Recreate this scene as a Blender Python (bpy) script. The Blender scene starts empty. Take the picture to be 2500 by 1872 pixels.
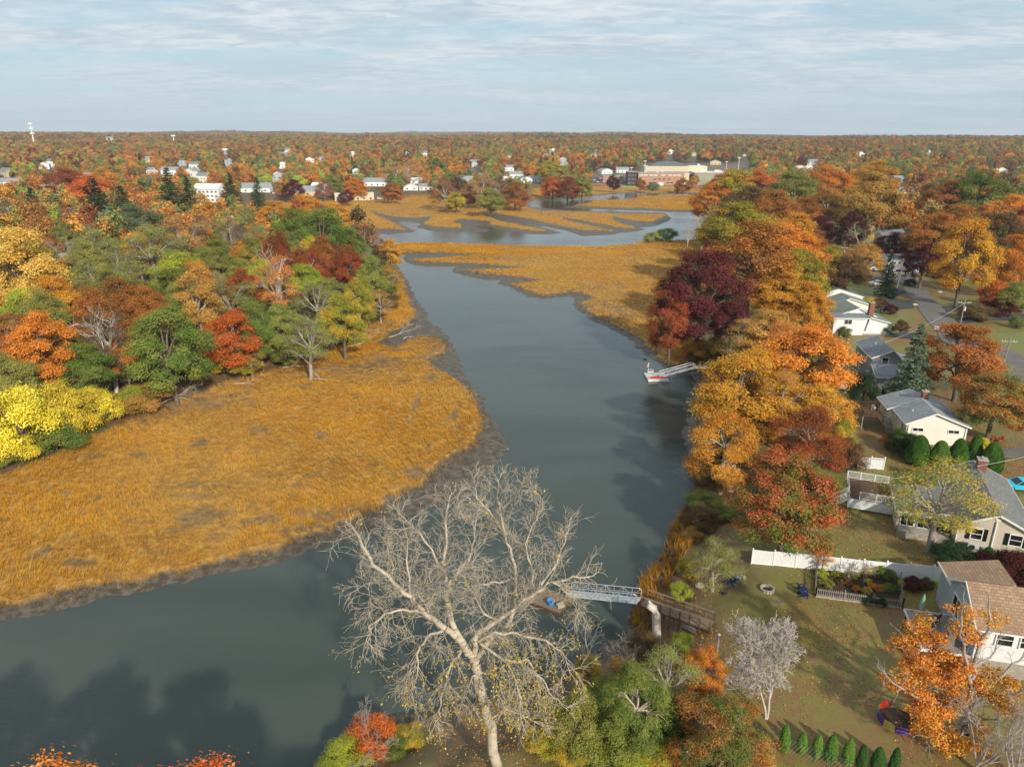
import bpy, math, random
import numpy as np
from mathutils import Vector, Matrix

# ------------------------------------------------------------------ camera, light, exposure
SC = bpy.context.scene
COL = SC.collection
CAM_Z = 47.0
F_PX = 1734.0                       # focal length in pixels of the 2500 px wide photograph
PITCH = math.atan((936 - 338) / F_PX)
cam_d = bpy.data.cameras.new('camera'); cam = bpy.data.objects.new('camera', cam_d); COL.objects.link(cam)
cam.location = (0, 0, CAM_Z); cam.rotation_euler = (math.pi / 2 - PITCH, 0, 0)
cam_d.sensor_width = 36; cam_d.lens = F_PX / 2500 * 36; cam_d.clip_start = 0.5; cam_d.clip_end = 60000
SC.camera = cam
SUN_EL = math.radians(29); SUN_AZ = math.atan2(0.42, -0.9)     # azimuth measured from +Y towards +X
to_sun = Vector((math.sin(SUN_AZ) * math.cos(SUN_EL), math.cos(SUN_AZ) * math.cos(SUN_EL), math.sin(SUN_EL)))
sun_d = bpy.data.lights.new('sun', 'SUN'); sun = bpy.data.objects.new('sun', sun_d); COL.objects.link(sun)
sun_d.energy = 3.9; sun_d.angle = math.radians(1.2); sun_d.color = (1.0, 0.92, 0.79)
sun.rotation_euler = to_sun.to_track_quat('Z', 'Y').to_euler(); sun.location = (60, -200, 200)
world = bpy.data.worlds.new('World'); SC.world = world; world.use_nodes = True

class NT:
    """tiny node-tree writer"""
    def __init__(s, tree): s.t = tree; s.n = tree.nodes; s.l = tree.links
    def __call__(s, typ, _in=None, **kw):
        nd = s.n.new(typ)
        for k, v in kw.items(): setattr(nd, k, v)
        for k, v in (_in or {}).items(): s.put(nd.inputs[k], v)
        return nd
    def put(s, sock, v):
        if isinstance(v, bpy.types.NodeSocket): s.l.new(v, sock)
        elif isinstance(v, bpy.types.Node): s.l.new(v.outputs[0], sock)
        else:
            if isinstance(v, (tuple, list)) and len(v) == 3 and sock.type == 'RGBA': v = (*v, 1)
            sock.default_value = v
    def math(s, op, a, b=0.0, c=None, clamp=False):
        nd = s.n.new('ShaderNodeMath'); nd.operation = op; nd.use_clamp = clamp
        s.put(nd.inputs[0], a); s.put(nd.inputs[1], b)
        if c is not None: s.put(nd.inputs[2], c)
        return nd.outputs[0]
    def mix(s, f, a, b, blend='MIX'):
        nd = s.n.new('ShaderNodeMix'); nd.data_type = 'RGBA'; nd.blend_type = blend; nd.clamp_factor = True
        s.put(nd.inputs[0], f); s.put(nd.inputs[6], a); s.put(nd.inputs[7], b)
        return nd.outputs[2]
    def ramp(s, f, lo, hi, a=0.0, b=1.0):
        nd = s.n.new('ShaderNodeMapRange'); nd.interpolation_type = 'SMOOTHSTEP'
        s.put(nd.inputs[0], f); nd.inputs[1].default_value = lo; nd.inputs[2].default_value = hi
        nd.inputs[3].default_value = a; nd.inputs[4].default_value = b
        return nd.outputs[0]
    def noise(s, vec, scale, detail=4, rough=0.55, dist=0.0):
        nd = s.n.new('ShaderNodeTexNoise'); nd.inputs['Scale'].default_value = scale
        nd.inputs['Detail'].default_value = detail; nd.inputs['Roughness'].default_value = rough; nd.inputs['Distortion'].default_value = dist
        if vec is not None: s.l.new(vec, nd.inputs['Vector'])
        return nd.outputs[0]
    def mapping(s, vec, scale=(1, 1, 1), rot=(0, 0, 0), loc=(0, 0, 0)):
        nd = s.n.new('ShaderNodeMapping'); s.l.new(vec, nd.inputs[0])
        nd.inputs['Scale'].default_value = scale; nd.inputs['Rotation'].default_value = rot; nd.inputs['Location'].default_value = loc
        return nd.outputs[0]

def build_world():
    t = NT(world.node_tree); t.n.clear()
    sky = t('ShaderNodeTexSky', sky_type='NISHITA', sun_disc=False, sun_elevation=SUN_EL, sun_rotation=SUN_AZ, altitude=50, air_density=1.0, dust_density=1.2, ozone_density=1.5)
    tc = t('ShaderNodeTexCoord'); d = tc.outputs['Generated']
    sx = t('ShaderNodeSeparateXYZ', {0: d})
    z = t.math('MAXIMUM', sx.outputs[2], 0.0)
    den = t.math('ADD', z, 0.07)
    cx = t.math('DIVIDE', sx.outputs[0], den); cy = t.math('DIVIDE', sx.outputs[1], den)
    cv = t('ShaderNodeCombineXYZ', {0: cx, 1: cy, 2: 0.0}).outputs[0]
    big = t.noise(t.mapping(cv, (0.42, 1.0, 1), rot=(0, 0, 0.25), loc=(1.3, 0.4, 0)), 0.8, 6, 0.5, 0.3)
    ripples = t.noise(t.mapping(cv, (3.2, 5.5, 1), rot=(0, 0, 0.5)), 1.3, 5, 0.6, 0.6)
    streak = t.noise(t.mapping(cv, (0.75, 1.05, 1), rot=(0, 0, 0.45), loc=(4, 1, 0)), 0.9, 6, 0.5, 0.5)
    cover = t.ramp(t.math('ADD', t.math('MULTIPLY', big, 0.65), t.math('MULTIPLY', streak, 0.35)), 0.42, 0.54)
    tex = t.ramp(t.math('ADD', t.math('MULTIPLY', ripples, 0.5), t.math('MULTIPLY', streak, 0.5)), 0.38, 0.66)
    skyc = t.mix(1.0, sky, (0.098, 0.098, 0.098), 'MULTIPLY')
    skyc = t.mix(0.55, skyc, (0.36, 0.56, 0.68))
    cloud = t.mix(tex, (0.42, 0.50, 0.57), (0.69, 0.715, 0.73))
    hz = t.ramp(z, 0.0, 0.16, 1.0, 0.0)
    cloud = t.mix(t.math('MULTIPLY', hz, 0.8), cloud, (0.42, 0.51, 0.58))
    fac = t.math('MULTIPLY', t.math('ADD', t.math('MULTIPLY', cover, 0.48), 0.45), 1.0)
    colr = t.mix(fac, skyc, cloud)
    bg = t('ShaderNodeBackground', {'Color': colr, 'Strength': 1.0})
    out = t('ShaderNodeOutputWorld'); t.l.new(bg.outputs[0], out.inputs[0])
build_world()
SC.view_settings.view_transform = 'Standard'; SC.view_settings.look = 'None'
SC.view_settings.exposure = 0.30; SC.view_settings.gamma = 1.0
SC.render.engine = 'CYCLES'
SC.cycles.max_bounces = 6; SC.cycles.diffuse_bounces = 2; SC.cycles.glossy_bounces = 2; SC.cycles.transmission_bounces = 2
SC.cycles.transparent_max_bounces = 4; SC.cycles.volume_bounces = 0; SC.cycles.caustics_reflective = False; SC.cycles.caustics_refractive = False
SC.cycles.use_denoising = True

# ------------------------------------------------------------------ picture <-> place
_cp, _sp = math.cos(PITCH), math.sin(PITCH)
def ray(px, py):
    u = (px - 1250) / F_PX; v = (936 - py) / F_PX
    return np.array((u, _cp + v * _sp, -_sp + v * _cp))
def G(px, py, z=0.0):
    d = ray(px, py); t = (z - CAM_Z) / d[2]
    return np.array((d[0] * t, d[1] * t))
def V(x, y): return (x * 1.1302, y * 1.1302)
def depth_of(x, y, z): return y * _cp + (CAM_Z - z) * _sp
def px_of(x, y, z):
    dz = depth_of(x, y, z); up = y * _sp - (CAM_Z - z) * _cp
    return 1250 + F_PX * x / dz, 936 - F_PX * up / dz

# ------------------------------------------------------------------ mesh helpers
def lin(h):
    h = h.lstrip('#'); c = [int(h[i:i + 2], 16) / 255 for i in (0, 2, 4)]
    return tuple(x / 12.92 if x <= 0.04045 else ((x + 0.055) / 1.055) ** 2.4 for x in c)

def mesh_np(name, verts, faces, mat=None, smooth=False, attrs=None):
    """verts (n,3); faces: (m,k) array of equal-sided faces"""
    verts = np.asarray(verts, np.float32); faces = np.asarray(faces, np.int32)
    me = bpy.data.meshes.new(name); m, k = faces.shape
    me.vertices.add(len(verts)); me.vertices.foreach_set('co', verts.ravel())
    me.loops.add(m * k); me.loops.foreach_set('vertex_index', faces.ravel())
    me.polygons.add(m); me.polygons.foreach_set('loop_start', np.arange(0, m * k, k, dtype=np.int32))
    me.polygons.foreach_set('loop_total', np.full(m, k, np.int32))
    me.polygons.foreach_set('use_smooth', np.full(m, smooth, bool))
    for an, (dom, typ, data) in (attrs or {}).items():
        a = me.attributes.new(an, typ, dom)
        a.data.foreach_set('color' if 'COLOR' in typ else 'value', np.asarray(data, np.float32).ravel())
    me.update(calc_edges=True)
    if mat: me.materials.append(mat)
    return me

class MB:
    """collects boxes, tubes and polygons into one mesh; optional material index per piece"""
    def __init__(s): s.v = []; s.f = []; s.m = []
    def add(s, vs, fs, mi=0):
        b = len(s.v); s.v += [tuple(map(float, v)) for v in vs]; s.f += [tuple(b + i for i in f) for f in fs]; s.m += [mi] * len(fs)
    def box(s, c, size, rz=0.0, mi=0, taper=1.0):
        x, y, z = (q / 2 for q in size); ca, sa = math.cos(rz), math.sin(rz); vs = []
        for dz in (-z, z):
            k = taper if dz > 0 else 1.0
            for dx, dy in ((-x, -y), (x, -y), (x, y), (-x, y)):
                dx *= k; dy *= k
                vs.append((c[0] + dx * ca - dy * sa, c[1] + dx * sa + dy * ca, c[2] + dz))
        s.add(vs, [(3, 2, 1, 0), (4, 5, 6, 7), (0, 1, 5, 4), (1, 2, 6, 5), (2, 3, 7, 6), (3, 0, 4, 7)], mi)
    def beam(s, a, b, w, h=None, mi=0):
        """box from a to b, w wide (sideways) and h tall"""
        h = h or w; a = Vector(a); b = Vector(b); d = (b - a).normalized()
        up = Vector((0, 0, 1)) if abs(d.z) < 0.95 else Vector((0, 1, 0))
        r = d.cross(up).normalized(); u = r.cross(d).normalized(); vs = []
        for p in (a, b):
            for i, j in ((-1, -1), (1, -1), (1, 1), (-1, 1)): vs.append(p + r * (i * w / 2) + u * (j * h / 2))
        s.add(vs, [(3, 2, 1, 0), (4, 5, 6, 7), (0, 1, 5, 4), (1, 2, 6, 5), (2, 3, 7, 6), (3, 0, 4, 7)], mi)
    def tube(s, pts, r, n=8, mi=0, cap=True):
        pts = [Vector(p) for p in pts]; rr = r if isinstance(r, (list, tuple)) else [r] * len(pts); rings = []
        for i, p in enumerate(pts):
            d = (pts[min(i + 1, len(pts) - 1)] - pts[max(i - 1, 0)]).normalized()
            up = Vector((0, 0, 1)) if abs(d.z) < 0.9 else Vector((0, 1, 0))
            a = d.cross(up).normalized(); b = a.cross(d).normalized()
            rings.append([p + (a * math.cos(2 * math.pi * k / n) + b * math.sin(2 * math.pi * k / n)) * rr[i] for k in range(n)])
        vs = [q for R in rings for q in R]; fs = []
        for i in range(len(pts) - 1):
            for k in range(n):
                k2 = (k + 1) % n; fs.append((i * n + k, i * n + k2, (i + 1) * n + k2, (i + 1) * n + k))
        if cap: fs.append(tuple(range(n))[::-1]); fs.append(tuple((len(pts) - 1) * n + k for k in range(n)))
        s.add(vs, fs, mi)
    def lathe(s, c, prof, n=14, mi=0):
        vs = []; fs = []
        for r, z in prof:
            for k in range(n): a = 2 * math.pi * k / n; vs.append((c[0] + r * math.cos(a), c[1] + r * math.sin(a), c[2] + z))
        for i in range(len(prof) - 1):
            for k in range(n): k2 = (k + 1) % n; fs.append((i * n + k, i * n + k2, (i + 1) * n + k2, (i + 1) * n + k))
        fs.append(tuple(range(n))[::-1]); fs.append(tuple((len(prof) - 1) * n + k for k in range(n)))
        s.add(vs, fs, mi)
    def slab(s, pts, th, mi=0):
        """polygon (3D points, counter-clockwise seen from above) thickened downwards"""
        n = len(pts); vs = [tuple(p) for p in pts] + [(p[0], p[1], p[2] - th) for p in pts]
        fs = [tuple(range(n)), tuple(range(n, 2 * n))[::-1]] + [(i, i + n, (i + 1) % n + n, (i + 1) % n) for i in range(n)]
        s.add(vs, fs, mi)
    def mesh(s, name, mats, smooth=False):
        me = bpy.data.meshes.new(name); me.from_pydata(s.v, [], s.f)
        for m in (mats if isinstance(mats, (list, tuple)) else [mats]): me.materials.append(m)
        me.polygons.foreach_set('material_index', s.m)
        if smooth: me.polygons.foreach_set('use_smooth', [True] * len(s.f))
        me.update(); return me
    def build(s, name, mats, parent=None, smooth=False):
        return link(name, s.mesh(name, mats, smooth), parent)

def link(name, data, parent=None, loc=None, rz=0.0):
    o = bpy.data.objects.new(name, data); COL.objects.link(o)
    if parent is not None: o.parent = parent
    if loc is not None: o.location = tuple(map(float, loc))
    if rz: o.rotation_euler = (0, 0, rz)
    return o
def tag(o, label=None, cat=None, group=None, kind=None):
    if label: o['label'] = label
    if cat: o['category'] = cat
    if group: o['group'] = group
    if kind: o['kind'] = kind
    return o
def empty(name, loc, rz=0.0, label=None, cat=None, group=None):
    return tag(link(name, None, None, loc, rz), label, cat, group)
def copy_tree(o, loc, rz=0.0, label=None, group=None, scale=None):
    r = o.copy(); COL.objects.link(r); r.location = tuple(map(float, loc)); r.rotation_euler = (0, 0, rz)
    if scale: r.scale = scale
    if label: r['label'] = label
    if group: r['group'] = group
    for ch in o.children:
        c = ch.copy(); COL.objects.link(c); c.parent = r
        for g in ch.children:
            q = g.copy(); COL.objects.link(q); q.parent = c
    return r

# ------------------------------------------------------------------ materials
def mat_new(name):
    m = bpy.data.materials.new(name); m.use_nodes = True; t = NT(m.node_tree); t.n.clear()
    return m, t
def finish(m, t, bsdf, disp=None):
    o = t('ShaderNodeOutputMaterial'); t.l.new(bsdf, o.inputs[0]); return m
def plain(name, col, rough=0.7, var=0.12, scale=1.5, metal=0.0, bump=0.0, bscale=20.0, spec=0.3):
    """painted or natural surface with uneven tone; col = sRGB hex of the base colour"""
    m, t = mat_new(name); c = lin(col) if isinstance(col, str) else col
    tc = t('ShaderNodeTexCoord').outputs['Object']
    n1 = t.noise(tc, scale, 5, 0.6); n2 = t.noise(tc, scale * 9, 3, 0.6)
    f = t.math('ADD', t.math('MULTIPLY', n1, 0.65), t.math('MULTIPLY', n2, 0.35))
    lo = tuple(x * (1 - var * 1.6) for x in c); hi = tuple(min(1, x * (1 + var * 1.2)) for x in c)
    colr = t.mix(t.ramp(f, 0.3, 0.7), lo, hi)
    b = t('ShaderNodeBsdfPrincipled', {'Base Color': colr, 'Roughness': rough, 'Metallic': metal, 'Specular IOR Level': spec})
    if bump:
        bp = t('ShaderNodeBump', {'Strength': bump, 'Distance': 0.05, 'Height': t.noise(tc, bscale, 3)}); t.l.new(bp.outputs[0], b.inputs['Normal'])
    return finish(m, t, b.outputs[0])
# ------------------------------------------------------------------ terrain: river, mud, marsh, upland
def poly(pts, v=False, extra=(), pre=()):
    w = [G(*(V(*p) if v else p)) for p in pts]
    return np.array([*map(np.array, pre), *w, *map(np.array, extra)], float)
POLY = {}
POLY['grass_left'] = poly([(0,1322),(60,1315),(150,1285),(300,1255),(420,1232),(560,1195),(700,1150),(790,1110),(850,1078),(900,1050),(945,1012),(990,985),(1035,962),(1044,915),(1022,862),(985,822),(930,800),(915,785),(962,762),(952,738),(905,733),(850,755),(820,748),(832,722),(870,712),(893,690),(884,650),(865,612),(850,575),(840,545),(780,535),(640,520),(300,505),(0,500)], True, extra=[(-600,240),(-600,40)], pre=[(-90,44)])
POLY['grass_north'] = poly([(560,560),(700,557),(850,552),(916,560),(958,561),(991,564),(973,552),(945,539),(916,525),(904,517),(945,528),(973,532),(1018,534),(1056,529),(1043,540),(1033,550),(1056,555),(1125,559),(1127,553),(1106,544),(1119,537),(1157,538),(1195,542),(1198,550),(1233,556),(1300,566),(1329,567),(1334,564),(1259,550),(1229,545),(1205,536),(1168,519),(1185,517),(1233,526),(1300,538),(1364,553),(1417,563),(1497,567),(1494,564),(1444,555),(1371,538),(1376,533),(1435,543),(1523,560),(1550,560),(1555,558),(1523,550),(1492,537),(1497,531),(1538,540),(1588,544),(1620,532),(1623,526),(1567,525),(1482,522),(1406,519),(1326,517),(1288,509),(1279,503),(1273,492),(1300,487),(1332,485),(1382,482),(1441,478),(1494,473),(1538,470),(1611,472),(1700,472),(1790,472)], extra=[(330,760),(-700,800),(-700,300)])
POLY['grass_east'] = poly([(1403,503),(1464,507),(1564,510),(1641,514),(1760,516),(1800,500),(1760,477),(1582,480),(1553,484),(1541,489),(1441,491),(1446,495),(1430,499)])
POLY['grass_south'] = poly([(980,597),(1075,597),(1200,601),(1347,605),(1450,606),(1538,600),(1576,592),(1670,590),(1760,590),(1760,640),(1700,760),(1700,880),(1650,900),(1616,880),(1548,823),(1503,795),(1458,778),(1424,754),(1417,742),(1452,729),(1400,717),(1322,722),(1288,711),(1242,695),(1275,693),(1340,687),(1240,676),(1170,669),(1132,664),(1180,663),(1290,656),(1150,645),(1060,643),(1030,643),(1005,637),(1075,634),(1185,624),(1075,619),(978,619),(970,605)])
POLY['up_left'] = poly([(0,1045),(120,998),(240,942),(330,902),(420,866),(500,834),(600,810),(690,774),(770,742),(825,700),(848,650),(842,600),(836,560),(760,538),(650,524),(500,515),(480,505)], True, extra=[(-150,420),(-900,500),(-900,60),(-140,88)])
POLY['up_north'] = poly([(300,540),(560,520),(690,498),(768,489),(850,494),(950,492),(1010,480),(1060,478),(1078,495),(1150,502),(1240,502),(1290,493),(1305,480),(1300,464),(1350,461),(1440,457),(1500,456),(1620,459),(1700,462),(1790,466)], extra=[(400,900),(6000,2000),(20000,20000),(-20000,20000),(-6000,1200),(-900,420)])
POLY['up_right'] = poly([(1790,440),(1740,475),(1735,530),(1710,575),(1690,640),(1672,720),(1650,790),(1664,850),(1702,900),(1712,960),(1705,1050),(1708,1130),(1735,1185),(1715,1240),(1685,1300),(1655,1360),(1625,1410),(1600,1460),(1585,1510),(1560,1560),(1500,1620),(1420,1660),(1300,1720),(1100,1745),(990,1775),(900,1815),(830,1872),(790,1950),(740,2150)], extra=[(-30,22),(-75,8),(-120,-60),(2000,-200),(9000,2500),(400,900)])
POLY['mud_left'] = poly([(-60,1352),(0,1341),(60,1332),(150,1311),(250,1281),(380,1252),(500,1228),(600,1206),(700,1175),(770,1152),(850,1122),(930,1088),(1000,1062),(1060,1012),(1094,972),(1078,925),(1048,890),(1032,850),(1005,810),(988,770),(962,730),(927,690),(902,655),(885,625),(860,600),(700,600),(600,900),(0,1200)], True)
POLY['mud_north'] = poly([(850,566),(950,572),(1000,568),(1012,563),(985,552),(950,537),(1000,542),(1030,546),(1020,555),(1045,562),(1090,566),(1180,567),(1195,563),(1150,552),(1180,548),(1230,560),(1290,571),(1340,572),(1372,569),(1345,562),(1300,548),(1380,562),(1423,577),(1500,572),(1515,567),(1540,567),(1575,560),(1560,556),(1600,552),(1630,540),(1638,533),(1620,520),(1400,515),(1290,506),(1270,520),(900,510)])
POLY['mud_east'] = poly([(1375,506),(1464,511),(1564,514),(1641,518),(1760,520),(1760,500),(1500,495)])
POLY['mud_south'] = poly([(970,622),(1000,620),(983,634),(1000,644),(1043,650),(1120,650),(1106,662),(1130,672),(1185,683),(1225,684),(1214,692),(1250,702),(1300,725),(1330,728),(1400,724),(1408,740),(1420,760),(1455,785),(1500,802),(1545,832),(1612,890),(1640,900),(1640,700),(1200,610),(1000,612)])

def pip(P, X, Y):
    inside = np.zeros(X.shape, bool); n = len(P)
    for i in range(n):
        x1, y1 = P[i]; x2, y2 = P[(i + 1) % n]
        if y1 == y2: continue
        c = ((y1 > Y) != (y2 > Y)) & (X < (x2 - x1) * (Y - y1) / (y2 - y1) + x1)
        inside ^= c
    return inside
def sdist(P, X, Y):
    """signed distance, negative inside"""
    d = np.full(X.shape, 1e18)
    for i in range(len(P)):
        ax, ay = P[i]; bx, by = P[(i + 1) % len(P)]; ex, ey = bx - ax, by - ay
        t = np.clip(((X - ax) * ex + (Y - ay) * ey) / (ex * ex + ey * ey + 1e-9), 0, 1)
        d = np.minimum(d, (X - ax - t * ex) ** 2 + (Y - ay - t * ey) ** 2)
    d = np.sqrt(d); return np.where(pip(P, X, Y), -d, d)
def sst(x, a, b):
    t = np.clip((x - a) / (b - a), 0, 1); return t * t * (3 - 2 * t)
_rs = np.random.RandomState(7)
_TAB = _rs.rand(256, 256)
def vnoise(x, y):
    xi = np.floor(x).astype(int); yi = np.floor(y).astype(int); fx = x - xi; fy = y - yi
    fx = fx * fx * (3 - 2 * fx); fy = fy * fy * (3 - 2 * fy)
    a = _TAB[xi & 255, yi & 255]; b = _TAB[(xi + 1) & 255, yi & 255]; c = _TAB[xi & 255, (yi + 1) & 255]; d = _TAB[(xi + 1) & 255, (yi + 1) & 255]
    return (a * (1 - fx) + b * fx) * (1 - fy) + (c * (1 - fx) + d * fx) * fy
def fbm(x, y, o=4):
    s = 0; a = 0.5; 
    for k in range(o): s = s + a * vnoise(x + 17.3 * k, y + 9.1 * k); x = x * 2.03; y = y * 2.03; a *= 0.5
    return s / (1 - 0.5 ** o)
def far_height(X, Y):
    R = np.hypot(X, Y); az = np.arctan2(X, Y)
    h = 7 * sst(R, 750, 1100) + 12 * sst(R, 1100, 1700) * (0.5 + fbm(X / 500, Y / 420, 3))
    h = h + sst(R, 1500, 2600) * 20 * (0.1 + 1.5 * fbm(X / 420 + 5, Y / 380, 3)) * (1 - 0.55 * sst(az, 0.15, 0.65))
    h = h + sst(R, 3000, 5200) * 26 * (-0.2 + 1.9 * fbm(X / 800 + 11, Y / 1400, 3)) * (1 - 0.85 * sst(az, 0.05, 0.6)) + sst(R, 5200, 8000) * 55 * (fbm(X / 1600 + 3, Y / 3000, 3) - 0.35)
    return h
def terrain(X, Y):
    """height and zone weights (grass marsh, mud, upland)"""
    X = np.asarray(X, float); Y = np.asarray(Y, float)
    jit = (fbm(X / 2.2, Y / 2.2, 3) - 0.5) * 2.2 + (fbm(X / 9.0 + 3, Y / 9.0, 2) - 0.5) * 2.0
    jit = jit * np.clip(1.4 - np.hypot(X, Y) / 500.0, 0.35, 1.0)
    near = np.hypot(X, Y) < 1000
    def sd(k):
        o = np.full(X.shape, 1e3); o[near] = sdist(POLY[k], X[near], Y[near]) + jit[near]; return o
    g = np.minimum.reduce([sd('grass_left'), sd('grass_north'), sd('grass_east'), sd('grass_south')])
    m = np.minimum.reduce([sd('mud_left'), sd('mud_north'), sd('mud_east'), sd('mud_south')])
    ul = sd('up_left'); un = sd('up_north'); ur = sd('up_right')
    un = np.where(near, un, -1e3)
    u = np.minimum.reduce([ul, un, ur])
    z = -1.6 + 0 * X
    z = np.maximum(z, np.where(g > 0, 0.30 - 0.14 * g, 0.0))
    z = np.maximum(z, np.where(m < 0, 0.10 + 0.05 * np.clip(-m, 0, 3), 0.10 - 0.22 * m) )
    z = np.maximum(z, np.where(g < 0.25, 0.72 * sst(-g, -0.25, 0.35), -9))
    z = z + np.where(z > -0.2, (fbm(X / 1.3, Y / 1.3, 2) - 0.5) * 0.12, 0)
    hl = 0.9 + 3.2 * sst(-ul, 0, 22) + 3.5 * sst(-ul, 20, 90)
    hn = 0.9 + 1.6 * sst(-un, 0, 20) + 1.0 * sst(-un, 20, 80)
    hr = 0.55 + 2.35 * sst(-ur, 0, 9) + 1.3 * sst(-ur, 9, 60) + 2.0 * sst(-ur, 80, 250)
    up = np.maximum.reduce([np.where(ul < 0, hl, -9), np.where(un < 0, hn, -9), np.where(ur < 0, hr, -9)])
    up = np.where(u > 0, np.maximum(up, 0.9 - 0.5 * u), up)
    z = np.maximum(z, up + (fbm(X / 6, Y / 6, 3) - 0.5) * 0.25)
    z = z + far_height(X, Y)
    return z, g, m, u, ur
MATTED = [(497,1259,80,34),(230,1116,40,12),(345,1112,34,10),(497,1075,26,18),(552,1098,30,8),(234,1217,22,7),(368,1277,60,5),(635,1052,50,16),(644,1268,50,16),(184,1374,60,12),(101,1351,20,18),(616,1231,10,16),(787,1066,16,10),(1012,1001,14,34),(1021,1153,34,26),(800,1254,16,10),(304,1176,18,8),(736,946,40,8),(865,969,16,8),(957,941,30,6),(166,1204,20,6),(560,1290,40,10),(430,1300,40,8),(1060,920,30,20),(1110,1010,20,30),(930,880,50,8)]
def bare_mask(X, Y, u):
    patch = 0.6 * fbm(X / 4.5 + 40, Y / 2.6, 3) + 0.4 * fbm(X / 1.3, Y / 1.0 + 8, 2); big = fbm(X / 26 + 9, Y / 18 + 3, 3)
    thr = 0.73 - 0.12 * sst(big, 0.52, 0.74); m = sst(patch, thr - 0.01, thr + 0.05)
    w = np.zeros(X.shape)
    for cx, cy, rx, ry in MATTED:
        a = G(cx, cy, .7); dx = (G(cx + rx, cy, .7) - a)[0]; dy = (G(cx, cy - ry, .7) - a)[1]; w = np.maximum(w, 1.25 - np.hypot((X - a[0]) / dx, (Y - a[1]) / dy))
    w = w + (patch - 0.5) * 2.2
    return np.maximum(m, 0.8 * sst(w, 0.3, 0.95)) * (np.hypot(X, Y) < 420), big
def H(x, y): return float(terrain(np.array([x]), np.array([y]))[0][0])
def P2W(px, py, dz=0.0):
    """the point of the ground seen at a pixel (dz above the ground)"""
    z = 2.0
    for _ in range(10):
        x, y = G(px, py, z + dz); z2 = H(x, y)
        if abs(z2 - z) < 0.01: break
        z = z2 if _ < 6 else (z + z2) / 2
    return float(x), float(y), float(z2)

def build_ground():
    r = [16.0]
    while r[-1] < 9000:
        q = r[-1]; r.append(q + (max(0.42, q * 0.0052) if q < 950 else q * 0.02))
    r = np.array(r); ang = np.linspace(math.radians(-50), math.radians(50), 900)
    A, R = np.meshgrid(ang, r); X = R * np.sin(A); Y = R * np.cos(A)
    z, g, m, u, ur = terrain(X, Y)
    nr, na = X.shape
    verts = np.stack([X, Y, z], -1).reshape(-1, 3)
    i = np.arange((nr - 1) * na).reshape(nr - 1, na)[:, :-1]
    faces = np.stack([i, i + 1, i + 1 + na, i + na], -1).reshape(-1, 4)
    zone = np.zeros((nr, na, 4)); zone[..., 3] = 1
    zone[..., 0] = sst(-g, -0.1, 0.4); zone[..., 0] *= 1 - 0.65 * bare_mask(X, Y, u)[0]; zone[..., 1] = sst(-u, -0.6, 1.6); zone[..., 2] = sst(-ur, 4, 14) * (np.hypot(X, Y) < 420)
    me = mesh_np('ground', verts, faces, MAT['ground'], True, {'zone': ('POINT', 'FLOAT_COLOR', zone)})
    o = link('ground', me); tag(o, kind='structure')
    # behind and beside the viewer: plain continuation of the ground and the river bed
    mb = MB(); xs = [-6000, -1500, -120, 0, 160, 1500, 6000]; ys = [-6000, -1500, -200, -60, 8, 16.5]
    vs = []; fs = []
    for yy in ys:
        for xx in xs: vs.append((xx, yy, 4.0 if yy < -50 else (3.2 if xx > -60 else -2)))
    for a in range(len(ys) - 1):
        for b in range(len(xs) - 1): k = a * 7 + b; fs.append((k, k + 1, k + 8, k + 7))
    mb.add(vs, fs); tag(mb.build('bank_ground', MAT['far_ground']), kind='structure')
    mb = MB(); mb.add([(-700, -250, 0), (900, -250, 0), (900, 900, 0), (-700, 900, 0)], [(0, 1, 2, 3)])
    tag(mb.build('water', MAT['water']), kind='structure')

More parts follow.
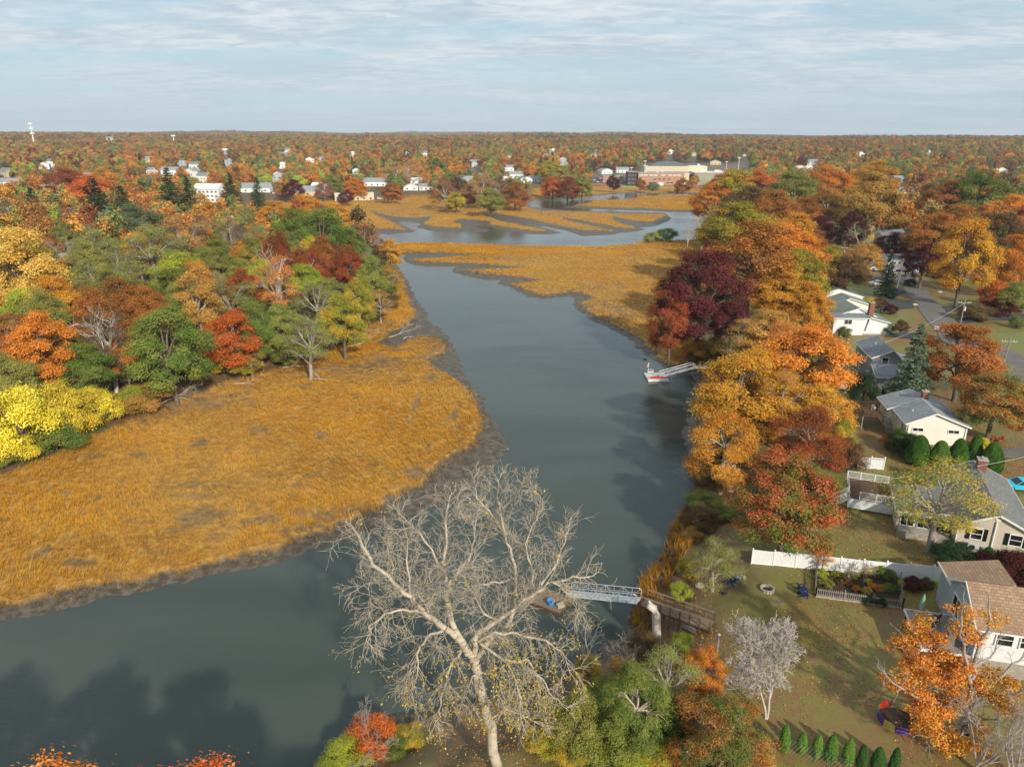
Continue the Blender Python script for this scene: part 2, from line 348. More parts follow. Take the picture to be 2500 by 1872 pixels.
def m_ground():
    m, t = mat_new('ground_soil')
    geo = t('ShaderNodeNewGeometry').outputs['Position']
    zn = t('ShaderNodeSeparateColor', {0: t('ShaderNodeAttribute', attribute_name='zone').outputs['Color']})
    n1 = t.noise(geo, 0.09, 5); n2 = t.noise(geo, 0.9, 5, 0.65); n3 = t.noise(geo, 6.0, 3, 0.7)
    mud = t.mix(t.ramp(n2, 0.35, 0.7), lin('#463e33'), lin('#6e6455'))
    mud = t.mix(t.ramp(n3, 0.55, 0.75, 0, 0.6), mud, lin('#2b2824'))
    mud = t.mix(t.ramp(n1, 0.5, 0.75, 0, 0.5), mud, lin('#57503a'))
    marsh = t.mix(t.ramp(n2, 0.35, 0.65), lin('#8c6630'), lin('#b68a40'))
    litter = t.mix(t.ramp(n2, 0.3, 0.7), lin('#5c4d38'), lin('#7e6344'))
    litter = t.mix(t.ramp(n3, 0.45, 0.7), litter, lin('#6e4c32'))
    litter = t.mix(t.ramp(n1, 0.45, 0.62), litter, lin('#625c3a'))
    lawn = t.mix(t.ramp(t.math('ADD', t.math('MULTIPLY', n1, 0.6), t.math('MULTIPLY', n2, 0.4)), 0.42, 0.56), lin('#7e6240'), lin('#78703a'))
    lawn = t.mix(t.ramp(t.noise(geo, 0.035, 4), 0.48, 0.62), lawn, lin('#6f763a'))
    lawn = t.mix(t.ramp(t.noise(geo, 0.2, 5, 0.7), 0.55, 0.72, 0, 0.7), lawn, lin('#4a5a28'))
    lawn = t.mix(t.ramp(n3, 0.5, 0.7, 0, 0.5), lawn, lin('#94744a'))
    c = t.mix(zn.outputs[0], mud, marsh); c = t.mix(zn.outputs[1], c, litter); c = t.mix(zn.outputs[2], c, lawn)
    rough = t.ramp(zn.outputs[0], 0, 1, 0.5, 0.9)
    b = t('ShaderNodeBsdfPrincipled', {'Base Color': c, 'Roughness': rough, 'Specular IOR Level': 0.25})
    bp = t('ShaderNodeBump', {'Strength': 0.5, 'Distance': 0.12, 'Height': t.math('ADD', n2, t.math('MULTIPLY', n3, 0.5))}); t.l.new(bp.outputs[0], b.inputs['Normal'])
    return finish(m, t, b.outputs[0])
def m_water():
    m, t = mat_new('river_water')
    geo = t('ShaderNodeNewGeometry').outputs['Position']
    a = t.noise(t.mapping(geo, (1.0, 2.3, 1), rot=(0, 0, 0.5)), 1.3, 4, 0.65, 0.4)
    b_ = t.noise(t.mapping(geo, (1.0, 1.7, 1), rot=(0, 0, -0.35)), 0.16, 5, 0.6, 0.8)
    patch = t.noise(t.mapping(geo, (1.0, 2.0, 1), rot=(0, 0, 0.9)), 0.022, 3, 0.5, 1.0)
    hgt = t.math('ADD', t.math('MULTIPLY', a, t.ramp(patch, 0.38, 0.62, 0.35, 1.0)), t.math('MULTIPLY', b_, 0.7))
    bump = t('ShaderNodeBump', {'Strength': 0.7, 'Distance': 0.06, 'Height': hgt})
    c = t.mix(t.ramp(patch, 0.3, 0.7), lin('#3b433d'), lin('#464d46'))
    p = t('ShaderNodeBsdfPrincipled', {'Base Color': c, 'Roughness': 0.08, 'IOR': 1.333, 'Specular IOR Level': 0.5, 'Normal': bump.outputs[0]})
    return finish(m, t, p.outputs[0])
MAT = {}
MAT['ground'] = m_ground(); MAT['water'] = m_water()
MAT['far_ground'] = plain('far_soil', '#5f5230', 0.95, 0.3, 0.02)
build_ground()

def build_haze():
    m = bpy.data.materials.new('haze_air'); m.use_nodes = True; t = NT(m.node_tree); t.n.clear()
    v = t('ShaderNodeVolumePrincipled', {'Color': (0.78, 0.87, 0.97), 'Density': 0.000085, 'Anisotropy': 0.0}); o = t('ShaderNodeOutputMaterial'); t.l.new(v.outputs[0], o.inputs['Volume'])
    mb = MB(); mb.box((0, 0, 67), (19500, 19500, 145)); tag(mb.build('haze', m), kind='stuff')
build_haze()
# ------------------------------------------------------------------ leaves, bark
def m_leaf(name, src='OBJECT', trans=0.3):
    m, t = mat_new(name)
    if src == 'OBJECT':
        c1 = t('ShaderNodeObjectInfo').outputs['Color']; c2 = t('ShaderNodeAttribute', attribute_name='tint2', attribute_type='OBJECT').outputs['Color']
    elif src == 'INSTANCER' :
        c1 = t('ShaderNodeAttribute', attribute_name='tint', attribute_type='INSTANCER').outputs['Color']
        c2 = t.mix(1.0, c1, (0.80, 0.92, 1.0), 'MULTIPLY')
    rnd = t('ShaderNodeAttribute', attribute_name='rnd').outputs['Fac']
    clump = t('ShaderNodeAttribute', attribute_name='clump').outputs['Fac']
    tc = t('ShaderNodeTexCoord').outputs['Object']
    info = t('ShaderNodeObjectInfo').outputs['Random']
    ofs = t('ShaderNodeVectorMath', {0: tc, 1: t('ShaderNodeCombineXYZ', {0: t.math('MULTIPLY', info, 37.0), 1: 3.0, 2: 1.0}).outputs[0]}, operation='ADD').outputs[0]
    f = t.math('ADD', t.noise(ofs, 0.22, 3, 0.6), t.math('MULTIPLY', t.math('SUBTRACT', clump, 0.5), 0.25))
    c = t.mix(t.ramp(f, 0.42, 0.60), c1, c2)
    hsv = t('ShaderNodeHueSaturation', {'Color': c})
    t.put(hsv.inputs['Value'], t.math('ADD', 0.68 if src == 'OBJECT' else 0.82, t.math('ADD', t.math('MULTIPLY', rnd, 0.6 if src == 'OBJECT' else 0.25), t.math('MULTIPLY', clump, 0.35))))
    t.put(hsv.inputs['Hue'], t.math('ADD', 0.500, t.math('MULTIPLY', rnd, 0.020)))
    t.put(hsv.inputs['Saturation'], t.math('SUBTRACT', 1.03, t.math('MULTIPLY', rnd, 0.16)))
    a = t('ShaderNodeBsdfDiffuse', {'Color': hsv.outputs[0]}); b = t('ShaderNodeBsdfTranslucent', {'Color': hsv.outputs[0]})
    mx = t('ShaderNodeMixShader', {0: trans, 1: a.outputs[0], 2: b.outputs[0]})
    return finish(m, t, mx.outputs[0])
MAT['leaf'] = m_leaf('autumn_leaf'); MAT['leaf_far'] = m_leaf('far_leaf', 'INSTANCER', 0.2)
MAT['needle'] = m_leaf('needles', 'OBJECT', 0.12)
MAT['bark'] = plain('bark', '#6f6355', 0.9, 0.3, 2.0, bump=0.5, bscale=9)
MAT['bark_pale'] = plain('pale_bark', '#b8ab98', 0.9, 0.22, 1.2, bump=0.4, bscale=9)
MAT['bark_grey'] = plain('grey_bark', '#a39990', 0.9, 0.2, 1.5)
MAT['bark_fine'] = plain('fine_twig_bark', '#c0b6ac', 0.9, 0.15, 1.0)
MAT['bark_white'] = plain('bleached_wood', '#c9beb0', 0.85, 0.15, 1.0, bump=0.4, bscale=6)

def leaf_quads(rs, P, N, size, asp=0.62):
    """diamond leaves at P facing N"""
    n = len(P); N = N / (np.linalg.norm(N, axis=1, keepdims=True) + 1e-9)
    a = np.cross(N, rs.normal(size=(n, 3))); a /= np.linalg.norm(a, axis=1, keepdims=True) + 1e-9
    b = np.cross(N, a); s = (size * (0.6 + 0.8 * rs.rand(n)))[:, None] * 0.5 if np.ndim(size) == 0 else (size * (0.6 + 0.8 * rs.rand(n)))[:, None] * 0.5
    fold = N * s * 0.25
    V4 = np.stack([P + a * s, P + b * s * asp + fold, P - a * s, P - b * s * asp + fold], 1)
    return V4
def crown_mesh(name, rs, clumps, per, spread, size, mat, flat=0.55, centre=None, upb=0.6, clump_v=None):
    n = len(clumps); idx = np.repeat(np.arange(n), per)
    C = clumps[idx]; D = rs.normal(size=(len(idx), 3)) * np.array((1, 1, flat)) * spread
    P = C + D
    ctr = np.mean(clumps, 0) if centre is None else np.array(centre)
    out = P - ctr; out /= np.linalg.norm(out, axis=1, keepdims=True) + 1e-9
    N = out * 0.7 + D / spread * 0.35 + np.array((0, 0, upb)) + rs.normal(size=P.shape) * 0.45
    Q = leaf_quads(rs, P, N, size)
    k = len(P); V = Q.reshape(-1, 3); F = np.arange(k * 4).reshape(k, 4)
    cv = rs.rand(n) if clump_v is None else clump_v
    return mesh_np(name, V, F, mat, False, {'rnd': ('FACE', 'FLOAT', rs.rand(k)), 'clump': ('FACE', 'FLOAT', cv[idx])})
def tubes_np(segs, n=5):
    """segs: list of (p0, p1, r0, r1) -> verts, faces"""
    S = np.array([(*a, *b, r0, r1) for a, b, r0, r1 in segs], float)
    P0, P1, R0, R1 = S[:, :3], S[:, 3:6], S[:, 6], S[:, 7]
    D = P1 - P0; D /= np.linalg.norm(D, axis=1, keepdims=True) + 1e-9
    U = np.where(np.abs(D[:, 2:3]) < 0.9, np.array([[0, 0, 1.0]]), np.array([[0, 1.0, 0]]))
    A = np.cross(D, U); A /= np.linalg.norm(A, axis=1, keepdims=True); B = np.cross(A, D)
    th = np.arange(n) * 2 * math.pi / n
    ring = A[:, None] * np.cos(th)[None, :, None] + B[:, None] * np.sin(th)[None, :, None]
    V = np.concatenate([P0[:, None] + ring * R0[:, None, None], P1[:, None] + ring * R1[:, None, None]], 1)
    m = len(S); base = (np.arange(m) * 2 * n)[:, None]; k = np.arange(n); k2 = (k + 1) % n
    F = np.stack([base + k, base + k2, base + k2 + n, base + k + n], -1).reshape(-1, 4)
    return V.reshape(-1, 3), F
def wood_mesh(name, segs, mat, big=0.06):
    thick = [s for s in segs if s[2] > big]; thin = [s for s in segs if s[2] <= big]; V = np.zeros((0, 3)); F = np.zeros((0, 4), int)
    for g, n in ((thick, 7), (thin, 3)):
        if g: v, f = tubes_np(g, n); F = np.concatenate([F, f + len(V)]); V = np.concatenate([V, v])
    return mesh_np(name, V, F, mat, True)
def curve(rng, a, b, n, wob, sag=0.0):
    a = np.array(a, float); b = np.array(b, float); L = np.linalg.norm(b - a); pts = []
    o = np.array([rng.uniform(-1, 1) for _ in range(3)]) * wob * L
    for i in range(n + 1):
        t = i / n; pts.append(a + (b - a) * t + o * math.sin(math.pi * t) + np.array((0, 0, sag * L * math.sin(math.pi * t))) + np.array([rng.uniform(-1, 1) for _ in range(3)]) * wob * 0.3 * L * (0 < i < n))
    return pts
def chain(segs, pts, r0, r1):
    n = len(pts) - 1
    for i in range(n): segs.append((tuple(pts[i]), tuple(pts[i + 1]), r0 + (r1 - r0) * i / n, r0 + (r1 - r0) * (i + 1) / n))

def broadleaf(seed, lobes=12, per_lobe=15, per=60, spread=0.42, size=0.34, width=5.0, base=4.0, top=15.0, open_=0.0, fork=0.35, flat=0.5, shape=1.0):
    """a broadleaf about 15 m tall: returns wood mesh and crown mesh"""
    rng = random.Random(seed); rs = np.random.RandomState(seed); segs = []
    cz = (base + top) / 2; rz = (top - base) / 2
    tr_top = base + (top - base) * fork; r0 = 0.34
    lean = np.array((rng.uniform(-.5, .5), rng.uniform(-.5, .5)))
    trunk = [np.array((lean[0] * t * t, lean[1] * t * t, tr_top * t)) for t in (0, .25, .5, .75, 1)]
    chain(segs, [p for p in trunk], r0, r0 * 0.62); clumps = []
    ga = 2.399963; L = []
    for i in range(lobes):
        f = (i + 0.5) / lobes; zz = 1 - 1.75 * f; rr = math.sqrt(max(0, 1 - zz * zz)); a = i * ga + rng.uniform(-.3, .3); k = rng.uniform(0.50, 0.78)
        rr = rr ** shape
        L.append(np.array((math.cos(a) * rr * width * k, math.sin(a) * rr * width * k, cz + zz * rz * k)))
    L.append(np.array((rng.uniform(-.8, .8), rng.uniform(-.8, .8), top - 1.6)))
    for c in L:
        st = trunk[rng.choice((2, 3, 4))] if c[2] < cz else trunk[4]
        pts = curve(rng, st, c, 4, 0.07, 0.05); chain(segs, pts, 0.17, 0.07)
        lr = rng.uniform(0.30, 0.46) * width
        for j in range(per_lobe):
            d = np.array([rng.gauss(0, 1) for _ in range(3)]); d /= np.linalg.norm(d)
            out = c - np.array((0, 0, cz)); out /= np.linalg.norm(out) + 1e-6
            d = d + out * 0.55 + np.array((0, 0, .15)); d /= np.linalg.norm(d)
            p = c + d * lr * rng.uniform(0.45, 1.0) * np.array((1, 1, 0.8))
            clumps.append(p)
            s = pts[rng.choice((2, 3, 4))]; q = curve(rng, s, p, 3, 0.08); chain(segs, q, 0.055, 0.015)
            if open_:
                for _ in range(3): e = p + np.array([rng.gauss(0, .5) for _ in range(3)]); segs.append((tuple(q[2]), tuple(e), 0.02, 0.008))
    clumps = np.array(clumps)
    cm = crown_mesh('crown', rs, clumps, per, spread, size, MAT['leaf'], flat, (0, 0, cz - 1.5))
    return segs, cm
PROTO = {}
def add_proto(key, seed, bark, **kw):
    segs, cm = broadleaf(seed, **kw); PROTO[key] = (wood_mesh('trunk', segs, MAT[bark]), cm, kw.get('width', 5.0), kw.get('top', 15.0), kw.get('base', 4.0))
add_proto('d0', 11, 'bark', lobes=15, per_lobe=16, per=130, spread=0.42, size=0.21, base=1.8, flat=0.7, fork=0.45)
add_proto('d1', 22, 'bark', lobes=14, per_lobe=18, per=125, spread=0.42, size=0.21, width=5.2, base=1.4, flat=0.7, fork=0.4, shape=0.8)
add_proto('d2', 33, 'bark_grey', lobes=17, per_lobe=15, per=120, spread=0.40, size=0.21, width=4.6, base=1.6, flat=0.75, fork=0.5)
add_proto('d3', 44, 'bark', lobes=12, per_lobe=20, per=125, spread=0.45, size=0.21, width=5.4, base=2.4, top=14.0, flat=0.65, shape=0.8)
add_proto('t0', 55, 'bark_grey', lobes=15, per_lobe=14, per=110, spread=0.38, size=0.21, width=3.6, base=3.0, top=16.5, flat=0.8)
add_proto('s0', 66, 'bark_grey', lobes=12, per_lobe=14, per=60, spread=0.5, size=0.19, open_=1, width=5.2, base=2.2)
add_proto('s1', 77, 'bark_grey', lobes=12, per_lobe=13, per=46, spread=0.5, size=0.19, open_=1, width=4.6, top=16, base=2.6)
add_proto('f0', 88, 'bark_pale', lobes=15, per_lobe=22, per=120, spread=0.36, size=0.17, width=5.2, base=1.6, flat=0.75, fork=0.5)      # finer leaves, for the nearest
add_proto('f1', 99, 'bark', lobes=16, per_lobe=20, per=120, spread=0.34, size=0.17, width=4.8, base=1.4, flat=0.75, fork=0.5)
add_proto('bush', 12, 'bark', lobes=10, per_lobe=17, per=100, spread=0.58, size=0.25, width=5.4, base=0.0, top=8.0, fork=0.1)

def bare(seed, H_=14.0, spread=0.55, depth=5, kids=(3, 5), bark='bark_pale', r0=0.22, up=0.25, lean=(0, 0), first=0.25, ang=(25, 55), seglen=1.0, droop=0.0, maxseg=9000, shrink=(0.55, 0.78), rk=0.62, stems=1, rmin=0.014):
    rng = random.Random(seed); segs = []; tips = []
    def rot(d, a, az):
        d = Vector(d).normalized(); u = d.orthogonal().normalized(); u = Matrix.Rotation(az, 3, d) @ u
        return (d * math.cos(a) + u * math.sin(a)).normalized()
    def grow(p, d, L, r, k):
        if len(segs) > maxseg: return
        n = 4 if k < 3 else 3; pts = [Vector(p)]; dirs = []
        for i in range(n):
            w = 0.12 + 0.05 * k
            d = (d + Vector((rng.gauss(0, w), rng.gauss(0, w), rng.gauss(0, w) + up * 0.12 * (1 if k < 3 else 0.6) - droop * 0.14 * k))).normalized()
            pts.append(pts[-1] + d * L / n); dirs.append(d)
        r1 = max(r * rk, rmin * .8)
        chain(segs, pts, r, r1)
        if k >= depth: tips.append(tuple(pts[-1])); return
        m = rng.randint(*kids)
        for j in range(m):
            i = rng.randint(max(1, int(n * (first if k == 0 else 0.3))), n); a = math.radians(rng.uniform(*ang)) * (0.5 if j == 0 else 1)
            if j == 0: i = n
            grow(pts[i], rot(dirs[i - 1], a, rng.uniform(0, 6.283)), L * rng.uniform(*shrink), max(rmin, (r + (r1 - r) * i / n) * (0.85 if j == 0 else rng.uniform(0.5, 0.7))), k + 1)
    for s in range(stems):
        d0 = Vector((lean[0] + (rng.uniform(-.35, .35) if stems > 1 else 0), lean[1] + (rng.uniform(-.35, .35) if stems > 1 else 0), 1)).normalized()
        grow((rng.uniform(-.2, .2) * (stems > 1), rng.uniform(-.2, .2) * (stems > 1), 0), d0, H_ * 0.36, r0, 0)
    return segs, np.array(tips) if tips else np.zeros((0, 3))
for i, (sd, kw) in enumerate([(5, dict()), (8, dict(kids=(3, 4), spread=.5)), (9, dict(bark='bark_white', kids=(2, 4), depth=4, r0=0.25))]):
    sg, tp = bare(sd, maxseg=5200, **kw); PROTO['b%d' % i] = (wood_mesh('trunk', sg, MAT[kw.get('bark', 'bark_pale')], 0.05), None, 5.0, 14.0, 2.0)

def conifer(seed, Hh=15.0, R=3.2, whorls=24, dens=9, size=0.42, droop=0.25):
    rng = random.Random(seed); rs = np.random.RandomState(seed); segs = []; P = []; N = []; CL = []
    chain(segs, [np.array((0, 0, Hh * t)) for t in (0, .3, .6, .9, 1)], 0.22, 0.02)
    for w in range(whorls):
        t = (w + 0.3) / whorls; z = 0.7 + (Hh - 0.7) * t; L = R * (1 - t) ** 0.85 * rng.uniform(0.8, 1.1) + 0.15; nb = max(4, int(dens * (1 - 0.45 * t)))
        for b in range(nb):
            a = rng.uniform(0, 6.283); l = L * rng.uniform(0.75, 1.1); e = np.array((math.cos(a) * l, math.sin(a) * l, z - droop * l + 0.1 * l)); s = np.array((0, 0, z))
            segs.append((tuple(s), tuple(e), 0.035, 0.01)); k = int(6 + 26 * l / R); cv = rng.random()
            for j in range(k):
                q = rng.random() ** 0.6; c = s + (e - s) * q; wdt = 0.12 + 0.28 * l * (0.4 + q) * 0.35
                side = np.array((-math.sin(a), math.cos(a), 0)) * rng.uniform(-1, 1) * wdt * 1.6
                P.append(c + side + np.array((0, 0, rng.gauss(0, .08) - abs(rng.gauss(0, .06))))); N.append(np.array((math.cos(a) * .5, math.sin(a) * .5, 1.0)) + rs.normal(size=3) * 0.5); CL.append(cv)
    Q = leaf_quads(rs, np.array(P), np.array(N), size, 0.45); k = len(P)
    return wood_mesh('trunk', segs, MAT['bark']), mesh_np('crown', Q.reshape(-1, 3), np.arange(k * 4).reshape(k, 4), MAT['needle'], False, {'rnd': ('FACE', 'FLOAT', rs.rand(k)), 'clump': ('FACE', 'FLOAT', np.array(CL))}), R, Hh, 0.7
PROTO['c0'] = conifer(3); PROTO['c1'] = conifer(4, R=3.9, whorls=26, dens=11, size=0.5)
PROTO['c2'] = conifer(6, R=5.2, Hh=15, whorls=22, dens=11, size=0.6, droop=0.05)

def topiary(seed, kind='dome'):
    """clipped or columnar evergreen 4.4 m tall with tight small leaves"""
    rs = np.random.RandomState(seed); n = 16000 if kind == 'dome' else 5200; Hh = 4.4 if kind == 'dome' else 2.6
    t = rs.rand(n) ** 0.9; a = rs.rand(n) * 2 * math.pi
    if kind == 'dome': prof = 1.62 * (1 - np.clip(t, 0, 1) ** 3.2) ** 0.5 * (0.86 + 0.28 * np.clip(1 - abs(t - 0.25) * 2, 0, 1)) * np.clip(0.72 + 3 * t, 0, 1)
    else: prof = 0.52 * (1 - t ** 2.6) ** 0.6 * np.clip(0.6 + 2 * t, 0, 1)
    lump = 1 + 0.05 * np.sin(a * 5 + t * 9 + seed) + 0.035 * np.sin(a * 11 - t * 17) + rs.normal(size=n) * (0.018 if kind == 'dome' else 0.07)
    r = prof * lump; P = np.stack([r * np.cos(a), r * np.sin(a), t * Hh + 0.1], -1)
    N = np.stack([np.cos(a), np.sin(a), 0.3 + t * 1.2], -1) + rs.normal(size=(n, 3)) * 0.55
    Q = leaf_quads(rs, P, N, 0.15 if kind == 'dome' else 0.16, 0.6); V = Q.reshape(-1, 3); F = np.arange(n * 4).reshape(n, 4)
    ns, nt = 20, 14; cv = []; cf = []
    for i in range(nt):
        tt = i / (nt - 1)
        if kind == 'dome': pr = 1.5 * max(0, 1 - tt ** 3.2) ** 0.5 * (0.86 + 0.28 * max(0, 1 - abs(tt - 0.25) * 2)) * min(1, 0.72 + 3 * tt)
        else: pr = 0.42 * max(0, 1 - tt ** 2.6) ** 0.6 * min(1, 0.6 + 2 * tt)
        for k in range(ns): b = 2 * math.pi * k / ns; cv.append((pr * math.cos(b), pr * math.sin(b), tt * Hh * 0.97 + 0.05))
    for i in range(nt - 1):
        for k in range(ns): k2 = (k + 1) % ns; cf.append((i * ns + k, i * ns + k2, (i + 1) * ns + k2, (i + 1) * ns + k))
    F = np.concatenate([F, np.array(cf) + len(V)]); V = np.concatenate([V, np.array(cv)])
    m = len(F); tr = wood_mesh('trunk', [((0, 0, -0.1), (0, 0, 1.0), 0.09, 0.07)], MAT['bark'])
    return tr, mesh_np('crown', V, F, MAT['needle'], False, {'rnd': ('FACE', 'FLOAT', rs.rand(m)), 'clump': ('FACE', 'FLOAT', rs.rand(m) * 0.4 + 0.3)}), 1.62 if kind == 'dome' else 0.52, Hh, 0.0
PROTO['dome'] = topiary(2); PROTO['arbor'] = topiary(5, 'column')
MAT['leaf'].use_fake_user = True

# ------------------------------------------------------------------ palette (sRGB of the leaf itself) and words for it
PAL = {'gold': ('#d4951e', '#c27a18', 'golden'), 'yellow': ('#e0c428', '#ccb428', 'bright yellow'), 'pale': ('#dcb450', '#cfa040', 'pale yellow'),
       'orange': ('#d88016', '#c66c16', 'orange'), 'tan': ('#c48c40', '#a87c3c', 'tan orange'), 'rust': ('#b0662a', '#935a26', 'rust brown'),
       'red': ('#a04028', '#8c4624', 'red'), 'flame': ('#d66014', '#c45414', 'flame red'), 'wine': ('#6c3038', '#5a2a30', 'dark wine red'),
       'green': ('#6a7c34', '#808438', 'green'), 'deep': ('#50662e', '#5e6c32', 'deep green'), 'olive': ('#989448', '#84863e', 'olive green'),
       'lime': ('#b4b230', '#98a032', 'yellow green'), 'brown': ('#76563a', '#665438', 'dull brown'), 'mixed': ('#a8682e', '#687034', 'half green half orange'),
       'blue': ('#74805a', '#66724c', 'grey green'), 'goldgreen': ('#c69c2a', '#8e8c30', 'gold and green'), 'pine': ('#3a4c30', '#32442c', 'dark green'),
       'maroon': ('#602a2e', '#4c2628', 'maroon'), 'redgreen': ('#ac522a', '#64742e', 'green and red'), 'spruce': ('#647258', '#56664e', 'grey green')}
def leafcol(key, rng=None):
    a, b, _ = PAL[key]; a = lin(a); b = lin(b)
    if rng:
        k = rng.uniform(0.85, 1.12); h = rng.uniform(0.92, 1.08); a = (a[0] * k, a[1] * k * h, a[2] * k); b = (b[0] * k, b[1] * k * h, b[2] * k)
    return a, b
KINDWORD = {'c0': 'spruce', 'c1': 'fir', 'c2': 'spreading cedar', 'bush': 'bush', 'b0': 'bare tree', 'b1': 'bare tree', 'b2': 'dead tree'}
TREES = []; LASTLABEL = []
def tree_at(kind, x, y, z, sw, sh, col, rz=None, label=None, group=None, name=None, seed=None, cat=None, tilt=None):
    rng = random.Random(int(x * 31 + y * 17) if seed is None else seed)
    wood, crown, w, top, base = PROTO[kind]
    nm = name or ('bush' if kind == 'bush' else 'conifer_tree' if kind[0] == 'c' else 'bare_tree' if kind[0] == 'b' else 'broadleaf_tree')
    e = empty(nm, (x, y, z - 0.05), rng.uniform(0, 6.28) if rz is None else rz, label, cat or ('bush' if kind == 'bush' else 'tree'), group)
    e.scale = (sw, sw, sh)
    if tilt: e.rotation_euler = (tilt[0], tilt[1], e.rotation_euler[2])
    link('trunk' if kind != 'bush' else 'stem', wood, e)
    LASTLABEL.append((label, x, y)) if label else None
    if crown:
        c = link('crown' if kind != 'bush' else 'foliage', crown, e); a, b = leafcol(col, rng) if isinstance(col, str) else (lin(col[0]), lin(col[1]))
        c.color = (*a, 1); c['tint2'] = list(b)
    TREES.append((x, y, w * sw)); return e
GROW = 1.08
def crown_px(kind, cx, cy, w, h, col, label, group=None, hh=None, ground=None, **kw):
    """place a tree from the centre and size of its crown in the photograph (pixels of the 2212 wide view)"""
    wood, crown, pw, top, base = PROTO[kind]; cx, cy = V(cx, cy); w *= 1.1302 * GROW; h *= 1.1302 * GROW
    zc = 9.0
    for _ in range(8):
        x, y = G(cx, cy, zc); dz = depth_of(x, y, zc); W = w / F_PX * dz
        el = math.atan2(CAM_Z - zc, math.hypot(x, y)); Hc = max(math.sqrt(max((h / F_PX * dz) ** 2 - (W * math.sin(el)) ** 2, 0)) / math.cos(el), W * (0.55 if kind == 'bush' else 0.9))   # crown height
        gz = H(x, y) if ground is None else ground; sw = W / 2 / (pw * 0.93)
        frac = (top - base) / top if kind[0] != 'c' else 0.9
        Ht = Hc / frac if hh is None else hh
        sh = Ht / top; n = gz + Ht - Hc / 2 if kind[0] != 'c' else gz + Ht * 0.42
        zc = 0.5 * zc + 0.5 * n
    if y > 350 and kind[0] in 'ds': gz -= 1.7 * sh
    return tree_at(kind, x, y, gz, sw, sh, col, label=label, group=group, **kw)
# ------------------------------------------------------------------ marsh grass, reeds, fallen leaves
def m_grass():
    m, t = mat_new('marsh_grass')
    geo = t('ShaderNodeNewGeometry').outputs['Position']
    rnd = t('ShaderNodeAttribute', attribute_name='rnd').outputs['Fac']; tip = t('ShaderNodeAttribute', attribute_name='tip').outputs['Fac']
    n = t.noise(geo, 0.07, 4, 0.6); n2 = t.noise(geo, 0.5, 3, 0.6)
    c = t.mix(t.ramp(n, 0.4, 0.62), lin('#dca42a'), lin('#ca902a'))
    c = t.mix(t.ramp(t.noise(geo, 0.028, 3, 0.5), 0.45, 0.68), c, lin('#cfaa62'))
    c = t.mix(t.ramp(n2, 0.45, 0.7, 0, 0.6), c, lin('#a87428'))
    c = t.mix(t.math('MULTIPLY', rnd, 0.5), c, lin('#e0ac40'))
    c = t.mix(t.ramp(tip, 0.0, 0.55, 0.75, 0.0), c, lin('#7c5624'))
    dead = t('ShaderNodeAttribute', attribute_name='dead').outputs['Fac']
    c = t.mix(dead, c, lin('#8a7a66'))
    a = t('ShaderNodeBsdfDiffuse', {'Color': c}); b = t('ShaderNodeBsdfTranslucent', {'Color': c})
    return finish(m, t, t('ShaderNodeMixShader', {0: 0.3, 1: a.outputs[0], 2: b.outputs[0]}).outputs[0])
MAT['marsh'] = m_grass()
def blades(rs, X, Y, Z, h, w, dead, name, blades_per=3, mat=None):
    n = len(X); k = blades_per; X = np.repeat(X, k) + rs.normal(size=n * k) * 0.12; Y = np.repeat(Y, k) + rs.normal(size=n * k) * 0.12; Z = np.repeat(Z, k)
    hh = np.repeat(h, k) * (0.7 + 0.6 * rs.rand(n * k)); ww = np.repeat(w, k); dd = np.repeat(dead, k)
    az = rs.rand(n * k) * 2 * math.pi; flow = (fbm(X / 14, Y / 14, 2) * 9)
    lx = np.cos(flow) * 0.32 * hh + rs.normal(size=n * k) * 0.10 * hh; ly = np.sin(flow) * 0.32 * hh + rs.normal(size=n * k) * 0.10 * hh
    hh = hh * (1 - 0.75 * dd * rs.rand(n * k))
    lx *= 1 + dd; ly *= 1 + dd
    P = np.stack([X, Y, Z - 0.05], -1); s = np.stack([np.cos(az) * ww, np.sin(az) * ww, 0 * az], -1)
    T = P + np.stack([lx, ly, hh], -1)
    Vv = np.stack([P - s, P + s, T], 1).reshape(-1, 3); F = np.arange(len(X) * 3).reshape(-1, 3)
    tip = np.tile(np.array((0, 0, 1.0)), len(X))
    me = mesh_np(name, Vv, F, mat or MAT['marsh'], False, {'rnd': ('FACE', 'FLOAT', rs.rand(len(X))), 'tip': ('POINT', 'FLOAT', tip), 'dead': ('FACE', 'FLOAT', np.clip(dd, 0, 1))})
    return tag(link(name, me), kind='stuff')
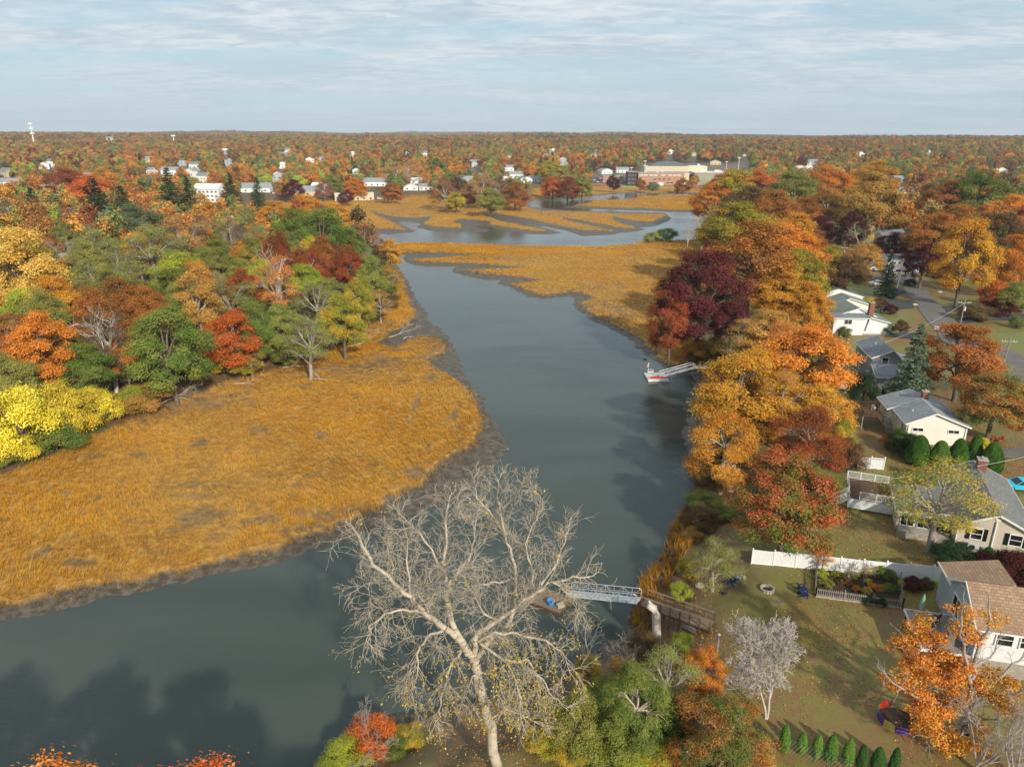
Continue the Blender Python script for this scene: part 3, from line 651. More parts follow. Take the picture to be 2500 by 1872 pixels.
def build_marsh():
    rs = np.random.RandomState(5)
    for nm, key, rmax, r0, mul in (('marsh_grass', 'grass_left', 330, 60, 1.0), ('marsh_grass', 'grass_south', 330, 60, 1.0), ('marsh_grass', 'grass_north', 760, 60, 1.0), ('marsh_grass', 'grass_east', 600, 60, 1.0)):
        P = POLY[key]; lo = P.min(0); hi = P.max(0); lo = np.maximum(lo, (-330, 30)); hi = np.minimum(hi, (340, 760))
        area = (hi - lo).prod(); N = int(area * 5.6); X = lo[0] + rs.rand(N) * (hi[0] - lo[0]); Y = lo[1] + rs.rand(N) * (hi[1] - lo[1])
        R = np.hypot(X, Y); dens = np.clip((110 / R) ** 1.7, 0.0, 1.0)
        k = (rs.rand(N) < dens) & (np.abs(X) < Y * 0.80 + 12); X, Y, R = X[k], Y[k], R[k]
        z, g, m, u, ur = terrain(X, Y)
        bare_, patch2 = bare_mask(X, Y, u)
        k = (g < 0.5) & (u > -0.5) & (rs.rand(len(X)) > bare_ * 0.8)
        edge = np.clip(1 - np.abs(g) / 1.4, 0, 1) * (m > -30) * 0.5
        dead = np.clip(bare_ * 0.9 + edge * (rs.rand(len(X)) < 0.6) + 0.75 * sst(patch2 * 0.6 + 0.4 * fbm(X / 3.0, Y / 1.8 + 30, 3), 0.54, 0.66), 0, 1)
        X, Y, z, R, dead = X[k], Y[k], z[k], R[k], dead[k]
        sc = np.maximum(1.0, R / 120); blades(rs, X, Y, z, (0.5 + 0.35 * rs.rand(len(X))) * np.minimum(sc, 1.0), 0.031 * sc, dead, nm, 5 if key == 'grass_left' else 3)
build_marsh()
def build_reeds():
    rs = np.random.RandomState(9)
    strip = poly([(1700,1130),(1735,1185),(1715,1240),(1685,1300),(1655,1360),(1625,1410),(1600,1460),(1585,1510),(1545,1560),(1560,1500),(1575,1440),(1600,1390),(1640,1330),(1665,1270),(1690,1210),(1688,1150)])
    lo, hi = strip.min(0), strip.max(0); N = 9000; X = lo[0] + rs.rand(N) * (hi[0] - lo[0]); Y = lo[1] + rs.rand(N) * (hi[1] - lo[1])
    d = sdist(strip, X, Y); k = (d < 0.8); X, Y = X[k], Y[k]; z = terrain(X, Y)[0]; k = z > -0.1; X, Y, z = X[k], Y[k], z[k]
    blades(rs, X, Y, z, 0.8 + 0.7 * rs.rand(len(X)), np.full(len(X), 0.045), np.clip(rs.rand(len(X)) * 1.4 - 0.5, 0, 1), 'bank_reeds', 4)
    # tall tan reeds along the inland edge of the far marsh and the left marsh
    N = 300000; X = -260 + rs.rand(N) * 620; Y = 90 + rs.rand(N) * 640
    k = (np.abs(X) < Y * 0.8); X, Y = X[k], Y[k]; z, g, m, u, ur = terrain(X, Y); k = (g < 0.5) & (u < 3.5) & (u > -4) & ((X > 20) | (Y > 260)) & (rs.rand(len(X)) < np.clip(150 / np.hypot(X, Y), 0, 1)); X, Y, z = X[k], Y[k], z[k]
    sc = np.maximum(1.0, np.hypot(X, Y) / 140); blades(rs, X, Y, z, (0.8 + 0.8 * rs.rand(len(X))), 0.05 * sc, 0.2 + 0.4 * rs.rand(len(X)), 'tall_reeds', 3)
build_reeds()
def build_stubs():
    rs = np.random.RandomState(19); N = 260000; X = -110 + rs.rand(N) * 130; Y = 50 + rs.rand(N) * 190; k = np.abs(X) < Y * .8; X, Y = X[k], Y[k]; z, g, m, u, ur = terrain(X, Y)
    pr = np.clip(1 - (g - .2) / 3.2, 0, 1) ** 1.5 * sst(fbm(X / 3, Y / 3, 3), .42, .6); k = (g > .2) & (g < 3.5) & (z > .02) & (rs.rand(len(X)) < pr); X, Y, z = X[k], Y[k], z[k]
    blades(rs, X, Y, z, .16 + .3 * rs.rand(len(X)), np.full(len(X), .05), .55 + .45 * rs.rand(len(X)), 'mud_stubble', 3)
build_stubs()
def build_fallen():
    rs = np.random.RandomState(3); N = 380000; X = -25 + rs.rand(N) * 130; Y = 24 + rs.rand(N) * 115
    k = (np.abs(X) < Y * 0.8); X, Y = X[k], Y[k]; z, g, m, u, ur = terrain(X, Y)
    dn = fbm(X / 7, Y / 7, 3); k = (ur < -1.5) & (rs.rand(len(X)) < sst(dn, 0.25, 0.65)) ; X, Y, z = X[k], Y[k], z[k]
    P = np.stack([X, Y, z + 0.05], -1); Nn = rs.normal(size=P.shape) * 0.5 + np.array((0, 0, 1.2))
    m, t = mat_new('fallen_leaf'); r = t('ShaderNodeAttribute', attribute_name='rnd').outputs['Fac']
    c = t.mix(t.ramp(r, 0.1, 0.45), lin('#7a4a22'), lin('#a8682e')); c = t.mix(t.ramp(r, 0.6, 0.95), c, lin('#c9a468'))
    b = t('ShaderNodeBsdfDiffuse', {'Color': c}); finish(m, t, b.outputs[0])
    Q = leaf_quads(rs, P, Nn, 0.12, 0.7); k = len(P)
    tag(link('fallen_leaves', mesh_np('fallen_leaves', Q.reshape(-1, 3), np.arange(k * 4).reshape(k, 4), m, False, {'rnd': ('FACE', 'FLOAT', rs.rand(k))})), kind='stuff')
build_fallen()
# ------------------------------------------------------------------ materials of built things
def m_siding(name, col, pitch=0.2, rough=0.7):
    m, t = mat_new(name); c = lin(col); tc = t('ShaderNodeTexCoord').outputs['Object']; sx = t('ShaderNodeSeparateXYZ', {0: tc})
    fr = t.math('FRACT', t.math('DIVIDE', sx.outputs[2], pitch)); n = t.noise(tc, 0.6, 4)
    colr = t.mix(t.ramp(n, 0.3, 0.7), tuple(x * 0.9 for x in c), c); colr = t.mix(t.ramp(fr, 0.0, 0.12, 0.45, 0.0), colr, tuple(x * 0.45 for x in c))
    b = t('ShaderNodeBsdfPrincipled', {'Base Color': colr, 'Roughness': rough, 'Specular IOR Level': 0.3})
    bp = t('ShaderNodeBump', {'Strength': 0.8, 'Distance': 0.03, 'Height': fr}); t.l.new(bp.outputs[0], b.inputs['Normal'])
    return finish(m, t, b.outputs[0])
def m_shingle(name, c1, c2, row=0.28):
    m, t = mat_new(name); tc = t('ShaderNodeTexCoord').outputs['UV']
    br = t('ShaderNodeTexBrick', {0: tc, 1: lin(c1), 2: lin(c2), 3: tuple(x * 0.6 for x in lin(c1)), 'Scale': 1.0, 'Mortar Size': 0.015, 'Brick Width': row * 1.6, 'Row Height': row, 'Bias': 0.1})
    geo = t('ShaderNodeTexCoord').outputs['Object']; n = t.noise(geo, 0.5, 5, 0.65)
    c = t.mix(t.ramp(n, 0.35, 0.7, 0, 0.45), br.outputs[0], tuple(x * 0.55 for x in lin(c2)))
    b = t('ShaderNodeBsdfPrincipled', {'Base Color': c, 'Roughness': 0.9, 'Specular IOR Level': 0.2})
    bp = t('ShaderNodeBump', {'Strength': 0.6, 'Distance': 0.03, 'Height': br.outputs[1]}); t.l.new(bp.outputs[0], b.inputs['Normal'])
    return finish(m, t, b.outputs[0])
def m_glass(name='window_glass', col='#10161c'):
    m, t = mat_new(name); b = t('ShaderNodeBsdfPrincipled', {'Base Color': lin(col), 'Roughness': 0.06, 'Specular IOR Level': 0.8}); return finish(m, t, b.outputs[0])
MAT.update(beige=m_siding('beige_siding', '#d3c8b5'), cream=m_siding('cream_siding', '#f1ebdc', 0.25), white=m_siding('white_siding', '#ecedec', 0.25), grey=m_siding('grey_siding', '#8e9096', 0.2),
    bluegrey=m_siding('pale_blue_and_shaded_white_siding', '#aab4ba', 0.25), tanwall=plain('tan_wall', '#cfc0a0'), pinkwall=plain('pink_wall', '#c9a491'),
    roofgrey=m_shingle('grey_shingles', '#8a8f92', '#9fa3a6'), roofdark=m_shingle('dark_shingles', '#757c80', '#8a9194'), rooftan=m_shingle('tan_shingles', '#917660', '#a88b70', 0.3), roofgreen=m_shingle('green_grey_shingles', '#77817b', '#8b958f'),
    roofwhite=plain('white_roof_membrane', '#d8dad6', 0.7), roofnavy=m_shingle('navy_shingles', '#2a3444', '#39455a'), roofbrown=m_shingle('brown_shingles', '#6e5a4a', '#7f6b5a'),
    trim=plain('white_trim', '#e4e4e0', 0.5, 0.05), glass=m_glass(), brick=plain('brick', '#8a5a4c', 0.9, 0.25, 6), brickred=plain('school_brick', '#ad8570', 0.9, 0.12, 0.4), brickdark=plain('dark_brick', '#4a3d42', 0.9, 0.12, 0.4),
    vinyl=plain('white_vinyl', '#e6e7e6', 0.4, 0.05, 0.6), concrete=plain('concrete', '#a39c90', 0.9, 0.15), wood=plain('weathered_wood', '#7b6a58', 0.9, 0.25, 3), woodgrey=plain('grey_wood', '#8a837c', 0.9, 0.2, 3), woodbrown=plain('brown_wood', '#5f4636', 0.85, 0.25, 3),
    alu=plain('aluminium', '#b4b8ba', 0.4, 0.08, 1.0, metal=0.3), asphalt=plain('asphalt', '#6c6864', 0.9, 0.14, 0.35), drive=plain('dark_asphalt', '#45474c', 0.9, 0.2, 0.5), black=plain('black_plastic', '#18191b', 0.5),
    navy=plain('navy_paint', '#22315c', 0.5), blue=plain('blue_plastic', '#3f86c8', 0.5), turq=plain('turquoise_paint', '#27b5cc', 0.25, 0.03, spec=0.6), carwhite=plain('white_car_paint', '#d8dadc', 0.25, 0.03, spec=0.6), cardark=plain('dark_car_paint', '#3a332f', 0.25, 0.03, spec=0.6), carblue=plain('blue_car_paint', '#51637a', 0.25, 0.03, spec=0.6), carred=plain('red_car_paint', '#7e2a26', 0.25, 0.03, spec=0.6), cargrey=plain('grey_car_paint', '#83878b', 0.25, 0.03, spec=0.6),
    red=plain('red_paint', '#c2352c', 0.4), kayak=plain('red_plastic', '#c8382e', 0.4), terracotta=plain('terracotta', '#a35238', 0.8), stone=plain('pale_stone', '#a89f90', 0.95, 0.25, 4), rock=plain('rock', '#6c665e', 0.95, 0.3, 2, bump=0.6, bscale=5), mulch=plain('red_mulch', '#6a3325', 0.95, 0.3, 5),
    lime=plain('lime_plastic', '#8fc83c', 0.4), greenp=plain('green_plastic', '#2f9a58', 0.5), purple=plain('purple_plastic', '#5e3f93', 0.5), yellowp=plain('pale_yellow_plastic', '#c9b262', 0.5), orangep=plain('orange_plastic', '#cf6e22', 0.5), greyp=plain('olive_plastic', '#6d6f4c', 0.5),
    turf=plain('sports_turf', '#7fa05a', 0.95, 0.1, 0.05), soil=plain('garden_soil', '#3c3026', 0.95, 0.3, 4), canvas=plain('grey_canvas', '#77726a', 0.9), umb=plain('pale_green_canvas', '#7da58c', 0.8), wire=plain('cable', '#c9c9c4', 0.6), tank=plain('unit_metal', '#c7c9c8', 0.5), tile=plain('track_clay', '#a4604a', 0.9, 0.08, 0.1))

def slope_uv(me):
    uv = me.uv_layers.new(name='UVMap')
    for p in me.polygons:
        n = p.normal; h = Vector((-n.y, n.x, 0)); h = h.normalized() if h.length > 1e-4 else Vector((1, 0, 0)); s = n.cross(h)
        for li in p.loop_indices:
            v = me.vertices[me.loops[li].vertex_index].co; uv.data[li].uv = (v.dot(h), v.dot(s))
def roof_obj(parent, x0, y0, x1, y1, z, rise, axis, mat, over=0.35, name='roof', th=0.16, ridge=0.5):
    """gable roof over the rectangle; axis = direction of the ridge ('x' or 'y'); 'shedx' slopes down towards -x, 'shedy' towards -y"""
    mb = MB(); o = over; X0, X1, Y0, Y1 = x0 - o, x1 + o, y0 - o, y1 + o
    if axis == 'y':
        xm = x0 + (x1 - x0) * ridge; dl = rise * o / (xm - x0); dr = rise * o / (x1 - xm)
        mb.slab([(X0, Y0, z - dl), (xm, Y0, z + rise), (xm, Y1, z + rise), (X0, Y1, z - dl)], th); mb.slab([(xm, Y0, z + rise), (X1, Y0, z - dr), (X1, Y1, z - dr), (xm, Y1, z + rise)], th)
    elif axis == 'x':
        ym = y0 + (y1 - y0) * ridge; dl = rise * o / (ym - y0); dr = rise * o / (y1 - ym)
        mb.slab([(X0, Y0, z - dl), (X1, Y0, z - dl), (X1, ym, z + rise), (X0, ym, z + rise)], th); mb.slab([(X0, ym, z + rise), (X1, ym, z + rise), (X1, Y1, z - dr), (X0, Y1, z - dr)], th)
    elif axis == 'shedx': q = rise * o / (x1 - x0); mb.slab([(X0, Y0, z - q), (X1, Y0, z + rise + q), (X1, Y1, z + rise + q), (X0, Y1, z - q)], th)
    elif axis == 'shedy': q = rise * o / (y1 - y0); mb.slab([(X0, Y0, z - q), (X1, Y0, z - q), (X1, Y1, z + rise + q), (X0, Y1, z + rise + q)], th)
    elif axis == 'flat': mb.slab([(X0, Y0, z + rise), (X1, Y0, z + rise), (X1, Y1, z + rise), (X0, Y1, z + rise)], th)
    me = mb.mesh(name, MAT[mat]); slope_uv(me); r = link(name, me, parent)
    # white fascia boards along the raking edges and eaves
    f = MB(); h = 0.2
    if axis == 'y':
        for yy in (Y0 - 0.03, Y1 + 0.03):
            f.beam((X0, yy, z - dl - 0.1), (xm, yy, z + rise - 0.1), 0.05, h); f.beam((xm, yy, z + rise - 0.1), (X1, yy, z - dr - 0.1), 0.05, h)
        f.beam((X0 - 0.03, Y0, z - dl - 0.1), (X0 - 0.03, Y1, z - dl - 0.1), 0.05, 0.16); f.beam((X1 + 0.03, Y0, z - dr - 0.1), (X1 + 0.03, Y1, z - dr - 0.1), 0.05, 0.16)
    elif axis == 'x':
        for xx in (X0 - 0.03, X1 + 0.03):
            f.beam((xx, Y0, z - dl - 0.1), (xx, ym, z + rise - 0.1), 0.05, h); f.beam((xx, ym, z + rise - 0.1), (xx, Y1, z - dr - 0.1), 0.05, h)
        f.beam((X0, Y0 - 0.03, z - dl - 0.1), (X1, Y0 - 0.03, z - dl - 0.1), 0.05, 0.16)
    else:
        zz = z + (rise if axis == 'flat' else 0)
        f.beam((X0, Y0 - 0.03, zz - 0.1), (X1, Y0 - 0.03, z + (rise if axis in ('shedx', 'flat') else 0) - 0.1), 0.05, 0.2)
        f.beam((X0 - 0.03, Y0, zz - 0.1), (X0 - 0.03, Y1, z + (rise if axis in ('shedy', 'flat') else 0) - 0.1), 0.05, 0.2)
    f.build('fascia', MAT['trim'], parent)
    return r
def wall_obj(parent, x0, y0, x1, y1, z0, z1, rise, axis, mat, ridge=0.5, name='wall'):
    mb = MB(); i = 0.0
    b = [(x0, y0, z0), (x1, y0, z0), (x1, y1, z0), (x0, y1, z0)]; t_ = [(p[0], p[1], z1) for p in b]
    if axis == 'y':
        xm = x0 + (x1 - x0) * ridge; vs = b + t_ + [(xm, y0, z1 + rise), (xm, y1, z1 + rise)]
        fs = [(3, 2, 1, 0), (0, 1, 5, 8, 4), (1, 2, 6, 5), (2, 3, 7, 9, 6), (3, 0, 4, 7), (4, 8, 9, 7), (8, 5, 6, 9)]
    elif axis == 'x':
        ym = y0 + (y1 - y0) * ridge; vs = b + t_ + [(x0, ym, z1 + rise), (x1, ym, z1 + rise)]
        fs = [(3, 2, 1, 0), (0, 1, 5, 4), (1, 2, 6, 9, 5), (2, 3, 7, 6), (3, 0, 4, 8, 7), (4, 5, 9, 8), (8, 9, 6, 7)]
    elif axis == 'shedx': vs = b + [(x0, y0, z1), (x1, y0, z1 + rise), (x1, y1, z1 + rise), (x0, y1, z1)]; fs = [(3, 2, 1, 0), (4, 5, 6, 7), (0, 1, 5, 4), (1, 2, 6, 5), (2, 3, 7, 6), (3, 0, 4, 7)]
    elif axis == 'shedy': vs = b + [(x0, y0, z1), (x1, y0, z1), (x1, y1, z1 + rise), (x0, y1, z1 + rise)]; fs = [(3, 2, 1, 0), (4, 5, 6, 7), (0, 1, 5, 4), (1, 2, 6, 5), (2, 3, 7, 6), (3, 0, 4, 7)]
    else: vs = b + [(p[0], p[1], z1 + rise) for p in b]; fs = [(3, 2, 1, 0), (4, 5, 6, 7), (0, 1, 5, 4), (1, 2, 6, 5), (2, 3, 7, 6), (3, 0, 4, 7)]
    vs = [(x, y, z - (0.02 if k >= 4 else 0)) for k, (x, y, z) in enumerate(vs)]
    mb.add(vs, fs); return mb.build(name, MAT[mat], parent)
def window(parent, box, face, u, z, w, h, frame='trim', shutters=None, mull=1):
    """face F / L / R of box (x0, y0, x1, y1); u = centre along the face, z = sill height"""
    x0, y0, x1, y1 = box
    def P(a, b, o):  # along, up, out
        if face == 'F': return (x0 + a, y0 - o, b)
        if face == 'L': return (x0 - o, y0 + a, b)
        if face == 'R': return (x1 + o, y0 + a, b)
    fr = MB(); t = 0.09
    for a0, b0, a1, b1 in ((u - w / 2, z, u + w / 2, z), (u - w / 2, z + h, u + w / 2, z + h)): fr.beam(P(a0, b0, 0.04), P(a1, b1, 0.04), 0.1, t)
    for a in (u - w / 2, u + w / 2): fr.beam(P(a, z - t / 2, 0.05), P(a, z + h + t / 2, 0.05), t, 0.1)
    for k in range(1, mull + 1): a = u - w / 2 + w * k / (mull + 1); fr.beam(P(a, z, 0.035), P(a, z + h, 0.035), 0.05, 0.06)
    if mull == 0: fr.beam(P(u - w / 2, z + h / 2, 0.035), P(u + w / 2, z + h / 2, 0.035), 0.06, 0.05)
    f = fr.build('window', MAT[frame], parent)
    g = MB(); q = [P(u - w / 2, z, 0.02), P(u + w / 2, z, 0.02), P(u + w / 2, z + h, 0.02), P(u - w / 2, z + h, 0.02)]
    g.add(q, [(0, 1, 2, 3) if face != 'L' else (3, 2, 1, 0)]); g.build('pane', MAT['glass'], f)
    if shutters:
        for s in (-1, 1):
            m = MB(); c = u + s * (w / 2 + 0.28); m.beam(P(c - 0.2, z + h / 2, 0.04), P(c + 0.2, z + h / 2, 0.04), 0.06, h + 0.1)
            for q in range(6): m.beam(P(c - 0.16, z + 0.12 + q * h / 6, 0.08), P(c + 0.16, z + 0.12 + q * h / 6, 0.08), 0.03, 0.05)
            m.build('shutter', MAT[shutters], parent)
def chimney(parent, x, y, z0, z1, w=0.7, d=0.9, mat='brick'):
    m = MB(); m.box((x, y, (z0 + z1) / 2), (w, d, z1 - z0)); c = m.build('chimney', MAT[mat], parent)
    m = MB(); m.box((x, y, z1 + 0.06), (w + 0.16, d + 0.16, 0.12)); m.box((x, y - d * .22, z1 + 0.22), (0.25, 0.25, 0.2)); m.box((x, y + d * .22, z1 + 0.22), (0.25, 0.25, 0.2)); m.build('cap', MAT['concrete'], c)
HOUSES = []
def hroot(name, label, x, y, z, rz, cat='house', group=None, rad=10):
    HOUSES.append((x, y, rad)); return empty(name, (x, y, z), math.radians(rz), label, cat, group)
def pipe_vent(parent, x, y, z, h=0.6, mat='trim'):
    m = MB(); m.tube([(x, y, z), (x, y, z + h)], 0.08, 8); m.build('vent_pipe', MAT[mat], parent)
def railing(mb, a, b, h=1.0, gap=0.14, post=1.8, w=0.05, pw=0.1):
    a = Vector(a); b = Vector(b); L = (b - a).length; n = max(1, round(L / post))
    for i in range(n + 1): p = a.lerp(b, i / n); mb.box((p.x, p.y, p.z + h / 2 + 0.03), (pw, pw, h + 0.06), math.atan2(b.y - a.y, b.x - a.x))
    mb.beam(a + Vector((0, 0, h)), b + Vector((0, 0, h)), 0.08, 0.05); mb.beam(a + Vector((0, 0, 0.1)), b + Vector((0, 0, 0.1)), 0.05, 0.05)
    k = int(L / gap)
    for i in range(1, k): p = a.lerp(b, i / k); mb.box((p.x, p.y, p.z + h / 2 + 0.05), (w * 0.7, w * 0.7, h - 0.1))
def stairs(mb, a, b, w, n, th=0.05):
    a = Vector(a); b = Vector(b); d = (b - a); r = Vector((-d.y, d.x, 0)).normalized()
    for i in range(n):
        p = a.lerp(b, (i + 0.5) / n); mb.beam(p - r * w / 2, p + r * w / 2, abs((b - a).length / n) * 1.05, th)
    for s in (-1, 1): mb.beam(a + r * s * w / 2, b + r * s * w / 2, 0.05, 0.25)

MAT['roofslate'] = m_shingle('slate_grey_shingles', '#6f706e', '#838380')
# beige ranch house with shutters
def house_beige():
    t = hroot('ranch_house', 'beige house with dark shutters, grey shingle roof and white rear deck', 49.9, 70.1, 3.35, -22, rad=15)
    wall_obj(t, 0, 0, 7.4, 14.4, -0.3, 3.1, 1.8, 'y', 'beige', 0.5); wall_obj(t, -0.04, -0.04, 7.44, 14.44, -0.4, 0.62, 0, 'flat', 'concrete', name='foundation')
    roof_obj(t, 0, 0, 7.4, 14.4, 3.1, 1.8, 'y', 'roofslate', ridge=0.5)
    b = (0, 0, 7.4, 14.4)
    window(t, b, 'F', 2.0, 1.35, 1.1, 1.35, shutters='black', mull=0); window(t, b, 'F', 5.7, 1.35, 1.2, 1.35, shutters='black', mull=0)
    chimney(t, 4.1, 12.6, 3.6, 6.0, 1.0, 1.1)
    m = MB(); m.tube([(3.6, -0.1, 0.0), (3.6, -0.1, 3.9)], 0.09, 8); m.build('radon_pipe', MAT['trim'], t)
    m = MB(); m.box((3.7, -0.05, 4.25), (0.45, 0.08, 0.45)); m.build('gable_vent', MAT['trim'], t)
    m = MB(); m.box((0.15, -0.09, 1.4), (0.12, 0.12, 3.4)); m.build('downspout', MAT['trim'], t)
    # low sunroom between the house and the deck
    wall_obj(t, -5.6, 2.2, -0.02, 9.2, -0.3, 2.2, 0.7, 'shedx', 'beige', name='sunroom_wall'); roof_obj(t, -5.6, 2.2, -0.3, 9.2, 2.25, 0.7, 'shedx', 'roofslate', name='sunroom_roof', over=0.25)
    for k in range(3): window(t, (-5.6, 2.2, 0, 9.2), 'F', 1.1 + k * 1.75, 0.5, 1.4, 1.5, mull=1)
    for k in range(4): window(t, (-5.6, 2.2, 0, 9.2), 'L', 0.9 + k * 1.7, 0.5, 1.3, 1.5, mull=0)
    m = MB(); m.box((-2.9, 0.9, 0.25), (5.2, 1.5, 0.9)); m.build('step_landing', MAT['concrete'], t)
    # air conditioners belong to the ground beside it
    # white deck
    d = empty('garden_deck', t.matrix_basis @ Vector((-8.2, 8.4, 0)), math.radians(-22), 'white railed deck with steps behind the beige house', 'deck')
    m = MB()
    for k in range(20): m.box((-2.45 + 0.25 * k, 0, 1.28), (0.23, 6.0, 0.05))
    m2 = m.build('deck_boards', MAT['woodbrown'], d); m2['kind'] = 'stuff'
    m = MB(); m.box((0, -3.02, 0.62), (5.0, 0.06, 1.24)); m.box((-2.52, 0, 0.62), (0.06, 6.0, 1.24)); m.build('skirt', MAT['vinyl'], d)
    m = MB(); railing(m, (-2.5, 3, 1.3), (2.4, 3, 1.3)); m.build('railing', MAT['vinyl'], d)
    m = MB(); railing(m, (-2.5, -1.6, 1.3), (-2.5, 3, 1.3)); m.build('railing', MAT['vinyl'], d)
    m = MB(); railing(m, (-1.3, -3, 1.3), (2.4, -3, 1.3)); m.build('railing', MAT['vinyl'], d)
    m = MB(); stairs(m, (-2.5, -2.3, 1.25), (-4.3, -2.9, 0.05), 1.2, 6); 
    for s in (-0.6, 0.6):
        a = Vector((-2.5, -2.3 + s, 1.25)); b_ = Vector((-4.2, -2.85 + s, 0.15)); railing(m, a, b_, 0.95, 0.16, 2.0)
    m.build('stairs', MAT['vinyl'], d)
house_beige()
def house_tan():
    cx, cy = G(2392, 1532, 8.3)
    t = hroot('brown_roof_house', 'white sided house with tan brown shingle roof at the right edge', cx + 0.25, cy + 0.3, 3.3, -14, rad=12)
    wall_obj(t, 0, 0, 14, 7.0, 1.7, 5.0, 2.0, 'x', 'white', 0.5); wall_obj(t, 0.06, 0.06, 14, 6.94, -0.4, 1.7, 0, 'flat', 'concrete', name='foundation')
    roof_obj(t, 0, 0, 14, 7.0, 5.0, 2.0, 'x', 'rooftan', ridge=0.5)
    b = (0, 0, 14, 7)
    window(t, b, 'F', 2.0, 3.35, 1.3, 1.2, mull=0); window(t, b, 'F', 3.8, 3.35, 1.3, 1.2, mull=0)
    wall_obj(t, -0.05, 0.0, 0.0, 7.0, 1.7, 4.95, 1.9, 'x', 'bluegrey', name='side_wall')  # white siding on the shaded left side; the shade is put into its colour
    window(t, (-0.05, 0, 14, 7), 'L', 2.2, 2.3, 1.8, 2.0, mull=1); window(t, (-0.05, 0, 14, 7), 'L', 4.9, 2.3, 1.8, 2.0, mull=1)
    # rear wing with a lower roof
    wall_obj(t, 0.4, 7.02, 4.8, 10.8, -0.4, 4.2, 0.9, 'shedx', 'bluegrey', name='wing_wall'); roof_obj(t, 0.4, 7.3, 4.8, 10.8, 4.2, 0.9, 'shedx', 'rooftan', name='wing_roof')
    # deck
    m = MB()
    for k in range(16): m.box((-3.75 + 0.25 * k, 3.0, 1.72), (0.235, 5.6, 0.05))
    o = m.build('deck_boards', MAT['woodgrey'], t); o['kind'] = 'stuff'
    m = MB(); m.beam((-3.9, 0.1, 1.65), (-3.9, 5.9, 1.65), 0.06, 0.25); m.beam((-3.9, 0.14, 1.65), (-0.02, 0.14, 1.65), 0.06, 0.25); m.beam((-3.9, 5.86, 1.65), (-0.02, 5.86, 1.65), 0.06, 0.25); m.build('deck_edge', MAT['trim'], t)
    for px_, py_ in ((-3.7, 0.4), (-3.7, 3), (-3.7, 5.6), (-0.6, 0.4)):
        m = MB(); m.box((px_, py_, 0.6), (0.16, 0.16, 2.0)); m.build('post', MAT['woodbrown'], t)
    T = t.matrix_basis.copy()
    def at(x, y, z): return T @ Vector((x, y, z))
    # furniture
    p = at(-2.9, 4.7, 1.75); u = empty('patio_umbrella', p, 0, 'closed pale green patio umbrella standing on the raised deck', 'umbrella')
    m = MB(); m.tube([(0, 0, 0), (0, 0, 2.5)], 0.03, 6); m.build('pole', MAT['alu'], u); m = MB(); m.lathe((0, 0, 0), [(0.10, 0.9), (0.24, 1.2), (0.2, 1.9), (0.06, 2.55)], 8); m.build('canopy', MAT['umb'], u)
    m = MB(); m.lathe((0, 0, 0), [(0.3, 0), (0.3, 0.08), (0.05, 0.12)], 10); m.build('base', MAT['black'], u)
    tb = empty('patio_table', at(-2.4, 3.9, 1.75), 0.3, 'dark round patio table beside the closed green umbrella', 'table'); m = MB(); m.lathe((0, 0, 0), [(0.6, 0.70), (0.6, 0.74)], 16); m.build('table_top', MAT['canvas'], tb)
    for k in range(4): m = MB(); a = k * 1.57; m.tube([(0.5 * math.cos(a), 0.5 * math.sin(a), 0), (0.4 * math.cos(a), 0.4 * math.sin(a), 0.7)], 0.025, 5); m.build('leg', MAT['black'], tb)
    for (x, y, r, lb, mt) in ((-3.3, 3.3, 0.5, 'black patio chair nearest the outer edge of the raised deck', 'black'), (-1.6, 4.6, 3.6, 'black patio chair between the round table and the house', 'black'), (-1.7, 2.0, 1.2, 'blue folding chair leaning on the covered grill', 'navy')):
        patio_chair(at(x, y, 1.75), r, lb, mt)
    g = empty('covered_grill', at(-1.0, 1.6, 1.75), math.radians(-14), 'grey canvas covered grill on the deck against the house', 'grill')
    m = MB(); m.box((0, 0, 0.55), (1.3, 0.75, 1.1), taper=0.85); m.box((0, 0, 1.15), (0.8, 0.6, 0.14), taper=0.7); m.build('cover', MAT['canvas'], g)
def patio_chair(loc, rz, label, mt, group=None):
    c = empty('patio_chair', loc, rz, label, 'chair', group); m = MB(); m.box((0, 0, 0.42), (0.5, 0.5, 0.05)); m.build('seat', MAT[mt], c); m = MB(); m.beam((0, 0.24, 0.45), (0, 0.36, 0.95), 0.48, 0.05); m.build('backrest', MAT[mt], c)
    for x in (-.22, .22):
        for y in (-.22, .22): m = MB(); m.box((x, y, 0.2), (0.04, 0.04, 0.42)); m.build('leg', MAT[mt], c)
    return c
house_tan()
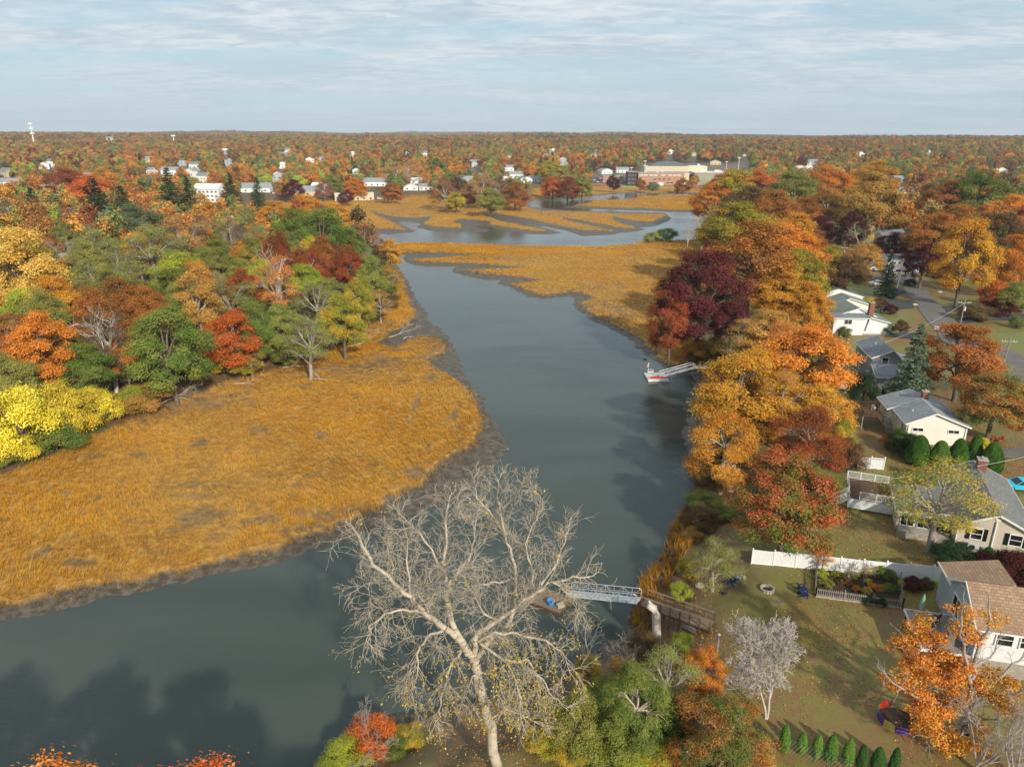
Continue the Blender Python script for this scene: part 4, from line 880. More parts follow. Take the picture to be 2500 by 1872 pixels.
def house_cream():
    t = hroot('cream_house', 'cream gabled house behind the clipped hedges, grey shingle roof', 59.2, 98.6, 3.4, -11, rad=13)
    wall_obj(t, 0, 0, 8.3, 6.4, -0.4, 3.5, 1.75, 'y', 'cream', 0.44); roof_obj(t, 0, 0, 8.3, 6.2, 3.5, 1.75, 'y', 'roofgrey', ridge=0.44)
    wall_obj(t, -0.7, 6.42, 8.3, 11.5, -0.4, 3.3, 1.5, 'y', 'cream', 0.48, name='rear_wall'); roof_obj(t, -0.7, 6.65, 8.3, 11.5, 3.3, 1.6, 'y', 'roofgrey', ridge=0.48, name='rear_roof')
    b = (0, 0, 8.3, 6.4); window(t, b, 'F', 1.6, 2.15, 1.5, 0.55, mull=1); window(t, b, 'F', 6.5, 2.15, 1.5, 0.55, mull=1)
    window(t, b, 'L', 1.6, 1.6, 0.7, 1.0, mull=0); window(t, b, 'L', 4.6, 1.9, 0.7, 0.8, mull=0); window(t, b, 'L', 2.9, 0.2, 0.6, 0.4, mull=0); window(t, (-0.7, 6.42, 8.3, 11.5), 'L', 1.2, 1.8, 0.7, 0.8, mull=0)
    chimney(t, 4.4, 7.3, 4.2, 6.1, 0.9, 0.8)
    m = MB(); m.box((0.25, -0.09, 1.4), (0.11, 0.11, 3.5)); m.build('downspout', MAT['trim'], t); m = MB(); m.box((8.1, -0.09, 1.4), (0.11, 0.11, 3.5)); m.build('downspout', MAT['trim'], t)
    m = MB(); m.box((0.9, -0.08, 0.6), (0.3, 0.14, 0.45)); m.build('meter_box', MAT['woodgrey'], t)
    pipe_vent(t, 1.5, 3.0, 4.1, 0.4)
    d = empty('raised_deck', t.matrix_basis @ Vector((-2.9, 7.6, 0)), math.radians(-11), 'brown raised wooden deck with stairs on the cream house', 'deck')
    m = MB()
    for k in range(13): m.box((-1.7 + 0.26 * k, 0, 2.0), (0.24, 4.4, 0.05))
    o = m.build('deck_boards', MAT['woodbrown'], d); o['kind'] = 'stuff'
    for a, b_ in (((-1.8, -2.2, 2.0), (-1.8, 2.2, 2.0)), ((-1.8, 2.2, 2.0), (1.8, 2.2, 2.0)), ((-1.8, -2.2, 2.0), (1.2, -2.2, 2.0))):
        m = MB(); railing(m, a, b_, 0.95); m.build('railing', MAT['woodbrown'], d)
    for x, y in ((-1.7, -2.1), (-1.7, 2.1), (1.3, -2.1)): m = MB(); m.box((x, y, 0.8), (0.14, 0.14, 2.4)); m.build('post', MAT['woodgrey'], d)
    m = MB(); stairs(m, (1.7, -2.2, 2.0), (1.9, -4.6, 0.0), 1.0, 9); m.build('stairs', MAT['woodgrey'], d)
    patio_chair(d.matrix_basis @ Vector((0.6, 0.9, 2.03)), 2.2, 'white patio chair on the brown raised deck', 'trim')
house_cream()
def house_grey():
    t = hroot('grey_house', 'grey two storey house beside the grey green spruce', 67.2, 126.6, 3.4, -10, rad=13)
    wall_obj(t, 0, 0, 4.9, 10.5, -0.4, 5.2, 1.5, 'y', 'grey', 0.7); roof_obj(t, 0, 0, 4.9, 10.5, 5.2, 1.5, 'y', 'roofdark', ridge=0.7)
    wall_obj(t, 0.1, -3.6, 7.6, -0.02, -0.4, 2.5, 1.6, 'x', 'grey', 0.999, name='lower_wall'); roof_obj(t, 0.1, -3.6, 7.6, -0.05, 2.5, 1.5, 'shedy', 'roofdark', name='lower_roof', over=0.25)
    wall_obj(t, 4.92, 0, 9.6, 9.0, -0.4, 2.8, 1.7, 'y', 'grey', 0.02, name='wing_wall'); roof_obj(t, 5.0, 0, 9.6, 9.0, 2.8, 1.7, 'y', 'roofdark', ridge=0.05, name='wing_roof')
    b = (0, 0, 4.9, 10.5); window(t, b, 'F', 2.2, 3.6, 1.2, 1.6, mull=0)
    for u, z in ((1.0, 3.4), (4.2, 3.4), (9.0, 3.4), (1.6, 0.6), (6.6, 0.8), (9.3, 0.8)): window(t, b, 'L', u, z, 0.9, 1.3, mull=0)
    window(t, (0.1, -3.6, 7.6, 0), 'L', 1.8, 0.1, 1.8, 2.0, mull=1)
    pipe_vent(t, 2.0, 6.0, 5.9, 0.5)
    m = MB(); m.box((-0.0, -3.68, 1.0), (0.1, 0.1, 3.0)); m.build('downspout', MAT['trim'], t)
    d = empty('patio_deck', t.matrix_basis @ Vector((-4.4, -0.6, 0)), math.radians(-10), 'low white railed deck and stairs beside the grey house', 'deck')
    m = MB(); m.box((0, 0, 0.55), (4.6, 3.4, 0.1)); m.build('deck_floor', MAT['woodgrey'], d)
    m = MB(); railing(m, (2.2, -1.7, 0.6), (-2.3, -1.7, 0.6)); railing(m, (-2.3, -1.7, 0.6), (-2.3, 1.7, 0.6)); m.build('railing', MAT['vinyl'], d)
    m = MB(); stairs(m, (0, -1.7, 0.6), (-1.4, -3.8, 0), 1.0, 4); railing(m, (-.5, -1.7, 0.6), (-1.9, -3.8, 0.0)); m.build('stairs', MAT['vinyl'], d)
    T = t.matrix_basis
    for x, y, lb in ((-7.6, 2.0, 'red folded umbrella standing left of the white railed deck'), (-0.8, -1.2, 'red folded umbrella against the wall of the grey house')):
        p = T @ Vector((x, y, 0)); p.z = H(p.x, p.y); u = empty('folded_umbrella', p, 0, lb, 'umbrella'); m = MB(); m.tube([(0, 0, 0), (0, 0, 2.2)], 0.03, 6); m.build('pole', MAT['woodbrown'], u); m = MB(); m.lathe((0, 0, 0), [(0.06, 0.8), (0.17, 1.1), (0.12, 1.8), (0.03, 2.3)], 8); m.build('canopy', MAT['red'], u)
house_grey()
def house_white():
    t = hroot('white_house', 'long white house with green grey roof and brick chimney', 74.6, 160.2, 3.8, -3, rad=15)
    wall_obj(t, 0, 0, 7.6, 3.2, -0.5, 4.0, 0.3, 'shedy', 'white', name='wall'); roof_obj(t, 0, 0, 7.6, 3.2, 4.05, 0.35, 'shedy', 'roofdark', name='front_roof')
    wall_obj(t, 7.62, 0.0, 13.2, 12, -0.3, 2.9, 1.4, 'y', 'white', 0.04, name='side_wall'); roof_obj(t, 7.62, 0, 13.2, 12, 2.9, 1.4, 'y', 'roofgreen', ridge=0.05, name='side_roof')
    wall_obj(t, 1.2, 3.3, 10.5, 12, -0.5, 3.8, 1.9, 'y', 'white', 0.6, name='upper_wall'); roof_obj(t, 1.2, 3.3, 10.5, 12, 3.8, 1.9, 'y', 'roofgreen', name='main_roof', ridge=0.6)
    b = (0, 0, 13.2, 9); window(t, b, 'F', 3.2, 2.5, 1.7, 1.1, mull=1); window(t, b, 'F', 2.7, 0.4, 0.8, 0.9, mull=0)
    chimney(t, 9.2, 2.8, 3.6, 7.0, 1.1, 0.9)
    m = MB(); m.box((9.8, -0.04, -0.1), (5.6, 0.08, 0.9)); m.build('foundation', MAT['concrete'], t)
house_white()
def house_mid():
    x, y = G(2035, 742, 6.4); gz = H(x, y)
    t = hroot('cream_house', 'cream house with low green grey gables left of the driveway', x, y, gz, -6, rad=12)
    wall_obj(t, 0, 0, 9.0, 7, -0.5, 2.7, 1.5, 'y', 'cream', 0.45); roof_obj(t, 0, 0, 9.0, 7, 2.7, 1.5, 'y', 'roofgreen', ridge=0.45)
    wall_obj(t, -3.2, 7.02, 9.6, 17, -0.5, 3.2, 1.9, 'y', 'cream', 0.5, name='rear_wall'); roof_obj(t, -3.2, 7.4, 9.6, 17, 3.2, 1.9, 'y', 'roofgreen', name='rear_roof'); pipe_vent(t, 0.5, 12, 4.4, 1.1)
    window(t, (0, 0, 9, 7), 'L', 3, 1.0, 1.2, 1.1)
house_mid()
def house_split():
    x, y, z = P2W(2165, 667)
    t = hroot('white_house', 'white split level house with parked cars behind the dark spruce', x, y, z, -8, rad=15)
    wall_obj(t, 0, 0, 11, 9, -0.5, 4.6, 1.2, 'x', 'white', 0.5); roof_obj(t, 0, 0, 11, 9, 4.6, 1.3, 'x', 'roofdark')
    wall_obj(t, -4, 4, -0.02, 12, -0.5, 3.4, 1.2, 'y', 'white', 0.5, name='wing_wall'); roof_obj(t, -4, 4, -0.3, 12, 3.4, 1.3, 'y', 'roofgreen', name='wing_roof')
    for u in (2, 3.4, 4.8): window(t, (0, 0, 11, 9), 'F', u, 3.1, 0.9, 0.8, mull=0)
    window(t, (0, 0, 11, 9), 'F', 3.4, 0.5, 1.6, 0.9); window(t, (0, 0, 11, 9), 'F', 7.5, 0.4, 1.2, 0.9); chimney(t, 2.5, 6, 5.2, 6.8)
house_split()

# smaller houses farther off: (px, py of the front base, width m, depth m, wall height, wall, roof, ridge axis, turn, label, n windows)
FAR = [
 (2186, 596, 12, 9, 3.2, 'white', 'roofdark', 'x', 15, 'low dark roofed house behind the maroon tree', 2),
 (1966, 499, 10, 8, 4.0, 'white', 'roofgrey', 'x', 5, 'small white house between green and tan trees', 3),
 (1850, 512, 9, 8, 4.5, 'bluegrey', 'roofgrey', 'y', -30, 'pale grey house half hidden by the flame red maple', 2),
 (2030, 525, 11, 8, 3.6, 'white', 'roofdark', 'x', -6, 'dark roofed house at the end of the street', 3),
 (2160, 447, 34, 11, 4.0, 'bluegrey', 'roofgrey', 'x', -10, 'long pale greenhouse like building in the far woods', 8),
 (1962, 419, 22, 10, 4.0, 'white', 'roofwhite', 'x', 0, 'white roofed building in the far woods right of the school', 4),
 (1900, 545, 9, 8, 3.6, 'white', 'roofgrey', 'y', -20, 'small grey roofed house behind the rust red trees', 2),
 (108, 413, 12, 9, 6, 'white', 'roofwhite', 'y', 20, 'white gabled house among green trees on the far left', 3),
 (25, 456, 22, 10, 5, 'white', 'roofgrey', 'x', 8, 'long white house at the left edge', 5),
 (206, 440, 12, 9, 5, 'white', 'roofgrey', 'x', 15, 'white house behind the red maple', 3),
 (366, 424, 10, 8, 5, 'white', 'roofgrey', 'x', -15, 'small white house left of the gabled pair', 2),
 (413, 433, 17, 11, 8, 'white', 'roofgrey', 'x', 0, 'tall white house with a grey roof and dormer', 5),
 (464, 438, 13, 11, 9, 'white', 'roofgrey', 'y', -25, 'white gabled house with steep roof beside the golden tree', 4),
 (505, 494, 19, 13, 9.5, 'white', 'roofwhite', 'x', -6, 'white three storey apartment building among dark pines', 18),
 (624, 470, 24, 14, 4, 'white', 'roofgrey', 'x', 8, 'large grey roofed house right of the dark pines', 3),
 (560, 400, 11, 9, 5, 'white', 'roofgrey', 'y', 10, 'tiny white house in red trees', 2),
 (690, 412, 10, 8, 7, 'white', 'roofgrey', 'y', 10, 'narrow white house among orange trees', 2),
 (870, 425, 9, 8, 5, 'white', 'roofnavy', 'y', 0, 'small white house with blue roof behind green trees', 2),
 (742, 478, 26, 14, 4, 'tanwall', 'roofgrey', 'x', 8, 'wide grey roofed building behind the wine red tree', 4),
 (785, 470, 18, 12, 5, 'white', 'roofwhite', 'x', -4, 'pale roofed building left of the tan warehouse', 3),
 (866, 490, 30, 12, 5.2, 'tanwall', 'roofwhite', 'flat', 14, 'flat tan warehouse at the marsh edge', 6),
 (915, 455, 22, 12, 4.5, 'white', 'roofgrey', 'x', -4, 'white house with broad grey roof above the warehouse', 4),
 (1003, 465, 13, 9, 3.6, 'white', 'roofwhite', 'y', 10, 'white gabled house at the meadow edge', 2),
 (1017, 449, 12, 9, 3.6, 'white', 'roofwhite', 'x', 0, 'white cottage behind the meadow house', 2),
 (1040, 465, 12, 9, 3.6, 'white', 'roofgrey', 'x', 0, 'white cottage right of the meadow house', 3),
 (1163, 437, 15, 9, 3.6, 'tanwall', 'roofgrey', 'x', 5, 'small tan house at the wood edge', 2),
 (1236, 446, 11, 9, 5, 'white', 'roofdark', 'y', 10, 'white two storey house leftmost of the river row', 3),
 (1262, 436, 16, 10, 5, 'white', 'roofgrey', 'x', 0, 'grey roofed house in the middle of the river row', 4),
 (1285, 447, 13, 9, 4.5, 'white', 'roofdark', 'y', 15, 'white gabled house of the river row', 3),
 (1308, 446, 14, 9, 4.5, 'white', 'roofgrey', 'x', 0, 'white house rightmost of the river row', 3),
 (1243, 418, 13, 9, 5, 'white', 'roofgrey', 'x', 10, 'pale house in the trees above the river row', 2),
 (1482, 425, 16, 10, 4, 'white', 'roofgrey', 'y', 30, 'grey gabled house left of the school car park', 2),
 (1520, 422, 15, 10, 4, 'white', 'roofgrey', 'x', 0, 'white house behind the school car park', 3),
 (310, 622, 14, 9, 3.4, 'white', 'roofgreen', 'x', 12, 'green grey roofed house hidden in the left woods', 3),
 (230, 706, 11, 8, 3.6, 'pinkwall', 'roofgrey', 'x', 6, 'pink walled house in the left woods', 3),
 (130, 672, 12, 9, 3.6, 'white', 'roofgrey', 'x', 20, 'white house behind the pale yellow tree', 3),
 (548, 640, 13, 9, 3.2, 'bluegrey', 'roofnavy', 'x', 4, 'navy roofed house in the left woods', 2),
 (270, 347, 26, 20, 7, 'white', 'roofgrey', 'x', 10, 'lone white house on the left ridge', 0),
]
for (px_, py_, w, d, h, wm, rm, ax, rz, lb, nw) in FAR:
    x, y, z = P2W(px_, py_)
    if math.hypot(x, y) > 5000: continue
    t = hroot('apartment_building' if nw > 9 else 'warehouse' if 'warehouse' in lb else 'distant_house', lb, x, y, z, rz, 'building' if nw > 5 or nw == 0 else 'house', rad=max(w, d) * 0.75)
    x0 = -w / 2; rise = min(w, d) * (0.26 if ax != 'flat' else 0.02)
    wall_obj(t, x0, 0, -x0, d, -1.0, h, rise, ax, wm); roof_obj(t, x0, 0, -x0, d, h, rise, ax, rm, over=0.5 if ax != 'flat' else 0.15)
    rows = 3 if nw > 9 else 2 if h > 5.5 else 1; n = max(1, nw // rows) if nw else 0
    for r in range(rows):
        for k in range(n): window(t, (x0, 0, -x0, d), 'F', w * (k + 0.5) / n, 0.9 + r * 2.9, min(1.6, w / n * 0.5), 1.3, mull=1)
    if h > 4.5 and nw and ax != 'flat': chimney(t, w * 0.2, d * 0.5, h + rise * 0.5, h + rise + 1.0)

def scattered_houses():
    rng = random.Random(31); n = 0
    for _ in range(900):
        if n >= 44: break
        a = math.radians(rng.uniform(-37, 37)); r = rng.uniform(520, 1500); x, y = r * math.sin(a), r * math.cos(a)
        z, g, m, u, ur = (float(q[0]) for q in terrain(np.array([x]), np.array([y])))
        if u > -25 or any(math.hypot(x - q[0], y - q[1]) < 55 for q in HOUSES) or (90 < x < 420 and 600 < y < 950): continue
        wm = rng.choice(['white', 'white', 'white', 'cream', 'bluegrey', 'tanwall']); rm = rng.choice(['roofgrey', 'roofdark', 'roofbrown', 'roofwhite']); w = rng.uniform(11, 18); d = rng.uniform(8, 10); h = rng.choice([4.5, 6.5, 8.0]); rise = rng.uniform(2.2, 3.4); ax = rng.choice('xxy'); rz = rng.uniform(-30, 30)
        cn = {'white': 'white', 'cream': 'cream', 'bluegrey': 'pale grey', 'tanwall': 'tan'}[wm]; rn = {'roofgrey': 'grey', 'roofdark': 'dark', 'roofbrown': 'brown', 'roofwhite': 'pale'}[rm]
        t = hroot('distant_house', '', x, y, z, rz, 'house', 'houses scattered through the distant woods', 8); t['label'] = '%s house with a %s roof scattered in the distant woods' % (cn, rn); SCAT.append(t)
        wall_obj(t, -w / 2, 0, w / 2, d, -1, h, rise, ax, wm); roof_obj(t, -w / 2, 0, w / 2, d, h, rise, ax, rm, over=0.5)
        for k in range(3):
            for q in range(2 if h > 6 else 1): window(t, (-w / 2, 0, w / 2, d), 'F', w * (k + .5) / 3, 1.0 + q * 2.8, 1.4, 1.3)
        n += 1
SCAT = []
scattered_houses()
# the school
def school():
    xa, ya = G(1557, 452, 2); xb, yb = G(1800, 456, 2); g = H(xa, ya)
    t = hroot('school_building', 'red brick school with white gymnasium roof beyond the marsh', xa, ya, g, -4, 'school', rad=5)
    def blk(x0, y0, x1, y1, h, wm, rm='roofwhite', nm='wall', z0=-1):
        wall_obj(t, x0, y0, x1, y1, z0, h, 0, 'flat', wm, name=nm); roof_obj(t, x0, y0, x1, y1, h, 0.22, 'flat', rm, over=0.1, name=nm.replace('wall', 'roof'))
    blk(-10.5, 3, 0, 26, 15.5, 'brickdark', 'roofdark', 'corner_wall'); blk(0.02, 0, 46, 26, 14.6, 'brickred', 'roofdark', 'classroom_wall'); blk(46.02, 0, 51, 26, 14.6, 'tanwall', 'roofdark', 'stair_wall')
    blk(56, -2, 97, 30, 15.2, 'brickred', 'roofwhite', 'theatre_wall'); blk(51.02, 5, 55.98, 26, 14, 'brickdark', 'roofdark', 'link_wall'); blk(97.02, 0, 108, 30, 13, 'brickred', 'roofwhite', 'east_wall')
    blk(10, 30, 74, 62, 20.5, 'tanwall', 'roofwhite', 'gym_wall'); blk(108.5, 20, 146, 44, 8.5, 'brickred', 'roofwhite', 'annex_wall'); blk(-34, 34, -12, 56, 9, 'brickred', 'roofdark', 'west_wall')
    m = MB(); m.add([(14, 34, 20.8), (56, 34, 20.8), (56, 58, 20.8), (14, 58, 20.8), (24, 42, 25.5), (44, 42, 25.5), (44, 50, 25.5), (24, 50, 25.5)], [(4, 5, 6, 7), (0, 1, 5, 4), (1, 2, 6, 5), (2, 3, 7, 6), (3, 0, 4, 7)]); m.build('lantern_roof', MAT['roofgreen'], t)
    for x0, x1 in ((58, 75), (77, 94)):
        m = MB(); m.box(((x0 + x1) / 2, -2.12, 7.6), (x1 - x0, 0.2, 12.6))
        for k in range(12): m.box((x0 + (x1 - x0) * (k + .5) / 12, -2.3, 7.6), (0.25, 0.2, 12.6))
        m.build('metal_panel', MAT['spruce_panel'], t)
    b = (0, 0, 46, 26)
    for u in (3, 7.5, 13, 17.5, 25, 32, 36.5, 41): bright_strip(t, u, 11.3)
    for u in (4.0, 43): bright_strip(t, u, 6.8)
    for u, z in ((17, 7.0), (21.5, 7.0), (26, 7.0), (31, 7.0), (12, 3), (17, 3), (30, 3), (34, 3)): window(t, b, 'F', u, z, 3.4, 1.5, mull=3)
    for u in (2, 5.5, 9):
        for z in (2.5, 6.8, 11): window(t, (-10.5, 3, 0, 26), 'F', u, z, 2.0, 1.4)
    m = MB(); m.box((23, -0.8, 2.3), (5, 1.6, 3.2)); m.build('entrance', MAT['trim'], t)
    for x, y, z, s in ((20, 12, 15.6, 2.0), (26, 16, 15.6, 1.6), (8, 10, 15.6, 1.4), (66, 15, 16.2, 2.2), (80, 12, 16.2, 3), (84, 14, 16.2, 2), (70, 60, 21.5, 2)):
        m = MB(); m.box((x, y, z), (s * 1.4, s, s)); m.build('roof_unit', MAT['tank'], t)
    t.scale = (1, 1, .88)
MAT['spruce_panel'] = plain('green_grey_panel', '#9aa08a', 0.6, 0.1, 0.3)
def bright_strip(t, u, z):
    m = MB(); m.box((u + 0, -0.08, z + 0.7), (3.6, 0.16, 1.4)); f = m.build('window', MAT['trim'], t)
    m = MB(); m.box((u + 0, -0.19, z + 0.7), (3.0, 0.04, 0.35)); m.build('pane', MAT['glass'], f)
school()
def flat_patch(name, pts, mat, dz=0.05, px=True):
    """sheet draped a little above the ground, on a grid inside the outline"""
    P = np.array([P2W(*p)[:2] for p in pts]) if px else np.array(pts, float)
    lo, hi = P.min(0), P.max(0); s = max((hi - lo).max() / 70, 0.5)
    xs = np.arange(lo[0] - s, hi[0] + s, s); ys = np.arange(lo[1] - s, hi[1] + s, s); Xg, Yg = np.meshgrid(xs, ys)
    # pull outside grid points onto the outline so that the edge stays crisp
    X2, Y2 = Xg.copy().ravel(), Yg.copy().ravel(); ins = pip(P, X2, Y2); best = np.full(X2.shape, 1e18); bx = X2.copy(); by = Y2.copy()
    for i in range(len(P)):
        ax, ay = P[i]; cx_, cy_ = P[(i + 1) % len(P)]; ex, ey = cx_ - ax, cy_ - ay; tt = np.clip(((X2 - ax) * ex + (Y2 - ay) * ey) / (ex * ex + ey * ey + 1e-9), 0, 1)
        qx, qy = ax + tt * ex, ay + tt * ey; d = (X2 - qx) ** 2 + (Y2 - qy) ** 2; k = d < best; best = np.where(k, d, best); bx = np.where(k, qx, bx); by = np.where(k, qy, by)
    X2 = np.where(ins, X2, bx); Y2 = np.where(ins, Y2, by); z = terrain(X2, Y2)[0] + dz
    near = (ins | (best < (s * 1.5) ** 2)).reshape(Xg.shape); I = np.arange(Xg.size).reshape(Xg.shape); a = I[:-1, :-1]; insg = ins.reshape(Xg.shape)
    ok = (insg[:-1, :-1] | insg[:-1, 1:] | insg[1:, 1:] | insg[1:, :-1])
    F = np.stack([a, a + 1, a + 1 + Xg.shape[1], a + Xg.shape[1]], -1)[ok]
    return tag(link(name, mesh_np(name, np.stack([X2, Y2, z], -1), F, MAT[mat], True)), kind='structure')
PATCH = {'road': [(2199,692),(2218,724),(2238,749),(2261,781),(2288,812),(2297,830),(2330,850),(2420,900),(2560,960),(2620,930),(2480,860),(2365,815),(2323,774),(2298,749),(2273,721),(2262,705),(2240,695)],
 'road.001': [(1975,640),(1999,622),(2010,590),(2021,556),(2056,556),(2054,580),(2052,600),(2050,625),(2030,645)],
 'road.002': [(2050,690),(2099,679),(2150,672),(2231,668),(2240,695),(2199,692),(2150,682),(2100,688)]}
road = flat_patch('road', PATCH['road'], 'asphalt', 0.10)
flat_patch('road', PATCH['road.001'], 'asphalt', 0.10); flat_patch('road', PATCH['road.002'], 'asphalt', 0.09)
flat_patch('driveway', [(2165,814),(2225,812),(2290,822),(2297,832),(2230,828),(2160,822)], 'drive', 0.13)
flat_patch('driveway', [(2199,700),(2180,704),(2160,718),(2152,732),(2140,745),(2145,758),(2190,756),(2232,752),(2222,735),(2200,738),(2175,735),(2190,722),(2212,716),(2206,706)], 'drive', 0.13)
flat_patch('driveway', [(2298,749),(2340,746),(2400,748),(2400,757),(2350,758),(2312,762)], 'drive', 0.13)
flat_patch('driveway', [(2330,778),(2400,770),(2560,765),(2560,780),(2420,782),(2345,792)], 'drive', 0.13)
flat_patch('driveway', [(2388,1102),(2440,1098),(2560,1092),(2560,1112),(2470,1120),(2395,1120)], 'asphalt', 0.13)
flat_patch('parking_lot', [(1428,436),(1540,430),(1550,452),(1440,447)], 'asphalt', 0.12)
flat_patch('sports_field', [(1500,452),(1555,455),(1690,455),(1690,459),(1600,461),(1500,459)], 'turf', 0.12)
flat_patch('running_track', [(1440,448),(1500,450),(1690,452),(1800,456),(1800,462),(1690,457),(1500,453),(1440,452)], 'tile', 0.14)
flat_patch('mulch_bed', [(2366,1352),(2373,1344),(2500,1360),(2560,1370),(2560,1380),(2500,1370),(2375,1360)], 'mulch', 0.08)
flat_patch('garden_bed', [(1995,1385),(2190,1420),(2198,1478),(1993,1450)], 'soil', 0.06)
# ------------------------------------------------------------------ trees set out one by one
LW = 'trees of the left bank wood'; RW = 'trees of the right bank'; FW = 'trees of the woods in the distance'
